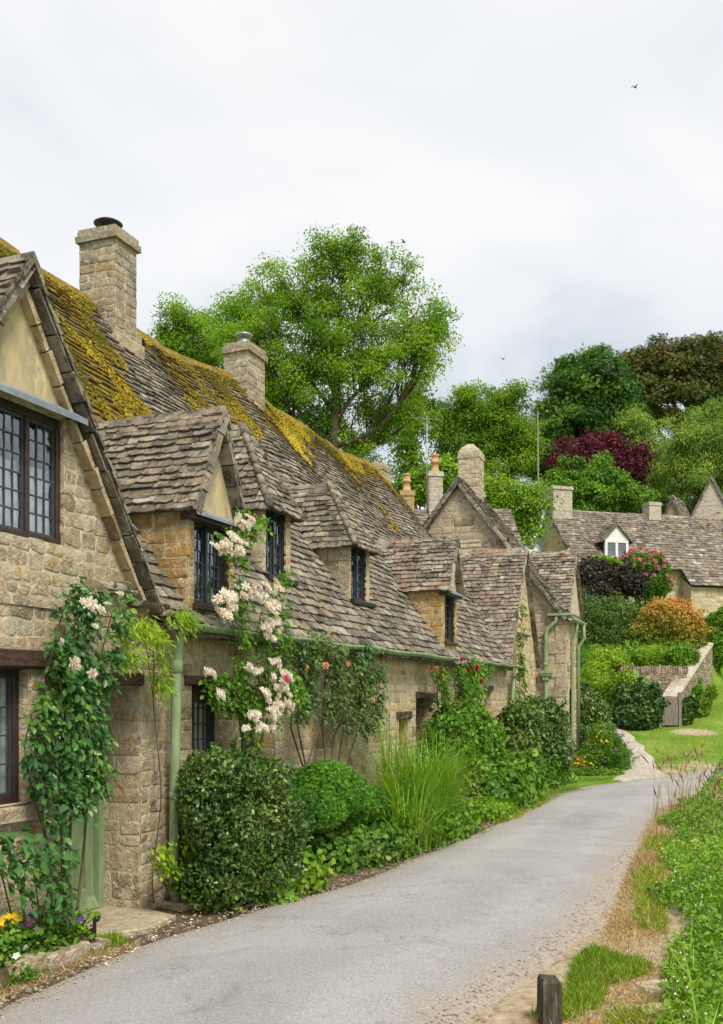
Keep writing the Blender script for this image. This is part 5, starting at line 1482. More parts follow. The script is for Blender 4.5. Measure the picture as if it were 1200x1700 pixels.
tree('copper_beech', 'dark olive and copper tinged tree on the skyline at right', gbase(1130, 70),
     px_ells([(1110, 610, 62, 50), (1165, 610, 60, 52), (1060, 620, 42, 40), (1130, 660, 80, 45), (1200, 640, 50, 60), (1240, 620, 50, 60), (1050, 670, 40, 45)], 70), 340, 80000, 0.21, 'spray', 'copper', 0.5, 1.05, k1=8, lf=0.5, lump=0.24, shell=0.4, tint_bias=0.04, cflat=0.5)
tree('purple_plum', 'wine purple leaved tree between the green shrubs and dark trees', gbase(1005, 53),
     px_ells([(1010, 760, 60, 38), (960, 765, 40, 36), (1045, 775, 35, 35), (1000, 740, 38, 24), (1060, 750, 22, 18), (1020, 800, 55, 32)], 53), 260, 42000, 0.13, 'leaf', 'plum', 0.22, 0.55, k1=8, shell=0.8, lf=1.0, tint_bias=0.08)
tree('birch_tree', 'pale green upright birch at the right edge of the hillside', gbase(1140, 57),
     px_ells([(1130, 730, 38, 60), (1165, 720, 42, 52), (1195, 745, 45, 70), (1140, 800, 60, 60), (1220, 780, 50, 80)], 57), 220, 56000, 0.19, 'narrow', 'birch', 0.25, 0.75, k1=7, droop=0.9)
tree('young_birch', 'small pale birch between the dark domed tree and the birch', gbase(1055, 60),
     px_ells([(1055, 715, 32, 42), (1070, 750, 35, 45), (1045, 760, 30, 45), (1085, 790, 40, 50)], 60), 90, 15000, 0.24, 'narrow', 'birch', 0.2, 0.75, k1=5, droop=0.9, tint_bias=0.1)
tree('bushy_tree', 'bright bushy tree with upright shoots just behind the hillside chimney', gbase(965, 49.5),
     px_ells([(935, 800, 26, 35), (980, 795, 40, 32), (1020, 815, 38, 26), (955, 830, 70, 28), (915, 810, 22, 35), (1055, 832, 30, 18), (995, 768, 10, 20), (940, 768, 9, 20), (1010, 790, 10, 22)], 49.5), 200, 36000, 0.16, 'leaf', 'mid', 0.2, 0.5, k1=7, tint_bias=0.14)
tree('lime_shrub', 'vivid yellow green shrub mass between the grey gable and hillside cottage', gbase(845, 42),
     px_ells([(850, 830, 38, 32), (870, 870, 26, 45), (830, 850, 40, 40), (880, 830, 24, 32), (810, 820, 30, 24)], 42), 180, 28000, 0.125, 'leaf', 'lime', 0.15, 0.6, k1=6, cat='shrub', shell=0.8, lf=1.0, tint_bias=-0.08)
tree('garden_bush', 'low bright bush behind the mossy ridge end and clay pots', gbase(680, 40),
     px_ells([(665, 820, 25, 25), (695, 812, 30, 28), (735, 800, 30, 35)], 40), 60, 8000, 0.18, 'leaf', 'lime', 0.12, 0.5, k1=4, cat='shrub', tint_bias=-0.1)
tree('far_tree', 'dark tree filling the slope below the purple leaved tree', gbase(1075, 64), px_ells([(1080, 800, 60, 60), (900, 760, 40, 60), (1020, 700, 50, 50)], 64), 110, 16000, 0.36, 'spray', 'chestnut', 0.3, 1.1, k1=5, shell=0.5)

# ---------------------------------------------------------------- garden beyond the row
def bush(name, label, base, ells, n, size, kind, mat, cat='shrub', shell=0.35, lump=0.12, lf=3.0, spread=0.75, droop=0.3, bias=0.0, group=None, stems=8, stem_r=0.012, var=0.16, blotch=0.18, core=0.25, tl=None, shoots=None):
    base = np.asarray(base, float)
    o = root(name, label, cat, base, 0, group)
    n2 = int(n * core)
    C, N = in_ells(n - n2, ells, shell, lump, lf, seed=len(label), flat=base[2] - 0.05)
    C2, N2 = in_ells(n2, ells, 0.95, lump, lf, seed=len(label), flat=base[2] - 0.05, cull=0.0)
    C = np.concatenate([C, C2]); N = np.concatenate([N, N2])
    E0 = np.array(ells); rm = float(np.mean(E0[:, 3:]))
    ns = int(26 + n / 900) if shoots is None else shoots
    if ns:                                           # young shoots breaking the outline
        sc_, sn_ = in_ells(ns, ells, 0.05, lump, lf, seed=len(label), flat=base[2] + 0.08)
        d_ = nrm(sn_ + np.array([0, 0, 0.55]) + rng.normal(0, 0.35, (ns, 3)))
        ln_ = rng.uniform(0.12, 0.42, ns) * min(rm, 0.9)
        k_ = max(6, int(n * 0.07 / ns))
        t_ = rng.random((ns, k_, 1))
        Cs = sc_[:, None] + d_[:, None] * ln_[:, None, None] * (t_ * 1.15 - 0.15) + rng.normal(0, size * 0.35, (ns, k_, 3))
        C = np.concatenate([C, Cs.reshape(-1, 3)]); N = np.concatenate([N, (nrm(rng.normal(size=(ns * k_, 3))) * 0.8 + np.repeat(d_, k_, 0))])
    ti = 0.45 + bias + blotch * snoise(C, len(name), lf * 0.8) + rng.normal(0, var, len(C))
    if tl is not None: ti = ti + tl(C)
    foliage('foliage', C, N, size * rng.uniform(0.45, 1.55, len(C)), kind, ti, mat, o, base, spread, droop)
    b = MB(); E = np.array(ells)
    for i in range(stems):
        e = E[rng.integers(len(E))]; d = nrm(rng.normal(size=3)) * 0.6
        A = base + np.array([rng.normal(0, 0.3), rng.normal(0, 0.3), 0]) * min(0.8, e[3]); A[2] = base[2] - 0.03
        twigs(b, A, e[:3] + d * e[3:], stem_r, stem_r * 0.4, 0.08, 6, 5)
    b.build('stems', M['twig'], o, base)
    return o
def blooms(o, name, pts, nr, size, mat, kind='rose', rel=None, tint=(0.2, 1.0), spread=0.35):
    pts = np.asarray(pts, float)
    return foliage(name, pts, nr, size * rng.uniform(0.7, 1.2, len(pts)), kind, rng.uniform(*tint, len(pts)), mat, o, rel if rel is not None else o.location, spread, 0.0)
def spots(ells, n, mat, name, o, size, kind='flower5', top=0.0, seed=1, tint=(0.2, 1), spread=0.4):
    C, N = in_ells(n * 4, ells, 0.05, 0.12, 3.0, seed=seed)
    base = np.array(o.location)
    ok = (N[:, 1] < 0.35) & (N[:, 2] > top)
    C, N = C[ok][:n], N[ok][:n]
    return blooms(o, name, C + N * 0.03, N + np.array([0, -0.4, 0.3]), size, mat, kind, base, tint, spread)

E_ = px_ells([(985, 1020, 38, 32), (1025, 1025, 40, 36), (965, 1045, 30, 38), (1015, 1060, 50, 30)], 35.5)
bush('yew_hedge', 'dark olive feathery hedge on the terrace left of the orange shrub', gbase(1000, 35.5), E_ + px_ells([(1000, 1085, 50, 35)], 35.5), 22000, 0.12, 'narrow', 'dark', lf=1.6, bias=0.30, core=0.4)
E_ = px_ells([(1105, 1035, 55, 48), (1075, 1055, 36, 36), (1140, 1055, 34, 42), (1100, 1075, 55, 30)], 34.3)
bush('orange_shrub', 'large rounded shrub with orange red young leaves above the wall', gbase(1105, 34.3), E_, 20000, 0.11, 'leaf', 'photinia', lf=1.6, core=0.35, bias=0.04, tl=lambda C: 0.32 * (C[:, 2] - 4.2) / 1.2)
E_ = px_ells([(985, 955, 34, 28), (1025, 962, 34, 24), (1050, 970, 26, 22), (990, 985, 45, 24)], 39.5)
bush('smoke_bush', 'smoky purple hedge with yellow green tips below the white dormer', gbase(1000, 39.5), E_ + px_ells([(1005, 1030, 45, 50)], 39.5), 16000, 0.13, 'leaf', 'purple_hedge', lf=1.4, core=0.4)
E_ = px_ells([(1000, 933, 26, 9), (1022, 938, 14, 7)], 40.0)
bush('golden_creeper', 'yellow green creeper topping the purple hedge', gbase(1000, 40.3), E_, 2500, 0.11, 'leaf', 'yellowgreen', lf=1.4, stems=4, stem_r=0.03)
E_ = px_ells([(1065, 935, 38, 22), (1040, 950, 22, 26), (1090, 950, 22, 30), (1075, 970, 40, 22), (1080, 1010, 26, 40)], 41.2)
o = bush('pink_rambler', 'pink flowered rambling rose against the hillside cottage wall', gbase(1065, 41.6), E_, 9000, 0.13, 'leaf', 'mid', lf=1.6, bias=-0.02, stems=12, stem_r=0.025)
spots(E_[:4], 130, 'pinkp', 'blossoms', o, 0.19, 'rose', -0.4)
o.children[-1]['kind'] = 'stuff'
E_ = px_ells([(1188, 1048, 20, 34), (1204, 1035, 22, 28), (1195, 1075, 20, 30)], 36.5)
bush('leafy_bush', 'fresh green bush at the right edge beside the pale coping', gbase(1190, 36.5), E_, 9000, 0.11, 'leaf', 'mid', lf=1.6, bias=0.12)
# terrace bed
for i, (px, py, rx, ry, Y, mt, lab) in enumerate([
    (985, 1100, 36, 26, 33.5, 'mid', 'low mid green perennials at the left end of the terrace bed'),
    (1045, 1088, 34, 18, 33.2, 'mid', 'low leafy perennials in the terrace bed below the yew hedge'),
    (1085, 1085, 30, 15, 32.8, 'lime', 'lime green perennials on the terrace below the orange shrub'),
    (1130, 1085, 28, 16, 32.6, 'mid', 'leafy perennials spilling over the wall beside the coping'),
    (985, 1130, 32, 30, 30.4, 'lime', 'yellow green shrub left of the dry stone wall'),
    (1010, 1100, 28, 20, 31.9, 'lime', 'feathery bright shrub at the wall end'),
    (960, 1105, 22, 30, 31.0, 'mid', 'mid green shrub beside the far downpipe')]):
    e = px_ells([(px, py, rx, ry), (px - rx * 0.4, py + ry * 0.4, rx * 0.6, ry * 0.6), (px + rx * 0.4, py + ry * 0.35, rx * 0.65, ry * 0.65), (px, py + ry * 1.2, rx * 0.8, ry)], Y)
    bush('perennial_clump' if i not in (4, 5, 6) else 'shrub', lab, gbase(px, Y), e, 4200, 0.10, 'leaf' if i % 2 else 'narrow', mt, cat='plant' if i not in (4, 5, 6) else 'shrub', lump=0.25, lf=2.5, bias=0.06)
E_ = px_ells([(1040, 1135, 30, 22), (1020, 1145, 20, 18), (1060, 1140, 16, 16)], 30.3)
bush('clipped_bush', 'rounded bright green bush behind the dark ivy hedge', gbase(1040, 30.3), E_ + px_ells([(1040, 1165, 32, 25)], 30.3), 8000, 0.08, 'leaf', 'lime', lf=2.5, bias=-0.03)
E_ = px_ells([(1035, 1168, 24, 33), (1060, 1166, 26, 34), (1085, 1170, 16, 34), (1050, 1190, 40, 28)], 29.4)
bush('ivy_hedge', 'dark glossy ivy mound left of the little wooden gate', gbase(1057, 29.4), E_, 14000, 0.09, 'lobed', 'dark', lf=2.5, lump=0.06, core=0.4, bias=0.06)
E_ = px_ells([(1140, 1180, 14, 22), (1133, 1192, 12, 20), (1150, 1170, 10, 18)], 29.9)
bush('ivy_clump', 'ivy clump right of the little wooden gate', gbase(1140, 29.9), E_, 4500, 0.085, 'lobed', 'dark', lf=2.5, bias=0.15)
E_ = px_ells([(1168, 1168, 13, 12), (1155, 1182, 16, 12), (1180, 1150, 9, 12)], 31.0)
bush('fern_clump', 'light green ferny clump at the foot of the coping wall', gbase(1168, 31.0), E_, 3500, 0.10, 'narrow', 'lime', lf=2.5, cat='plant')
E_ = px_ells([(1152, 1150, 9, 14), (1162, 1135, 9, 14), (1172, 1118, 8, 12)], 31.6)
E_ = [(e[0] + i * 0.05 + 0.1, e[1] + i * 0.9, *e[2:]) for i, e in enumerate(E_)]
bush('trailing_plants', 'mixed green plants growing along the lawn side of the coping wall', gbase(1160, 32.0), E_, 5000, 0.09, 'leaf', 'mid', cat='plant', lf=2.5, bias=0.12, lump=0.25)
# bushes by the end of the row
E_ = px_ells([(965, 1175, 30, 38), (990, 1190, 24, 38), (960, 1215, 28, 35), (950, 1155, 14, 25)], 24.6)
bush('dark_shrub', 'tall dark leafy shrub against the end cottage corner', gbase(970, 24.8), E_, 13000, 0.085, 'leaf', 'hedge', lf=2.6, bias=0.10, core=0.35)
E_ = px_ells([(1010, 1245, 32, 38), (985, 1258, 30, 34), (1030, 1258, 18, 30), (1000, 1225, 24, 24), (1020, 1275, 24, 20)], 23.2)
o = bush('flowering_border', 'loose flower clump of yellow and blue blooms beside the gravel path', gbase(1005, 23.2), E_, 10000, 0.075, 'narrow', 'mid', lf=3, bias=0.12, cat='flowers', lump=0.22)
spots(E_, 40, 'violetp', 'blue_blossoms', o, 0.055, 'flower5', -0.2); spots(px_ells([(1000, 1226, 9, 12), (968, 1268, 14, 6)], 22.9), 24, 'yellowp', 'yellow_blossoms', o, 0.06, 'flower5', -0.4)
for q in list(o.children):
    if 'blossoms' in q.name: q['kind'] = 'stuff'
E_ = px_ells([(960, 1272, 16, 14), (950, 1280, 12, 12)], 23.0)
bush('red_leaved_plant', 'small russet leaved plant at the foot of the end cottage', gbase(955, 23.0), E_, 2200, 0.06, 'leaf', 'photinia', cat='plant', bias=0.2, lf=4)
E_ = px_ells([(975, 1288, 26, 11), (1010, 1290, 28, 11), (945, 1290, 14, 9)], 21.9)
bush('low_edging', 'low clipped green edging along the road before the flower clump', gbase(985, 21.9, -0.05), E_, 7000, 0.05, 'leaf', 'mid', cat='plant', lf=4, bias=0.18)

# dry stone wall, sloping coping wall and gate
y0 = 31.15
wl = root('dry_stone_wall', 'low brown dry stone retaining wall with upright cope stones', 'wall', (at(1030, 1105, y0)[0], y0, 0.7))
x0, x1 = at(1030, 0, y0)[0], at(1140, 0, y0)[0]
m = MB(); zt = at(0, 1118, y0)[2] - 0.7
masonry(m, (0, 0, 0), AX_S, OUT, [(0, -0.3), (x1 - x0, -0.3), (x1 - x0, zt), (0, zt)], (), (0.04, 0.085), (0.12, 0.34), 0.03, 0.004, 0.008, 0, 0)
m.fbox((0, 0, 0), AX_S, OUT, 0, x1 - x0, -0.3, zt, -0.45, -0.05, 0.3, 0)
m.build('wall', M['dry'], wl)
m = MB(); x = 0
while x < x1 - x0:
    w_ = rng.uniform(0.05, 0.09)
    m.fbox((x, 0, zt), AX_S, OUT, 0, w_ * 0.92, -0.01, rng.uniform(0.2, 0.27), -0.38, 0.03 + rng.uniform(-0.02, 0.02), rng.random(), 0, 0.008, 0.012); x += w_
m.build('cope_stones', M['dry'], wl)
A = at(1122, 1160, 29.7); B = at(1182, 1070, 34.4)
cwl = root('coping_wall', 'sloping garden wall with pale stepped coping climbing beside the lawn', 'wall', (A[0], A[1], 0.8))
d_ = B - A; Ln = math.hypot(d_[0], d_[1]); dirh = np.array([d_[0], d_[1], 0]) / Ln; nh = np.array([dirh[1], -dirh[0], 0])
m = MB()
masonry(m, (0, 0, 0), dirh, nh, [(0, -0.4), (Ln, 0.9), (Ln, B[2] - 0.8 - 0.02), (0, A[2] - 0.8 - 0.02)], (), (0.06, 0.13), (0.15, 0.4), 0.025, 0.006, 0.01, 0, 0)
masonry(m, np.zeros(3) + nh * 0.0, -nh, -dirh, [(0, -0.4), (0.42, -0.4), (0.42, A[2] - 0.82), (0, A[2] - 0.82)], (), (0.06, 0.13), (0.15, 0.3), 0.02, 0.006, 0.01, 0, 0)
V = [np.array([0, 0, -0.4]) - nh * 0.42, np.array([0, 0, A[2] - 0.82]) - nh * 0.42, dirh * Ln - nh * 0.42 + UP * (B[2] - 0.82), dirh * Ln - nh * 0.42 + UP * 0.5]
m.add(V, [[0, 1, 2, 3]], 0.3, 0)
m.build('wall', M['dry'], cwl)
m = MB(); t = 0; 
while t < Ln:
    t1 = min(t + rng.uniform(0.35, 0.65), Ln)
    p, q = dirh * t + UP * (A[2] - 0.8 + d_[2] * t / Ln), dirh * t1 + UP * (A[2] - 0.8 + d_[2] * t1 / Ln)
    V = []
    for c_ in (p, q):
        for o_, z_ in ((0.05, -0.02), (0.05, 0.05), (-0.18, 0.10), (-0.45, 0.05), (-0.45, -0.02)):
            V.append(c_ + nh * o_ + UP * (z_ + rng.uniform(-0.012, 0.012)))
    m.add(V, [[i, (i + 1) % 5, 5 + (i + 1) % 5, 5 + i] for i in range(5)] + [[4, 3, 2, 1, 0], [5, 6, 7, 8, 9]], rng.random(), 0); t = t1 + 0.01
m.build('coping', M['coping'], cwl)
gb = gbase(1112, 29.6)
gt = root('garden_gate', 'small weathered grey plank gate between the ivy mounds', 'gate', gb, 0.05)
gm = MB()
for i in range(6):
    gm.fbox((0, 0, 0), AX_S, OUT, -0.24 + 0.08 * i, -0.165 + 0.08 * i, 0.04, 0.88 + 0.03 * math.sin(i * 1.3), -0.012, 0.012, 0.5, 0, 0.003, 0.004)
gm.build('planks', M['grey_wood'], gt)
gm = MB()
for z_ in (0.18, 0.68): gm.fbox((0, 0.03, 0), AX_S, OUT, -0.24, 0.24, z_, z_ + 0.08, -0.012, 0.016, 0.5, 0)
gm.build('rails', M['grey_wood'], gt)
for x in (-0.30, 0.30):
    gm = MB(); gm.box((x, 0.02, -0.1), 0.09, 0.09, 1.12, 0, 0.5, 0, 0.008); gm.build('gate_post', M['grey_wood'], gt)
# a mast behind the hillside chimney with its wire
p = at(894, 800, 47.5); q = at(892, 683, 47.5)
um = root('aerial_mast', 'tall thin pale mast with small aerial left of the hillside chimney', 'mast', (p[0], p[1], float(hgt(p[0], p[1]))))
mm = MB(); zt = q[2] - float(hgt(p[0], p[1]))
mm.tube([(0, 0, 0), (0, 0, zt * 0.5), (-0.04, 0, zt)], [0.06, 0.05, 0.03], 8); mm.build('pole', M['grey_wood'], um)
mm = MB(); mm.tube([(-0.5, 0, zt - 0.25), (0.15, 0.1, zt - 0.1)], 0.012, 5)
for i in range(5): mm.tube([(-0.45 + 0.13 * i, -0.2, zt - 0.24 + 0.03 * i), (-0.45 + 0.13 * i, 0.2, zt - 0.24 + 0.03 * i)], 0.008, 4)
mm.build('aerial', M['steel'], um)
wr = MB(); a_ = at(893, 735, 47.5); b_ = at(1060, 748, 62)
wr.tube([a_ + (b_ - a_) * t - UP * 0.5 * math.sin(math.pi * t) for t in np.linspace(0, 1, 12)], 0.018, 5)
tag(wr.build('overhead_wire', M['black']), 'thin dark wire running right from the mast to the trees', 'wire')

# ================================================================ plants along the cottage fronts
def ell_row(lst, u0):
    """lobes given by their place in the photo on the plane u = u0, radii in metres"""
    out = []
    for px, py, rs, ru, rz, *du in lst:
        c = on_row(px, py, u0 + (du[0] if du else 0)); out.append((c[0], c[1], c[2], rs, ru, rz))
    return out
def row_base(px, u):
    r = (px - 600) / F; Y = (4.598 + u) / (0.3665 - 0.9304 * r)
    return np.array([r * Y, Y, 0.0])
WN = -DU                                             # outward normal of the street front

def climber(name, label, base, paths, nleaf, lsize, mat, width=0.16, stem_r=0.012, kind='oval', leaf_from=0.25, droop=0.5, bias=0.0, cat='climbing rose', spread=0.5, dens=None, side=0.35, push=0.09):
    """stems following paths of points; leaflets in sprays along them"""
    base = np.asarray(base, float)
    o = root(name, label, cat, base); b = MB(); C = []; T = []
    tot = sum(np.linalg.norm(np.diff(np.array(p), axis=0), axis=1).sum() for p in paths)
    for p in paths:
        p = np.array(p, float)
        d = np.concatenate([[0], np.cumsum(np.linalg.norm(np.diff(p, axis=0), axis=1))])
        m_ = max(8, int(d[-1] / 0.08)); t = np.linspace(0, d[-1], m_)
        q = np.stack([np.interp(t, d, p[:, i]) for i in range(3)], 1)
        q = q + 0.025 * np.stack([snoise(q, 20 + i, 4.0) for i in range(3)], 1)
        b.tube(q, np.linspace(stem_r, stem_r * 0.35, m_), 6)
        n = int(nleaf / 5 * d[-1] / tot)
        tt = leaf_from + (1 - leaf_from) * rng.random(n) ** 0.9
        a = np.stack([np.interp(tt * d[-1], t, q[:, i]) for i in range(3)], 1)
        # every spray: a petiole and five leaflets
        out = rng.normal(size=(n, 3)) * np.array([1, 1, 0.8]); out += WN * rng.uniform(0.0, 0.9, (n, 1))
        inn = (out * WN).sum(1); out -= WN * np.minimum(inn, 0)[:, None] * 1.3
        out = nrm(out) * (width * rng.random((n, 1)) ** 0.6) + WN * push
        e = a + out
        dirp = nrm(out + np.array([0, 0, -0.15]))
        sdv = nrm(np.cross(dirp, rng.normal(size=(n, 3)) * 0.5 + UP))
        for k, (f, sg) in enumerate(((0.0, 0), (-0.8, 1), (-0.8, -1), (-1.7, 1), (-1.7, -1))):
            C.append(e + dirp * lsize * f * 0.75 + sdv * sg * 0.03)
            T.append(dirp * (1.0 if sg == 0 else 0.45) + sdv * sg * 1.0)
        for i in range(0, n, 3):
            b.tube([a[i], (a[i] + e[i]) / 2 + UP * 0.01, e[i]], 0.0022, 4)
    C = np.concatenate(C); T = np.concatenate(T)
    N = np.tile(WN * 0.7 + UP * 0.6, (len(C), 1))
    ti = 0.42 + bias + 0.16 * snoise(C, 5, 3.0) + rng.normal(0, 0.15, len(C))
    foliage('foliage', C, N, lsize * rng.uniform(0.65, 1.25, len(C)), kind, ti, mat, o, base, spread, droop, T)
    b.build('stems', M['twig'], o, base)
    return o
def wp(lst, u):
    return [on_row(x, y, u + (d[0] if d else 0)) for x, y, *d in lst]
def bloom(o, px, py, u, size, mat='petal', n=3, name='bloom'):
    """one double rose: nested whorls of petals"""
    c = on_row(px, py, u); C = []; N = []; S = []
    for i in range(n):
        C.append(c + rng.normal(size=3) * size * 0.12); N.append(WN * 0.8 + UP * 0.3 + rng.normal(size=3) * 0.35); S.append(size * (1.0 - 0.2 * i))
    V, Fa, k = leafset(np.array(C), np.array(N), np.array(S), 'rose', 0.15, 0.0)
    return np_obj(name, V, Fa, np.repeat(rng.uniform(0.45, 1, n), k), M[mat], o, o.location)

# 1. white climbing rose on the near cottage
u1 = -0.12
o = climber('climbing_rose', 'tall climbing rose with glossy leaves and big blush blooms beside the green door', row_base(75, u1),
    [wp([(118, 1550), (112, 1420), (120, 1330), (105, 1240), (95, 1150), (110, 1060), (150, 985)], u1),
     wp([(100, 1550), (98, 1400), (88, 1300), (70, 1210), (75, 1120), (90, 1050), (120, 975)], u1),
     wp([(120, 1550), (140, 1400), (150, 1290), (140, 1210), (150, 1120), (175, 1040), (195, 990)], u1 - 0.05),
     wp([(80, 1555), (75, 1420), (62, 1350), (40, 1240), (55, 1180)], u1),
     wp([(95, 1550), (100, 1430), (120, 1330), (130, 1270), (125, 1190), (120, 1100), (130, 1030)], u1 - 0.08),
     wp([(85, 1550), (110, 1400), (95, 1290), (110, 1180), (80, 1090), (95, 1050)], u1 - 0.1)],
    2350, 0.066, 'rose_leaf', 0.115, 0.011, leaf_from=0.36, bias=0.06)
for x, y, s_ in ((150, 1003, 0.10), (168, 1012, 0.09), (124, 1102, 0.11), (150, 1118, 0.075), (199, 988, 0.065), (140, 1000, 0.07), (100, 1065, 0.05), (158, 1040, 0.045)):
    bloom(o, x, y, u1 - 0.33, s_ * 1.1, n=4)
o = climber('young_rose', 'thin low rose with blue green leaves at left edge below the window', row_base(20, u1 - 0.1),
    [wp([(40, 1560), (30, 1450), (15, 1390)], u1 - 0.15), wp([(60, 1560), (55, 1450), (60, 1405)], u1 - 0.15), wp([(20, 1560), (5, 1450), (-15, 1400)], u1 - 0.1), wp([(50, 1560), (75, 1460), (90, 1425)], u1 - 0.12)],
    330, 0.07, 'rose_leaf', 0.14, 0.008, leaf_from=0.3, bias=-0.02)
# yellow green creeper over the corner
climber('golden_vine', 'yellow green vine hanging beside the head of the downpipe', row_base(255, u1),
    [wp([(262, 1500), (262, 1300), (258, 1150), (240, 1060), (210, 1045), (180, 1060)], u1), wp([(258, 1150), (250, 1070), (270, 1040), (310, 1030)], u1 - 0.1), wp([(240, 1060), (215, 1075), (190, 1095), (175, 1110)], u1 - 0.06), wp([(250, 1050), (230, 1035), (222, 1075)], u1 - 0.08)],
    1000, 0.07, 'yellowgreen', 0.13, 0.007, 'narrow', leaf_from=0.62, droop=0.9, cat='vine', bias=0.05)
climber('self_sown_vine', 'small yellow green shoots climbing the foot of the downpipe', row_base(258, u1),
    [wp([(290, 1490), (275, 1430), (250, 1405)], u1 - 0.1), wp([(290, 1490), (285, 1440), (290, 1390)], u1 - 0.16), wp([(285, 1470), (262, 1440), (240, 1415)], u1 - 0.1)], 170, 0.055, 'yellowgreen', 0.09, 0.005, 'oval', leaf_from=0.3, cat='vine')

# 2. white rambling rose tumbling over the gutter
u2 = -0.28
o = climber('rambling_rose', 'white rambling rose cascading over the gutter in heavy flower clusters', row_base(415, -0.15),
    [wp([(405, 1490, 0.1), (400, 1300, 0.1), (395, 1180), (390, 1080), (375, 980), (380, 900), (390, 860)], u2),
     wp([(405, 1300, 0.1), (415, 1200), (430, 1130), (425, 1050), (440, 990), (465, 960)], u2),
     wp([(410, 1290, 0.1), (440, 1200), (455, 1120), (455, 1040), (450, 1000)], u2 - 0.05),
     wp([(400, 1200), (370, 1150), (345, 1140), (330, 1150)], u2 + 0.08), wp([(400, 1190), (360, 1175), (335, 1165)], u2 + 0.08),
     wp([(410, 1180), (440, 1150), (470, 1140), (485, 1165)], u2), wp([(380, 950), (360, 920), (350, 895)], u2), wp([(375, 1000), (360, 1010), (365, 1040)], u2), wp([(385, 920), (400, 880), (420, 870)], u2)],
    3600, 0.05, 'mid', 0.15, 0.009, leaf_from=0.28, bias=0.06)
for (x, y, rx, ry, n) in [(403, 868, 22, 16, 16), (365, 908, 20, 15, 15), (388, 905, 24, 20, 22), (375, 1000, 24, 22, 26), (372, 1020, 16, 14, 12), (420, 985, 24, 16, 20), (455, 975, 22, 14, 14), (450, 1010, 17, 20, 16), (452, 1045, 20, 22, 22), (420, 1110, 18, 10, 10), (440, 1150, 14, 18, 14), (466, 1130, 20, 18, 20), (472, 1165, 18, 26, 26), (452, 1185, 16, 14, 14), (420, 1190, 12, 9, 8), (440, 1208, 18, 9, 12), (345, 1120, 11, 11, 6), (363, 1152, 9, 9, 6), (455, 1100, 12, 8, 6), (405, 1210, 8, 7, 4)]:
    q = []
    for i in range(n):
        a = rng.uniform(0, 6.28); r_ = math.sqrt(rng.random()) * (0.78 if n < 18 else 0.9)
        q.append(on_row(x + rx * r_ * math.cos(a), y + ry * r_ * math.sin(a), u2 - 0.24 - 0.08 * (1 - r_) + rng.uniform(-0.02, 0.02)))
    q = np.array(q)
    N = np.tile(WN + 0.35 * UP, (n, 1)) + rng.normal(0, 0.3, (n, 3))
    V, Fa, k = leafset(q, N, 0.078 * rng.uniform(0.75, 1.2, n), 'rose', 0.2, 0)
    np_obj('flower_cluster', V, Fa, np.repeat(rng.uniform(0.3, 1, n), k), M['petal'], o, o.location)
bloom(o, 474, 1125, u2 - 0.36, 0.10, 'pinkp')

# 3. rose with a few peach blooms
u3 = -0.16
o = climber('wall_rose', 'open trained rose with bronze leaves and few peach blooms on bare stone wall', row_base(520, u3),
    [wp([(505, 1270), (495, 1200), (500, 1120), (500, 1080), (530, 1065)], u3), wp([(505, 1275), (530, 1210), (555, 1150), (580, 1100), (600, 1075)], u3), wp([(500, 1270), (485, 1210), (490, 1130), (485, 1080)], u3),
     wp([(540, 1280), (535, 1200), (540, 1130), (540, 1080)], u3), wp([(560, 1280), (570, 1200), (590, 1150), (615, 1110)], u3), wp([(575, 1285), (590, 1220), (610, 1180), (620, 1150)], u3), wp([(545, 1285), (555, 1220), (575, 1180), (590, 1120)], u3)],
    4200, 0.056, 'rose_leaf2', 0.19, 0.011, leaf_from=0.38, bias=0.06)
for x, y, s_ in ((540, 1106, 0.075), (575, 1102, 0.065), (507, 1108, 0.05), (617, 1163, 0.06), (600, 1120, 0.045)):
    bloom(o, x, y, u3 - 0.30, s_ * 1.1, 'peachp', 3)

# 4. clipped glossy hedge by the second door
hb_ = row_base(390, -0.55)
E_ = ell_row([(352, 1290, 0.28, 0.32, 0.23), (385, 1285, 0.30, 0.34, 0.22), (425, 1300, 0.30, 0.34, 0.22), (365, 1370, 0.36, 0.38, 0.36), (415, 1370, 0.5, 0.42, 0.36), (450, 1410, 0.42, 0.42, 0.30), (358, 1440, 0.32, 0.35, 0.34), (405, 1455, 0.5, 0.42, 0.32), (465, 1462, 0.4, 0.40, 0.24), (335, 1345, 0.16, 0.25, 0.35)], -0.5)
bush('glossy_shrub', 'large glossy dark green shrub against wall right of the downpipe', hb_, E_, 34000, 0.038, 'oval', 'hedge', lf=5.0, lump=0.16, spread=0.9, bias=0.02, core=0.35, var=0.2, blotch=0.14)
# lobed cranesbill leaves in front
def ground_plant(label, pts, n, size, mat='cranes', kind='lobed', hz=0.3, name='cranesbill', bias=0.0, rad=0.3, cat='plant', stems=14):
    c0 = np.mean([p[:2] for p in pts], 0); base = np.array([c0[0], c0[1], 0.0])
    ells = [(p[0], p[1], 0.04, rad * (p[2] if len(p) > 2 else 1), rad * (p[2] if len(p) > 2 else 1), hz * (p[2] if len(p) > 2 else 1)) for p in pts]
    return bush(name, label, base, ells, n, size, kind, mat, cat, 0.4, 0.2, 4.0, 0.5, 0.25, bias, stems=stems, stem_r=0.005, core=0.2)
def gp(px, py):                                      # flat ground at a pixel
    Y = F * EYE / (py - HORIZON); return ((px - 600) / F * Y, Y)
ground_plant('bright lobed leaf clump spilling from the glossy shrub onto the road', [(*gp(490, 1478), 1.0), (*gp(465, 1495), 0.7), (*gp(510, 1470), 0.75), (*gp(450, 1480), 1.0)], 1900, 0.075, hz=0.38, rad=0.26, bias=0.04)
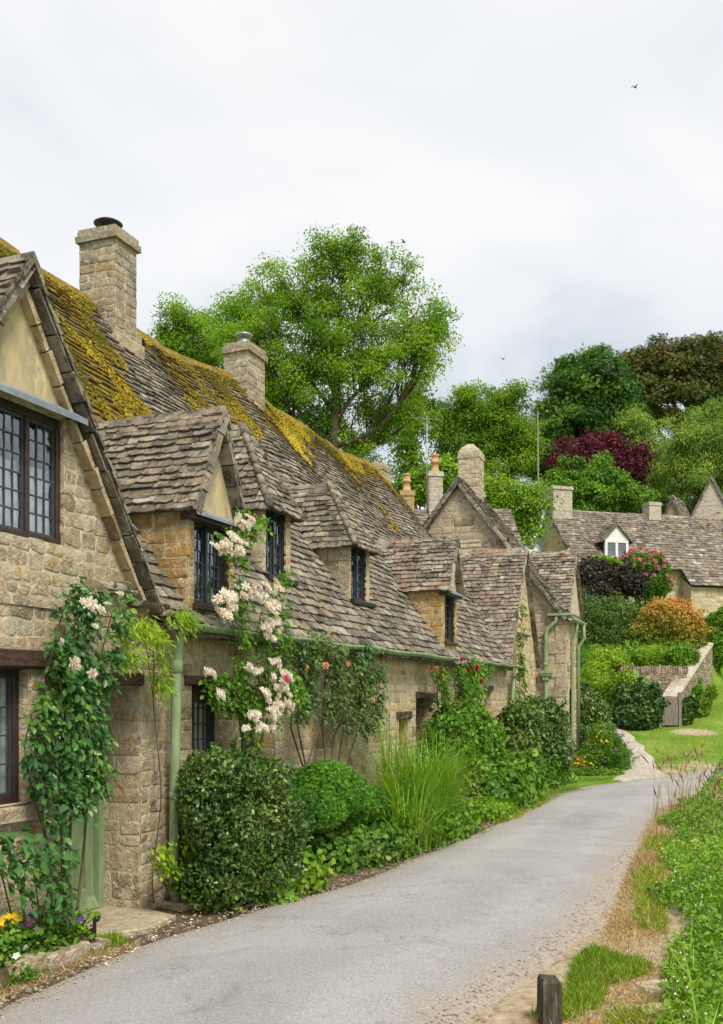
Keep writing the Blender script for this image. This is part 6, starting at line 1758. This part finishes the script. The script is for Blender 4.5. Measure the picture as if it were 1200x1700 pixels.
# 5. domed clipped conifer
E_ = ell_row([(540, 1315, 0.50, 0.40, 0.27), (512, 1345, 0.36, 0.38, 0.22), (570, 1335, 0.42, 0.4, 0.24), (540, 1290, 0.34, 0.3, 0.17), (612, 1338, 0.32, 0.34, 0.20), (625, 1370, 0.22, 0.26, 0.14)], -0.55)
tb = row_base(545, -0.55)
bush('domed_conifer', 'dense rounded clipped evergreen dome beside the wall rose', tb, E_, 34000, 0.028, 'spray', 'box', lf=5.0, lump=0.07, spread=0.7, bias=0.10, shoots=0, core=0.3, shell=0.22, stems=14, stem_r=0.02)
ground_plant('dark shaded leaves growing under the clipped dome', [(*gp(520, 1440), 1.0), (*gp(555, 1440), 1.1), (*gp(600, 1432), 1.0)], 1800, 0.06, 'hedge', 'lobed', 0.36, 'shade_plant', 0.1, 0.34)
ground_plant('leafy green clump at the roadside in front of the dome', [(*gp(545, 1447), 0.9), (*gp(590, 1437), 1.0), (*gp(635, 1425), 1.0), (*gp(668, 1412), 0.9)], 3600, 0.052, hz=0.36, rad=0.3, bias=-0.12)
ground_plant('red tinged leaf clump below the tall grasses', [(*gp(690, 1405), 1.0), (*gp(725, 1392), 1.05), (*gp(752, 1380), 0.9)], 3400, 0.055, hz=0.44, rad=0.34, bias=-0.06)
# 6. tall arching grass
def grass_tuft(label, base, n, h, spread_r, lean, mat='reed', name='tall_grass', width=1.0, cat='grass plant'):
    base = np.asarray(base, float); o = root(name, label, cat, base)
    V = []; Fs = []; ti = []
    for i in range(n):
        a = rng.uniform(0, 6.28); r_ = spread_r * math.sqrt(rng.random())
        p = np.array([r_ * math.cos(a), r_ * math.sin(a), 0.0]); hh_ = h * rng.uniform(0.45, 1.1)
        out = nrm(np.array([math.cos(a), math.sin(a), 0]) + 0.7 * np.array([rng.normal(), rng.normal(), 0]) + np.array([0.1, -0.3, 0]))
        ln_ = lean * rng.uniform(0.2, 1.3); sd = np.array([-out[1], out[0], 0]); w = 0.006 * rng.uniform(0.7, 1.6) * width
        b = len(V)
        for k in range(6):
            t = k / 5
            c = p + UP * hh_ * (t - 0.28 * ln_ * t ** 3) + out * hh_ * ln_ * 0.55 * t ** 2.2
            ww = w * (1 - t ** 2) + 0.0006
            V += [c - sd * ww, c + sd * ww]
        for k in range(5):
            Fs.append([b + 2 * k, b + 2 * k + 1, b + 2 * k + 3, b + 2 * k + 2])
        ti += [np.clip(0.45 + rng.normal(0, 0.2), 0, 1)] * 5
    bl = np_obj('blades', V, Fs, ti, M[mat], o)
    bl['kind'] = 'stuff'
    return o
b_ = row_base(655, -0.35); grass_tuft('upright dark grass stalks left of the grassy clump', b_, 110, 1.75, 0.2, 0.35, width=1.0)
b_ = row_base(692, -0.75); grass_tuft('big arching yellow green grass clump before the slit window', b_, 560, 1.5, 0.38, 1.15, width=1.35)
b_ = row_base(722, -0.8); grass_tuft('fine grass clump with pale seed stems right of the big clump', b_, 360, 1.4, 0.3, 0.9, width=0.9)
b_ = row_base(672, -0.9); grass_tuft('lower drooping grass clump nearest the domed evergreen', b_, 340, 1.0, 0.3, 1.5, width=1.4)
# 7. red climbing rose and the big leafy bush below
u7 = -0.2
o = climber('red_rose', 'climbing rose with crimson flowers under the second gutter', row_base(735, u7),
    [wp([(735, 1260), (730, 1190), (725, 1140), (715, 1115)], u7), wp([(740, 1260), (745, 1180), (770, 1130), (800, 1110)], u7), wp([(750, 1260), (765, 1180), (785, 1130), (770, 1100)], u7), wp([(745, 1220), (755, 1150), (750, 1110)], u7)], 2600, 0.06, 'mid', 0.22, 0.012, leaf_from=0.4, bias=0.06)
for x, y, s_ in ((776, 1110, 0.11), (789, 1111, 0.11), (798, 1131, 0.10), (764, 1096, 0.09), (715, 1110, 0.07), (730, 1115, 0.07)): bloom(o, x, y, u7 - 0.38, s_ * 1.1, 'redp', 3)
E_ = ell_row([(770, 1215, 0.5, 0.4, 0.5), (795, 1235, 0.55, 0.42, 0.5), (750, 1230, 0.4, 0.35, 0.45), (800, 1275, 0.6, 0.5, 0.45), (765, 1280, 0.5, 0.5, 0.5), (820, 1270, 0.4, 0.4, 0.4)], -0.5)
bush('leafy_shrub', 'tall green leafy shrub below the crimson rose', row_base(780, -0.5), E_, 15000, 0.07, 'oval', 'mid', lf=2.6, lump=0.16, bias=-0.04, core=0.35)
ground_plant('pale brown seed heads and leaves at the foot of the shrub', [(*gp(765, 1352), 1.2), (*gp(790, 1340), 1.2)], 1500, 0.06, 'rose_leaf2', 'oval', 0.5, 'seedy_plant', 0.2, 0.34)
ground_plant('yellow green low mound at the roadside past the grasses', [(*gp(790, 1362), 1.0), (*gp(818, 1356), 1.0), (*gp(838, 1352), 0.7)], 2600, 0.05, 'yellowgreen', 'lobed', 0.26, 'lady_mantle', -0.22, 0.34)
ground_plant('broad leaved clump beneath the leafy shrub', [(*gp(835, 1340), 1.2), (*gp(860, 1328), 1.2), (*gp(810, 1345), 1.0)], 2600, 0.09, 'mid', 'lobed', 0.55, 'leafy_plant', 0.05, 0.4)
E_ = ell_row([(865, 1200, 0.5, 0.4, 0.45), (890, 1190, 0.6, 0.4, 0.4), (905, 1210, 0.5, 0.4, 0.5), (885, 1250, 0.8, 0.5, 0.5), (860, 1250, 0.5, 0.45, 0.5), (900, 1265, 0.55, 0.5, 0.4)], -0.6)
bush('bronze_tipped_shrub', 'mixed green shrub with bronze tips before the wing doorway', row_base(885, -0.6), E_, 15000, 0.075, 'oval', 'hedge', lf=2.2, lump=0.16, bias=0.10, core=0.35)
ground_plant('arching fern like leaves at the corner of the end cottage', [(*gp(890, 1308), 1.2), (*gp(870, 1315), 1.0), (*gp(912, 1300), 1.0)], 2400, 0.16, 'mid', 'narrow', 0.5, 'fern', 0.08, 0.42)
climber('ivy_strand', 'ivy growing up the corner pipe of the cross wing', row_base(855, -0.1), [wp([(858, 1240), (856, 1180), (852, 1130), (858, 1060), (857, 1010)], -0.1), wp([(862, 1200), (862, 1140), (856, 1100)], -0.12)], 700, 0.07, 'lime', 0.1, 0.01, leaf_from=0.1, cat='ivy', bias=-0.15)

# ================================================================ near flower bed, step, scraper, bollard
def gz(x, y): return float(hgt(x, y))
stp = MB(); c = L(-0.5, -0.05, 0)
def slab(name, label, cat, pts, z0, z1, mat, group=None):
    m = MB(); P = np.array(pts, float); c = P.mean(0); n = len(P)
    V = []
    for f_, z in ((1.0, z0), (1.0, z1 - 0.015), (0.94, z1), ):
        for p in P:
            q = c + (p - c) * f_; V.append((q[0] - c[0], q[1] - c[1], z + rng.uniform(-0.006, 0.006)))
    Fs = [[r_ * n + i, r_ * n + (i + 1) % n, (r_ + 1) * n + (i + 1) % n, (r_ + 1) * n + i] for r_ in range(2) for i in range(n)] + [[2 * n + i for i in range(n)]]
    m.add(V, Fs, rng.random(), 0)
    o = m.build(name, M[mat]); o.location = (c[0], c[1], 0); return tag(o, label, cat, group)
slab('doorstep', 'worn grey stone slab in front of the near green door', 'doorstep', [L(-1.0, 0.35)[:2], L(0.0, 0.35)[:2], L(0.03, -0.05)[:2], L(-0.1, -0.38)[:2], L(-0.55, -0.42)[:2], L(-1.02, -0.1)[:2]], -0.1, 0.035, 'grey_wall')
slab('drain_stone', 'flat stone at the foot of the green downpipe', 'stone', [L(0.2, -0.06)[:2], L(0.6, -0.06)[:2], L(0.64, -0.28)[:2], L(0.4, -0.36)[:2], L(0.18, -0.26)[:2]], -0.08, 0.05, 'grey_wall')
es = [((8, 1600), (62, 1580), 0.13, 'mossy round edging stone at left end of the flower bed'), ((64, 1588), (104, 1568), 0.10, 'pale squared edging stone in middle of the bed edge'), ((70, 1560), (135, 1545), 0.09, 'long moss covered edging stone behind the pale squared one'), ((138, 1555), (170, 1546), 0.06, 'small flat pale stone beside the boot scraper')]
for a_, b_, hz_, lab in es:
    p, q = on_row(*a_, -0.36)[:2], on_row(*b_, -0.36)[:2]; d_ = (q - p); w_ = np.array([-d_[1], d_[0]]) / np.linalg.norm(d_) * 0.09
    k_ = [p - w_, p + (q - p) * 0.5 - w_ * 1.1, q - w_ * 0.8, q + w_, p + (q - p) * 0.5 + w_ * 1.15, p + w_ * 0.9]
    slab('edging_stone', lab, 'stone', k_, -0.06, hz_, 'wall_old', 'stones edging the near flower bed')
# boot scraper: two curled uprights and a blade
bp = on_row(157, 1562, -0.31); bp[2] = 0.03; bq = on_row(112, 1560, -0.33); bq[2] = 0.05
bs = root('boot_scraper', 'black iron boot scraper with curled ends beside the doorstep', 'boot scraper', bp)
def curl(p):
    d_ = nrm(bp - bq); pts = [p + UP * -0.05, p + UP * 0.08, p + UP * 0.15]
    for k in range(9):
        a = math.pi - k * 0.62; r_ = 0.036 * (1 - k * 0.06)
        pts.append(p + UP * (0.165 + r_ * math.sin(a)) + d_ * (0.03 + r_ * math.cos(a)))
    m = MB(); m.tube(pts, 0.013, 8); return m
curl(bp).build('upright', M['black'], bs, bp); curl(bq).build('upright', M['black'], bs, bp)
m = MB(); dv_ = bq - bp; Lb = np.linalg.norm(dv_); m.fbox((0, 0, 0), dv_ / Lb, np.array([-dv_[1], dv_[0], 0]) / Lb, 0, Lb, 0.055, 0.10, -0.004, 0.004)
m.build('blade', M['black'], bs)
# pansies and bedding plants
def pansy(px, py, mat, tintr, label, n=7, sz=0.055, spread_=0.09, rel_h=0.12):
    c_ = on_row(px, py, -0.27); x, y, z_ = c_ - np.array([0, 0, 0.10]); base = np.array([x, y, max(0.0, z_)])
    if py > 1600: base = np.array([*gp(px, py), 0.0]); x, y = base[:2]
    o = root('bedding_plant', label, 'flowers', base, 0, 'flowers in the near bed')
    c = np.array([x, y, rel_h * 0.6])
    C, N = in_ells(260, [(x, y, base[2] + 0.02, spread_ * 1.4, spread_ * 1.4, rel_h)], 0.5, 0.2, 6)
    foliage('foliage', C, N + UP, 0.04 * rng.uniform(0.6, 1.2, len(C)), 'oval', 0.45 + rng.normal(0, 0.2, len(C)), 'mid', o, base)
    for i in range(n):
        p = base + np.array([rng.normal(0, spread_ * 0.7), rng.normal(0, spread_ * 0.7), rel_h * rng.uniform(0.9, 1.35)])
        V, Fa, k = leafset(np.array([p]), np.array([[0.2, -0.8, 0.7]]), np.array([sz * rng.uniform(0.8, 1.2)]), 'flower5', 0.3, 0)
        np_obj('bloom', V, Fa, np.full(k, rng.uniform(*tintr)), M[mat], o, base)
for px, py, mt, tr_, lab, n_ in [(92, 1540, 'violetp', (0, 0.4), 'deep violet pansies beside the iron boot scraper', 8), (75, 1535, 'violetp', (0.1, 0.5), 'violet pansies left of the boot scraper under the rose stems', 6),
    (45, 1550, 'violetp', (0.55, 0.75), 'magenta pansies under the thin young rose', 7), (62, 1562, 'violetp', (0.8, 1), 'pale lilac pansies behind the pale edging stone', 3), (10, 1535, 'yellowp', (0, 1), 'yellow flowers at the left edge below the window', 9),
    (5, 1560, 'violetp', (0.2, 0.6), 'small purple pansies at the left edge', 3), (35, 1585, 'whitep', (0, 1), 'small white violas above the round edging stone', 4), (15, 1580, 'violetp', (0.85, 1), 'pale blue violas above the mossy edging stone', 3), (30, 1630, 'whitep', (0, 1), 'single white flowers low in the roadside grass', 2)]:
    pansy(px, py, mt, tr_, lab, n_)
# raised soil of the bed
bm_ = MB(); ns_ = 30; V = []
for i in range(ns_):
    s_ = -2.6 + (1.72) * i / (ns_ - 1)
    for u_, z_ in ((0.02, 0.20), (-0.12, 0.19), (-0.28, 0.15), (-0.38, 0.09), (-0.46, -0.05)):
        k_ = 1 - 0.9 * sstep(-1.15, -0.88, s_)
        V.append(L(s_, u_ * (0.4 + 0.6 * k_), z_ * k_ + rng.uniform(-0.012, 0.012) - 0.05 * (1 - k_)))
bm_.add(V, [[5 * i + j, 5 * i + j + 1, 5 * i + 6 + j, 5 * i + 5 + j] for i in range(ns_ - 1) for j in range(4)], 0.5, 0, True)
tag(bm_.build('soil', m_plain('bed_soil', (0.10, 0.075, 0.045), 0.95, 0.5, 9, 0.8, 0.05)), kind='structure')
# leafy ground cover of the bed
C = []
for i in range(1500):
    c_ = L(rng.uniform(-2.4, -1.12), rng.uniform(-0.40, -0.05), 0); C.append((c_[0], c_[1], rng.uniform(0.10, 0.28)))
C = np.array(C)
tag(foliage('bed_leaves', C, np.tile([0.1, -0.4, 0.9], (len(C), 1)), 0.05 * rng.uniform(0.5, 1.3, len(C)), 'oval', 0.42 + rng.normal(0, 0.2, len(C)), 'mid', spread=0.6), kind='stuff')

def blades(name, pts, size, mat, tint, lean=0.6, kind='blade'):
    pts = np.asarray(pts, float); n = len(pts)
    T = np.stack([rng.normal(0, lean, n), rng.normal(0, lean, n), np.ones(n)], 1)
    Nn = rng.normal(size=(n, 3)) * np.array([1, 1, 0.15])
    V, Fa, k = leafset(pts, Nn, size, kind, 0.05, 0.0, T)
    return tag(np_obj(name, V, Fa, np.repeat(np.clip(tint, 0, 1), k), M[mat]), kind='stuff')
def scatter(n, poly_fn, zoff=-0.01):
    P = poly_fn(n); return np.concatenate([P, (hgt(P[:, 0], P[:, 1]) + zoff)[:, None]], 1)
def zone_px(poly):
    pl = np.array(poly, float)
    def f_(n):
        # rejection sampling on the ground plan of the polygon
        g_ = np.array([gp(*p) for p in pl]); lo, hi = g_.min(0), g_.max(0); out = []
        while sum(map(len, out)) < n:
            q = rng.uniform(lo, hi, (n * 3, 2)); ins = np.zeros(len(q), bool); j = len(g_) - 1
            for i in range(len(g_)):
                a, b = g_[i], g_[j]
                c = ((a[1] > q[:, 1]) != (b[1] > q[:, 1])) & (q[:, 0] < (b[0] - a[0]) * (q[:, 1] - a[1]) / (b[1] - a[1] + 1e-9) + a[0]); ins ^= c; j = i
            out.append(q[ins])
        return np.concatenate(out)[:n]
    return f_
# roadside grass at the near bed
P = scatter(9000, zone_px([(-60, 1650), (30, 1640), (120, 1595), (215, 1570), (190, 1552), (110, 1572), (40, 1600), (-60, 1615)]))
blades('roadside_grass', P, 0.06 * rng.uniform(0.4, 1.3, len(P)), 'grassblade', 0.35 + 0.25 * snoise(P, 3, 2.0) + rng.normal(0, 0.15, len(P)), 0.8)
P = scatter(2600, zone_px([(-60, 1680), (30, 1650), (130, 1605), (230, 1572), (225, 1566), (120, 1590), (30, 1636), (-60, 1655)]))
blades('dry_grass', P, 0.06 * rng.uniform(0.4, 1.2, len(P)), 'straw', 0.5 + rng.normal(0, 0.25, len(P)), 2.2)
P = scatter(15000, zone_px([(800, 1392), (880, 1348), (945, 1318), (1040, 1304), (1038, 1290), (935, 1298), (870, 1322), (790, 1362)]))
P = P[snoise(P[:, :2], 44, 1.8) > -0.15]
blades('bed_edge_grass', P, 0.07 * rng.uniform(0.4, 1.3, len(P)), 'grassblade', 0.45 + 0.3 * snoise(P, 3, 1.2) + rng.normal(0, 0.2, len(P)), 1.0)
# lawn beyond the road
n = 52000
x = rng.uniform(5.9, 17, n); y = rng.uniform(21.5, 41, n)
ok = (y > 0.36 * x + 20.2) & (x > 6.35 + np.maximum(0, y - 22.5) * 0.26 + 0.35) & ~((y > 29.2) & (x < 9.7 + (y - 29.5) * 0.46))
P = np.stack([x[ok], y[ok]], 1); P = np.concatenate([P, (hgt(P[:, 0], P[:, 1]) - 0.01)[:, None]], 1)
w_ = snoise(P[:, :2], 12, 0.6)
blades('lawn_grass', P, 0.085 * rng.uniform(0.4, 1.2, len(P)), 'grassblade', 0.36 + 0.26 * w_ + rng.normal(0, 0.16, len(P)) + 0.5 * np.exp(-((P[:, 1] - 0.36 * P[:, 0] - 20.4) / 0.9) ** 2), 1.1)

# verge on the right
Vz = [(830, 1720), (880, 1690), (940, 1655), (955, 1600), (1000, 1560), (1050, 1545), (1085, 1590), (1075, 1620), (1000, 1640), (985, 1720)]
P = scatter(24000, zone_px(Vz))
keep = snoise(P[:, :2], 31, 3.0) + 0.1 > 0
P = P[keep]
blades('verge_grass', P, 0.07 * rng.uniform(0.4, 1.3, len(P)), 'grassblade', 0.4 + 0.2 * snoise(P, 3, 2.0) + rng.normal(0, 0.15, len(P)), 0.9)
P = scatter(30000, zone_px([(850, 1730), (920, 1655), (985, 1590), (1010, 1540), (1035, 1470), (1062, 1400), (1088, 1345), (1150, 1330), (1120, 1400), (1100, 1480), (1105, 1560), (1110, 1640), (1130, 1720)]))
blades('verge_straw', P, 0.06 * rng.uniform(0.3, 1.4, len(P)), 'straw', 0.62 + rng.normal(0, 0.3, len(P)), 2.6)
P = scatter(16000, zone_px([(1000, 1720), (1010, 1640), (1080, 1600), (1060, 1540), (1050, 1470), (1075, 1400), (1100, 1345), (1150, 1330), (1120, 1400), (1100, 1480), (1105, 1560), (1110, 1640), (1130, 1720)]))
P = P[snoise(P[:, :2], 41, 2.6) > 0.12]
blades('verge_tufts', P, 0.08 * rng.uniform(0.3, 1.4, len(P)), 'grassblade', 0.6 + rng.normal(0, 0.25, len(P)), 1.3)
# weeds on the bank
n = 95000
y = 3.8 + 12.5 * rng.random(n) ** 1.25; x = road_right(y) + weed_off(y) + 3.2 * rng.random(n) ** 1.05 - 0.05 + 0.16 * snoise(y[:, None], 3, 2.2) + 0.10 * snoise(y[:, None], 4, 6.0)
ht = (0.26 + 0.40 * sstep(0.0, 0.6, x - road_right(y) - weed_off(y))) * (1 + 0.45 * snoise(np.stack([x, y], 1), 17, 1.6) + 0.25 * snoise(np.stack([x, y], 1), 18, 5.0))
ht = np.clip(ht, 0.08, 1.0) * (0.35 + 0.65 * sstep(-0.1, 0.45, x - road_right(y) - weed_off(y)))
zz = hgt(x, y) + ht * (1 - 0.75 * rng.random(n) ** 1.8)
C = np.stack([x, y, zz], 1)
tnt = 0.42 + 0.24 * snoise(C, 6, 2.2) + rng.normal(0, 0.14, n)
tag(foliage('weeds', C, np.tile([-0.15, -0.35, 0.9], (n, 1)), 0.031 * rng.uniform(0.4, 1.9, n), 'oval', tnt, 'weed', spread=0.75, droop=0.2), kind='stuff')
sel = rng.random(n) < 0.06; sel &= zz > hgt(x, y) + ht * 0.85
Cf = C[sel] + np.array([0, -0.01, 0.03])
tag(foliage('weed_flowers', Cf, np.tile([-0.1, -0.4, 0.9], (len(Cf), 1)), 0.017 * rng.uniform(0.6, 1.3, len(Cf)), 'flower5', rng.random(len(Cf)), 'whitep'), kind='stuff')
P = np.stack([x, y, hgt(x, y)], 1)[:2500]
blades('bank_grass', P, 0.42 * rng.uniform(0.4, 1.1, len(P)), 'reed', 0.4 + rng.normal(0, 0.2, len(P)), 0.35, 'long')
# tall seeding grasses by the bend
V = []; Fs = []; ti = []; mi_ = []
hd = MB(); st = MB()
for i in range(85):
    px, py = rng.uniform(1118, 1240), rng.uniform(1338, 1400)
    if i > 70: px, py = rng.uniform(1085, 1125), rng.uniform(1340, 1400)
    x_, y_ = gp(px, py); h_ = rng.uniform(0.5, 1.0); z_ = gz(x_, y_)
    l_ = rng.normal(0, 0.16, 2)
    a_ = np.array([x_, y_, z_]); b_ = a_ + np.array([l_[0] * 0.4, l_[1] * 0.4, h_ * 0.6]); c_ = a_ + np.array([l_[0], l_[1], h_])
    st.tube([a_, b_, c_], [0.004, 0.003, 0.002], 4)
    hd.tube([c_, c_ + np.array([l_[0] * 0.2, 0, 0.06]), c_ + np.array([l_[0] * 0.6, 0, 0.15])], [0.003, 0.011, 0.002], 5, rng.random())
sg = st.build('seeding_grass', M['straw']); tag(sg, kind='stuff')
hh_ = hd.build('seed_head', M['seedh'], sg); hh_['kind'] = 'stuff'
# bollard
x_, y_ = gp(912, 1702)
bo = root('bollard', 'short dark weathered wooden post with slanted top on the grass verge', 'bollard', (x_, y_, gz(x_, y_) - 0.01), 0.12)
m = MB(); w2 = 0.052
V = []
for z_, k_ in ((-0.2, 1.0), (0.0, 1.0), (0.12, 1.01), (0.245, 0.99)):
    for sx, sy in ((-1, -1), (1, -1), (1, 1), (-1, 1)): V.append((sx * w2 * k_, sy * w2 * k_, z_))
for sx, sy, z_ in ((-1, -1, 0.262), (1, -1, 0.252), (1, 1, 0.262), (-1, 1, 0.272)): V.append((sx * w2 * 0.86, sy * w2 * 0.86, z_))
m.add(V, [[4 * r_ + i, 4 * r_ + (i + 1) % 4, 4 * r_ + 4 + (i + 1) % 4, 4 * r_ + 4 + i] for r_ in range(4) for i in range(4)] + [[16, 17, 18, 19]], 0.5, 0)
m.build('post', M['bollard_wood'] if 'bollard_wood' in M else M['timber'], bo)
# flat stones along the bank edge
for a_, lab in (((1105, 1680), 'flat grey stone at the bank edge nearest the bollard'), ((1100, 1640), 'flat grey stone half buried in dry grass along the bank')):
    c_ = np.array(gp(*a_)); k_ = [c_ + np.array(v) * (1.5 if a_[0] == 1030 else 1) for v in ((-0.14, -0.09), (0.02, -0.11), (0.15, -0.06), (0.13, 0.09), (-0.02, 0.1), (-0.15, 0.07))]
    o = slab('flat_stone', lab, 'stone', k_, -0.05, 0.05, 'grey_wall', 'flat stones along the verge'); o.location.z = gz(*c_) - 0.03
# fallen petals and leaves by the door
Q = scatter(150, zone_px([(120, 1600), (200, 1545), (420, 1500), (440, 1515), (260, 1575), (150, 1640)]), 0.012)
Q = Q[rng.random(len(Q)) < 0.75]
tag(foliage('fallen_petals', Q, np.tile([0, 0, 1.0], (len(Q), 1)), 0.018 * rng.uniform(0.5, 1.3, len(Q)), 'dot', rng.random(len(Q)), 'whitep', spread=0.2), kind='stuff')
Q = scatter(700, zone_px([(270, 1522), (300, 1505), (540, 1478), (680, 1428), (790, 1385), (900, 1335), (920, 1345), (800, 1400), (690, 1445), (550, 1500), (330, 1528)]), 0.012)
tag(foliage('leaf_litter', Q, np.tile([0, 0, 1.0], (len(Q), 1)), 0.035 * rng.uniform(0.4, 1.2, len(Q)), 'leaf', rng.random(len(Q)), 'straw', spread=0.3), kind='stuff')
# loose grit on the road margin
n = 5200
yy = 4.5 + 13 * rng.random(n) ** 1.6
left = rng.random(n) < 0.45
xx = np.where(left, road_left(yy) + np.abs(rng.normal(0, 0.3, n)), road_right(yy) - np.abs(rng.normal(0, 0.45, n)))
Q = np.stack([xx, yy, hgt(xx, yy) + 0.02], 1)
m_gr = m_plain('grit', (0.36, 0.31, 0.26), 0.9, 0.4, 30, 0.2, 0.1)
V, Fa, k_ = leafset(Q, np.tile([0, 0, 1.0], (n, 1)), 0.016 * rng.uniform(0.4, 1.3, n), 'dot', 0.2, 0)
tag(np_obj('grit', V, Fa, rng.random(len(Fa)), m_gr), kind='stuff')

# ================================================================ birds in flight
for px, py, Y, lab, bank in ((1054, 145, 38, 'small dark bird high in the sky at upper right', 0.3), (670, 402, 40, 'small dark bird flying near the top of the ash', -0.2), (835, 596, 42, 'small dark bird flying above the broad green tree', 0.5)):
    c = at(px, py, Y); o = root('bird', lab, 'bird', c, bank * 2, 'birds in flight')
    m = MB()
    m.tube([(-0.09, 0, 0), (-0.05, 0, 0.0), (0.0, 0, 0.0), (0.05, 0, 0.005), (0.075, 0, 0.008), (0.095, 0, 0.006)], [0.006, 0.02, 0.028, 0.02, 0.016, 0.003], 7)
    m.add([(-0.09, -0.004, 0), (-0.15, -0.03, 0), (-0.15, 0.03, 0), (-0.09, 0.004, 0.004)], [[0, 1, 2, 3]])
    for s_ in (-1, 1):
        m.add([(0.03, 0.02 * s_, 0.01), (-0.03, 0.02 * s_, 0.006), (-0.04, 0.1 * s_, 0.05 + bank * 0.05 * s_), (0.02, 0.1 * s_, 0.055 + bank * 0.05 * s_), (-0.05, 0.2 * s_, 0.03 + bank * 0.1 * s_)], [[0, 1, 2, 3], [3, 2, 4]])
    m.build('body', M['black'], o)
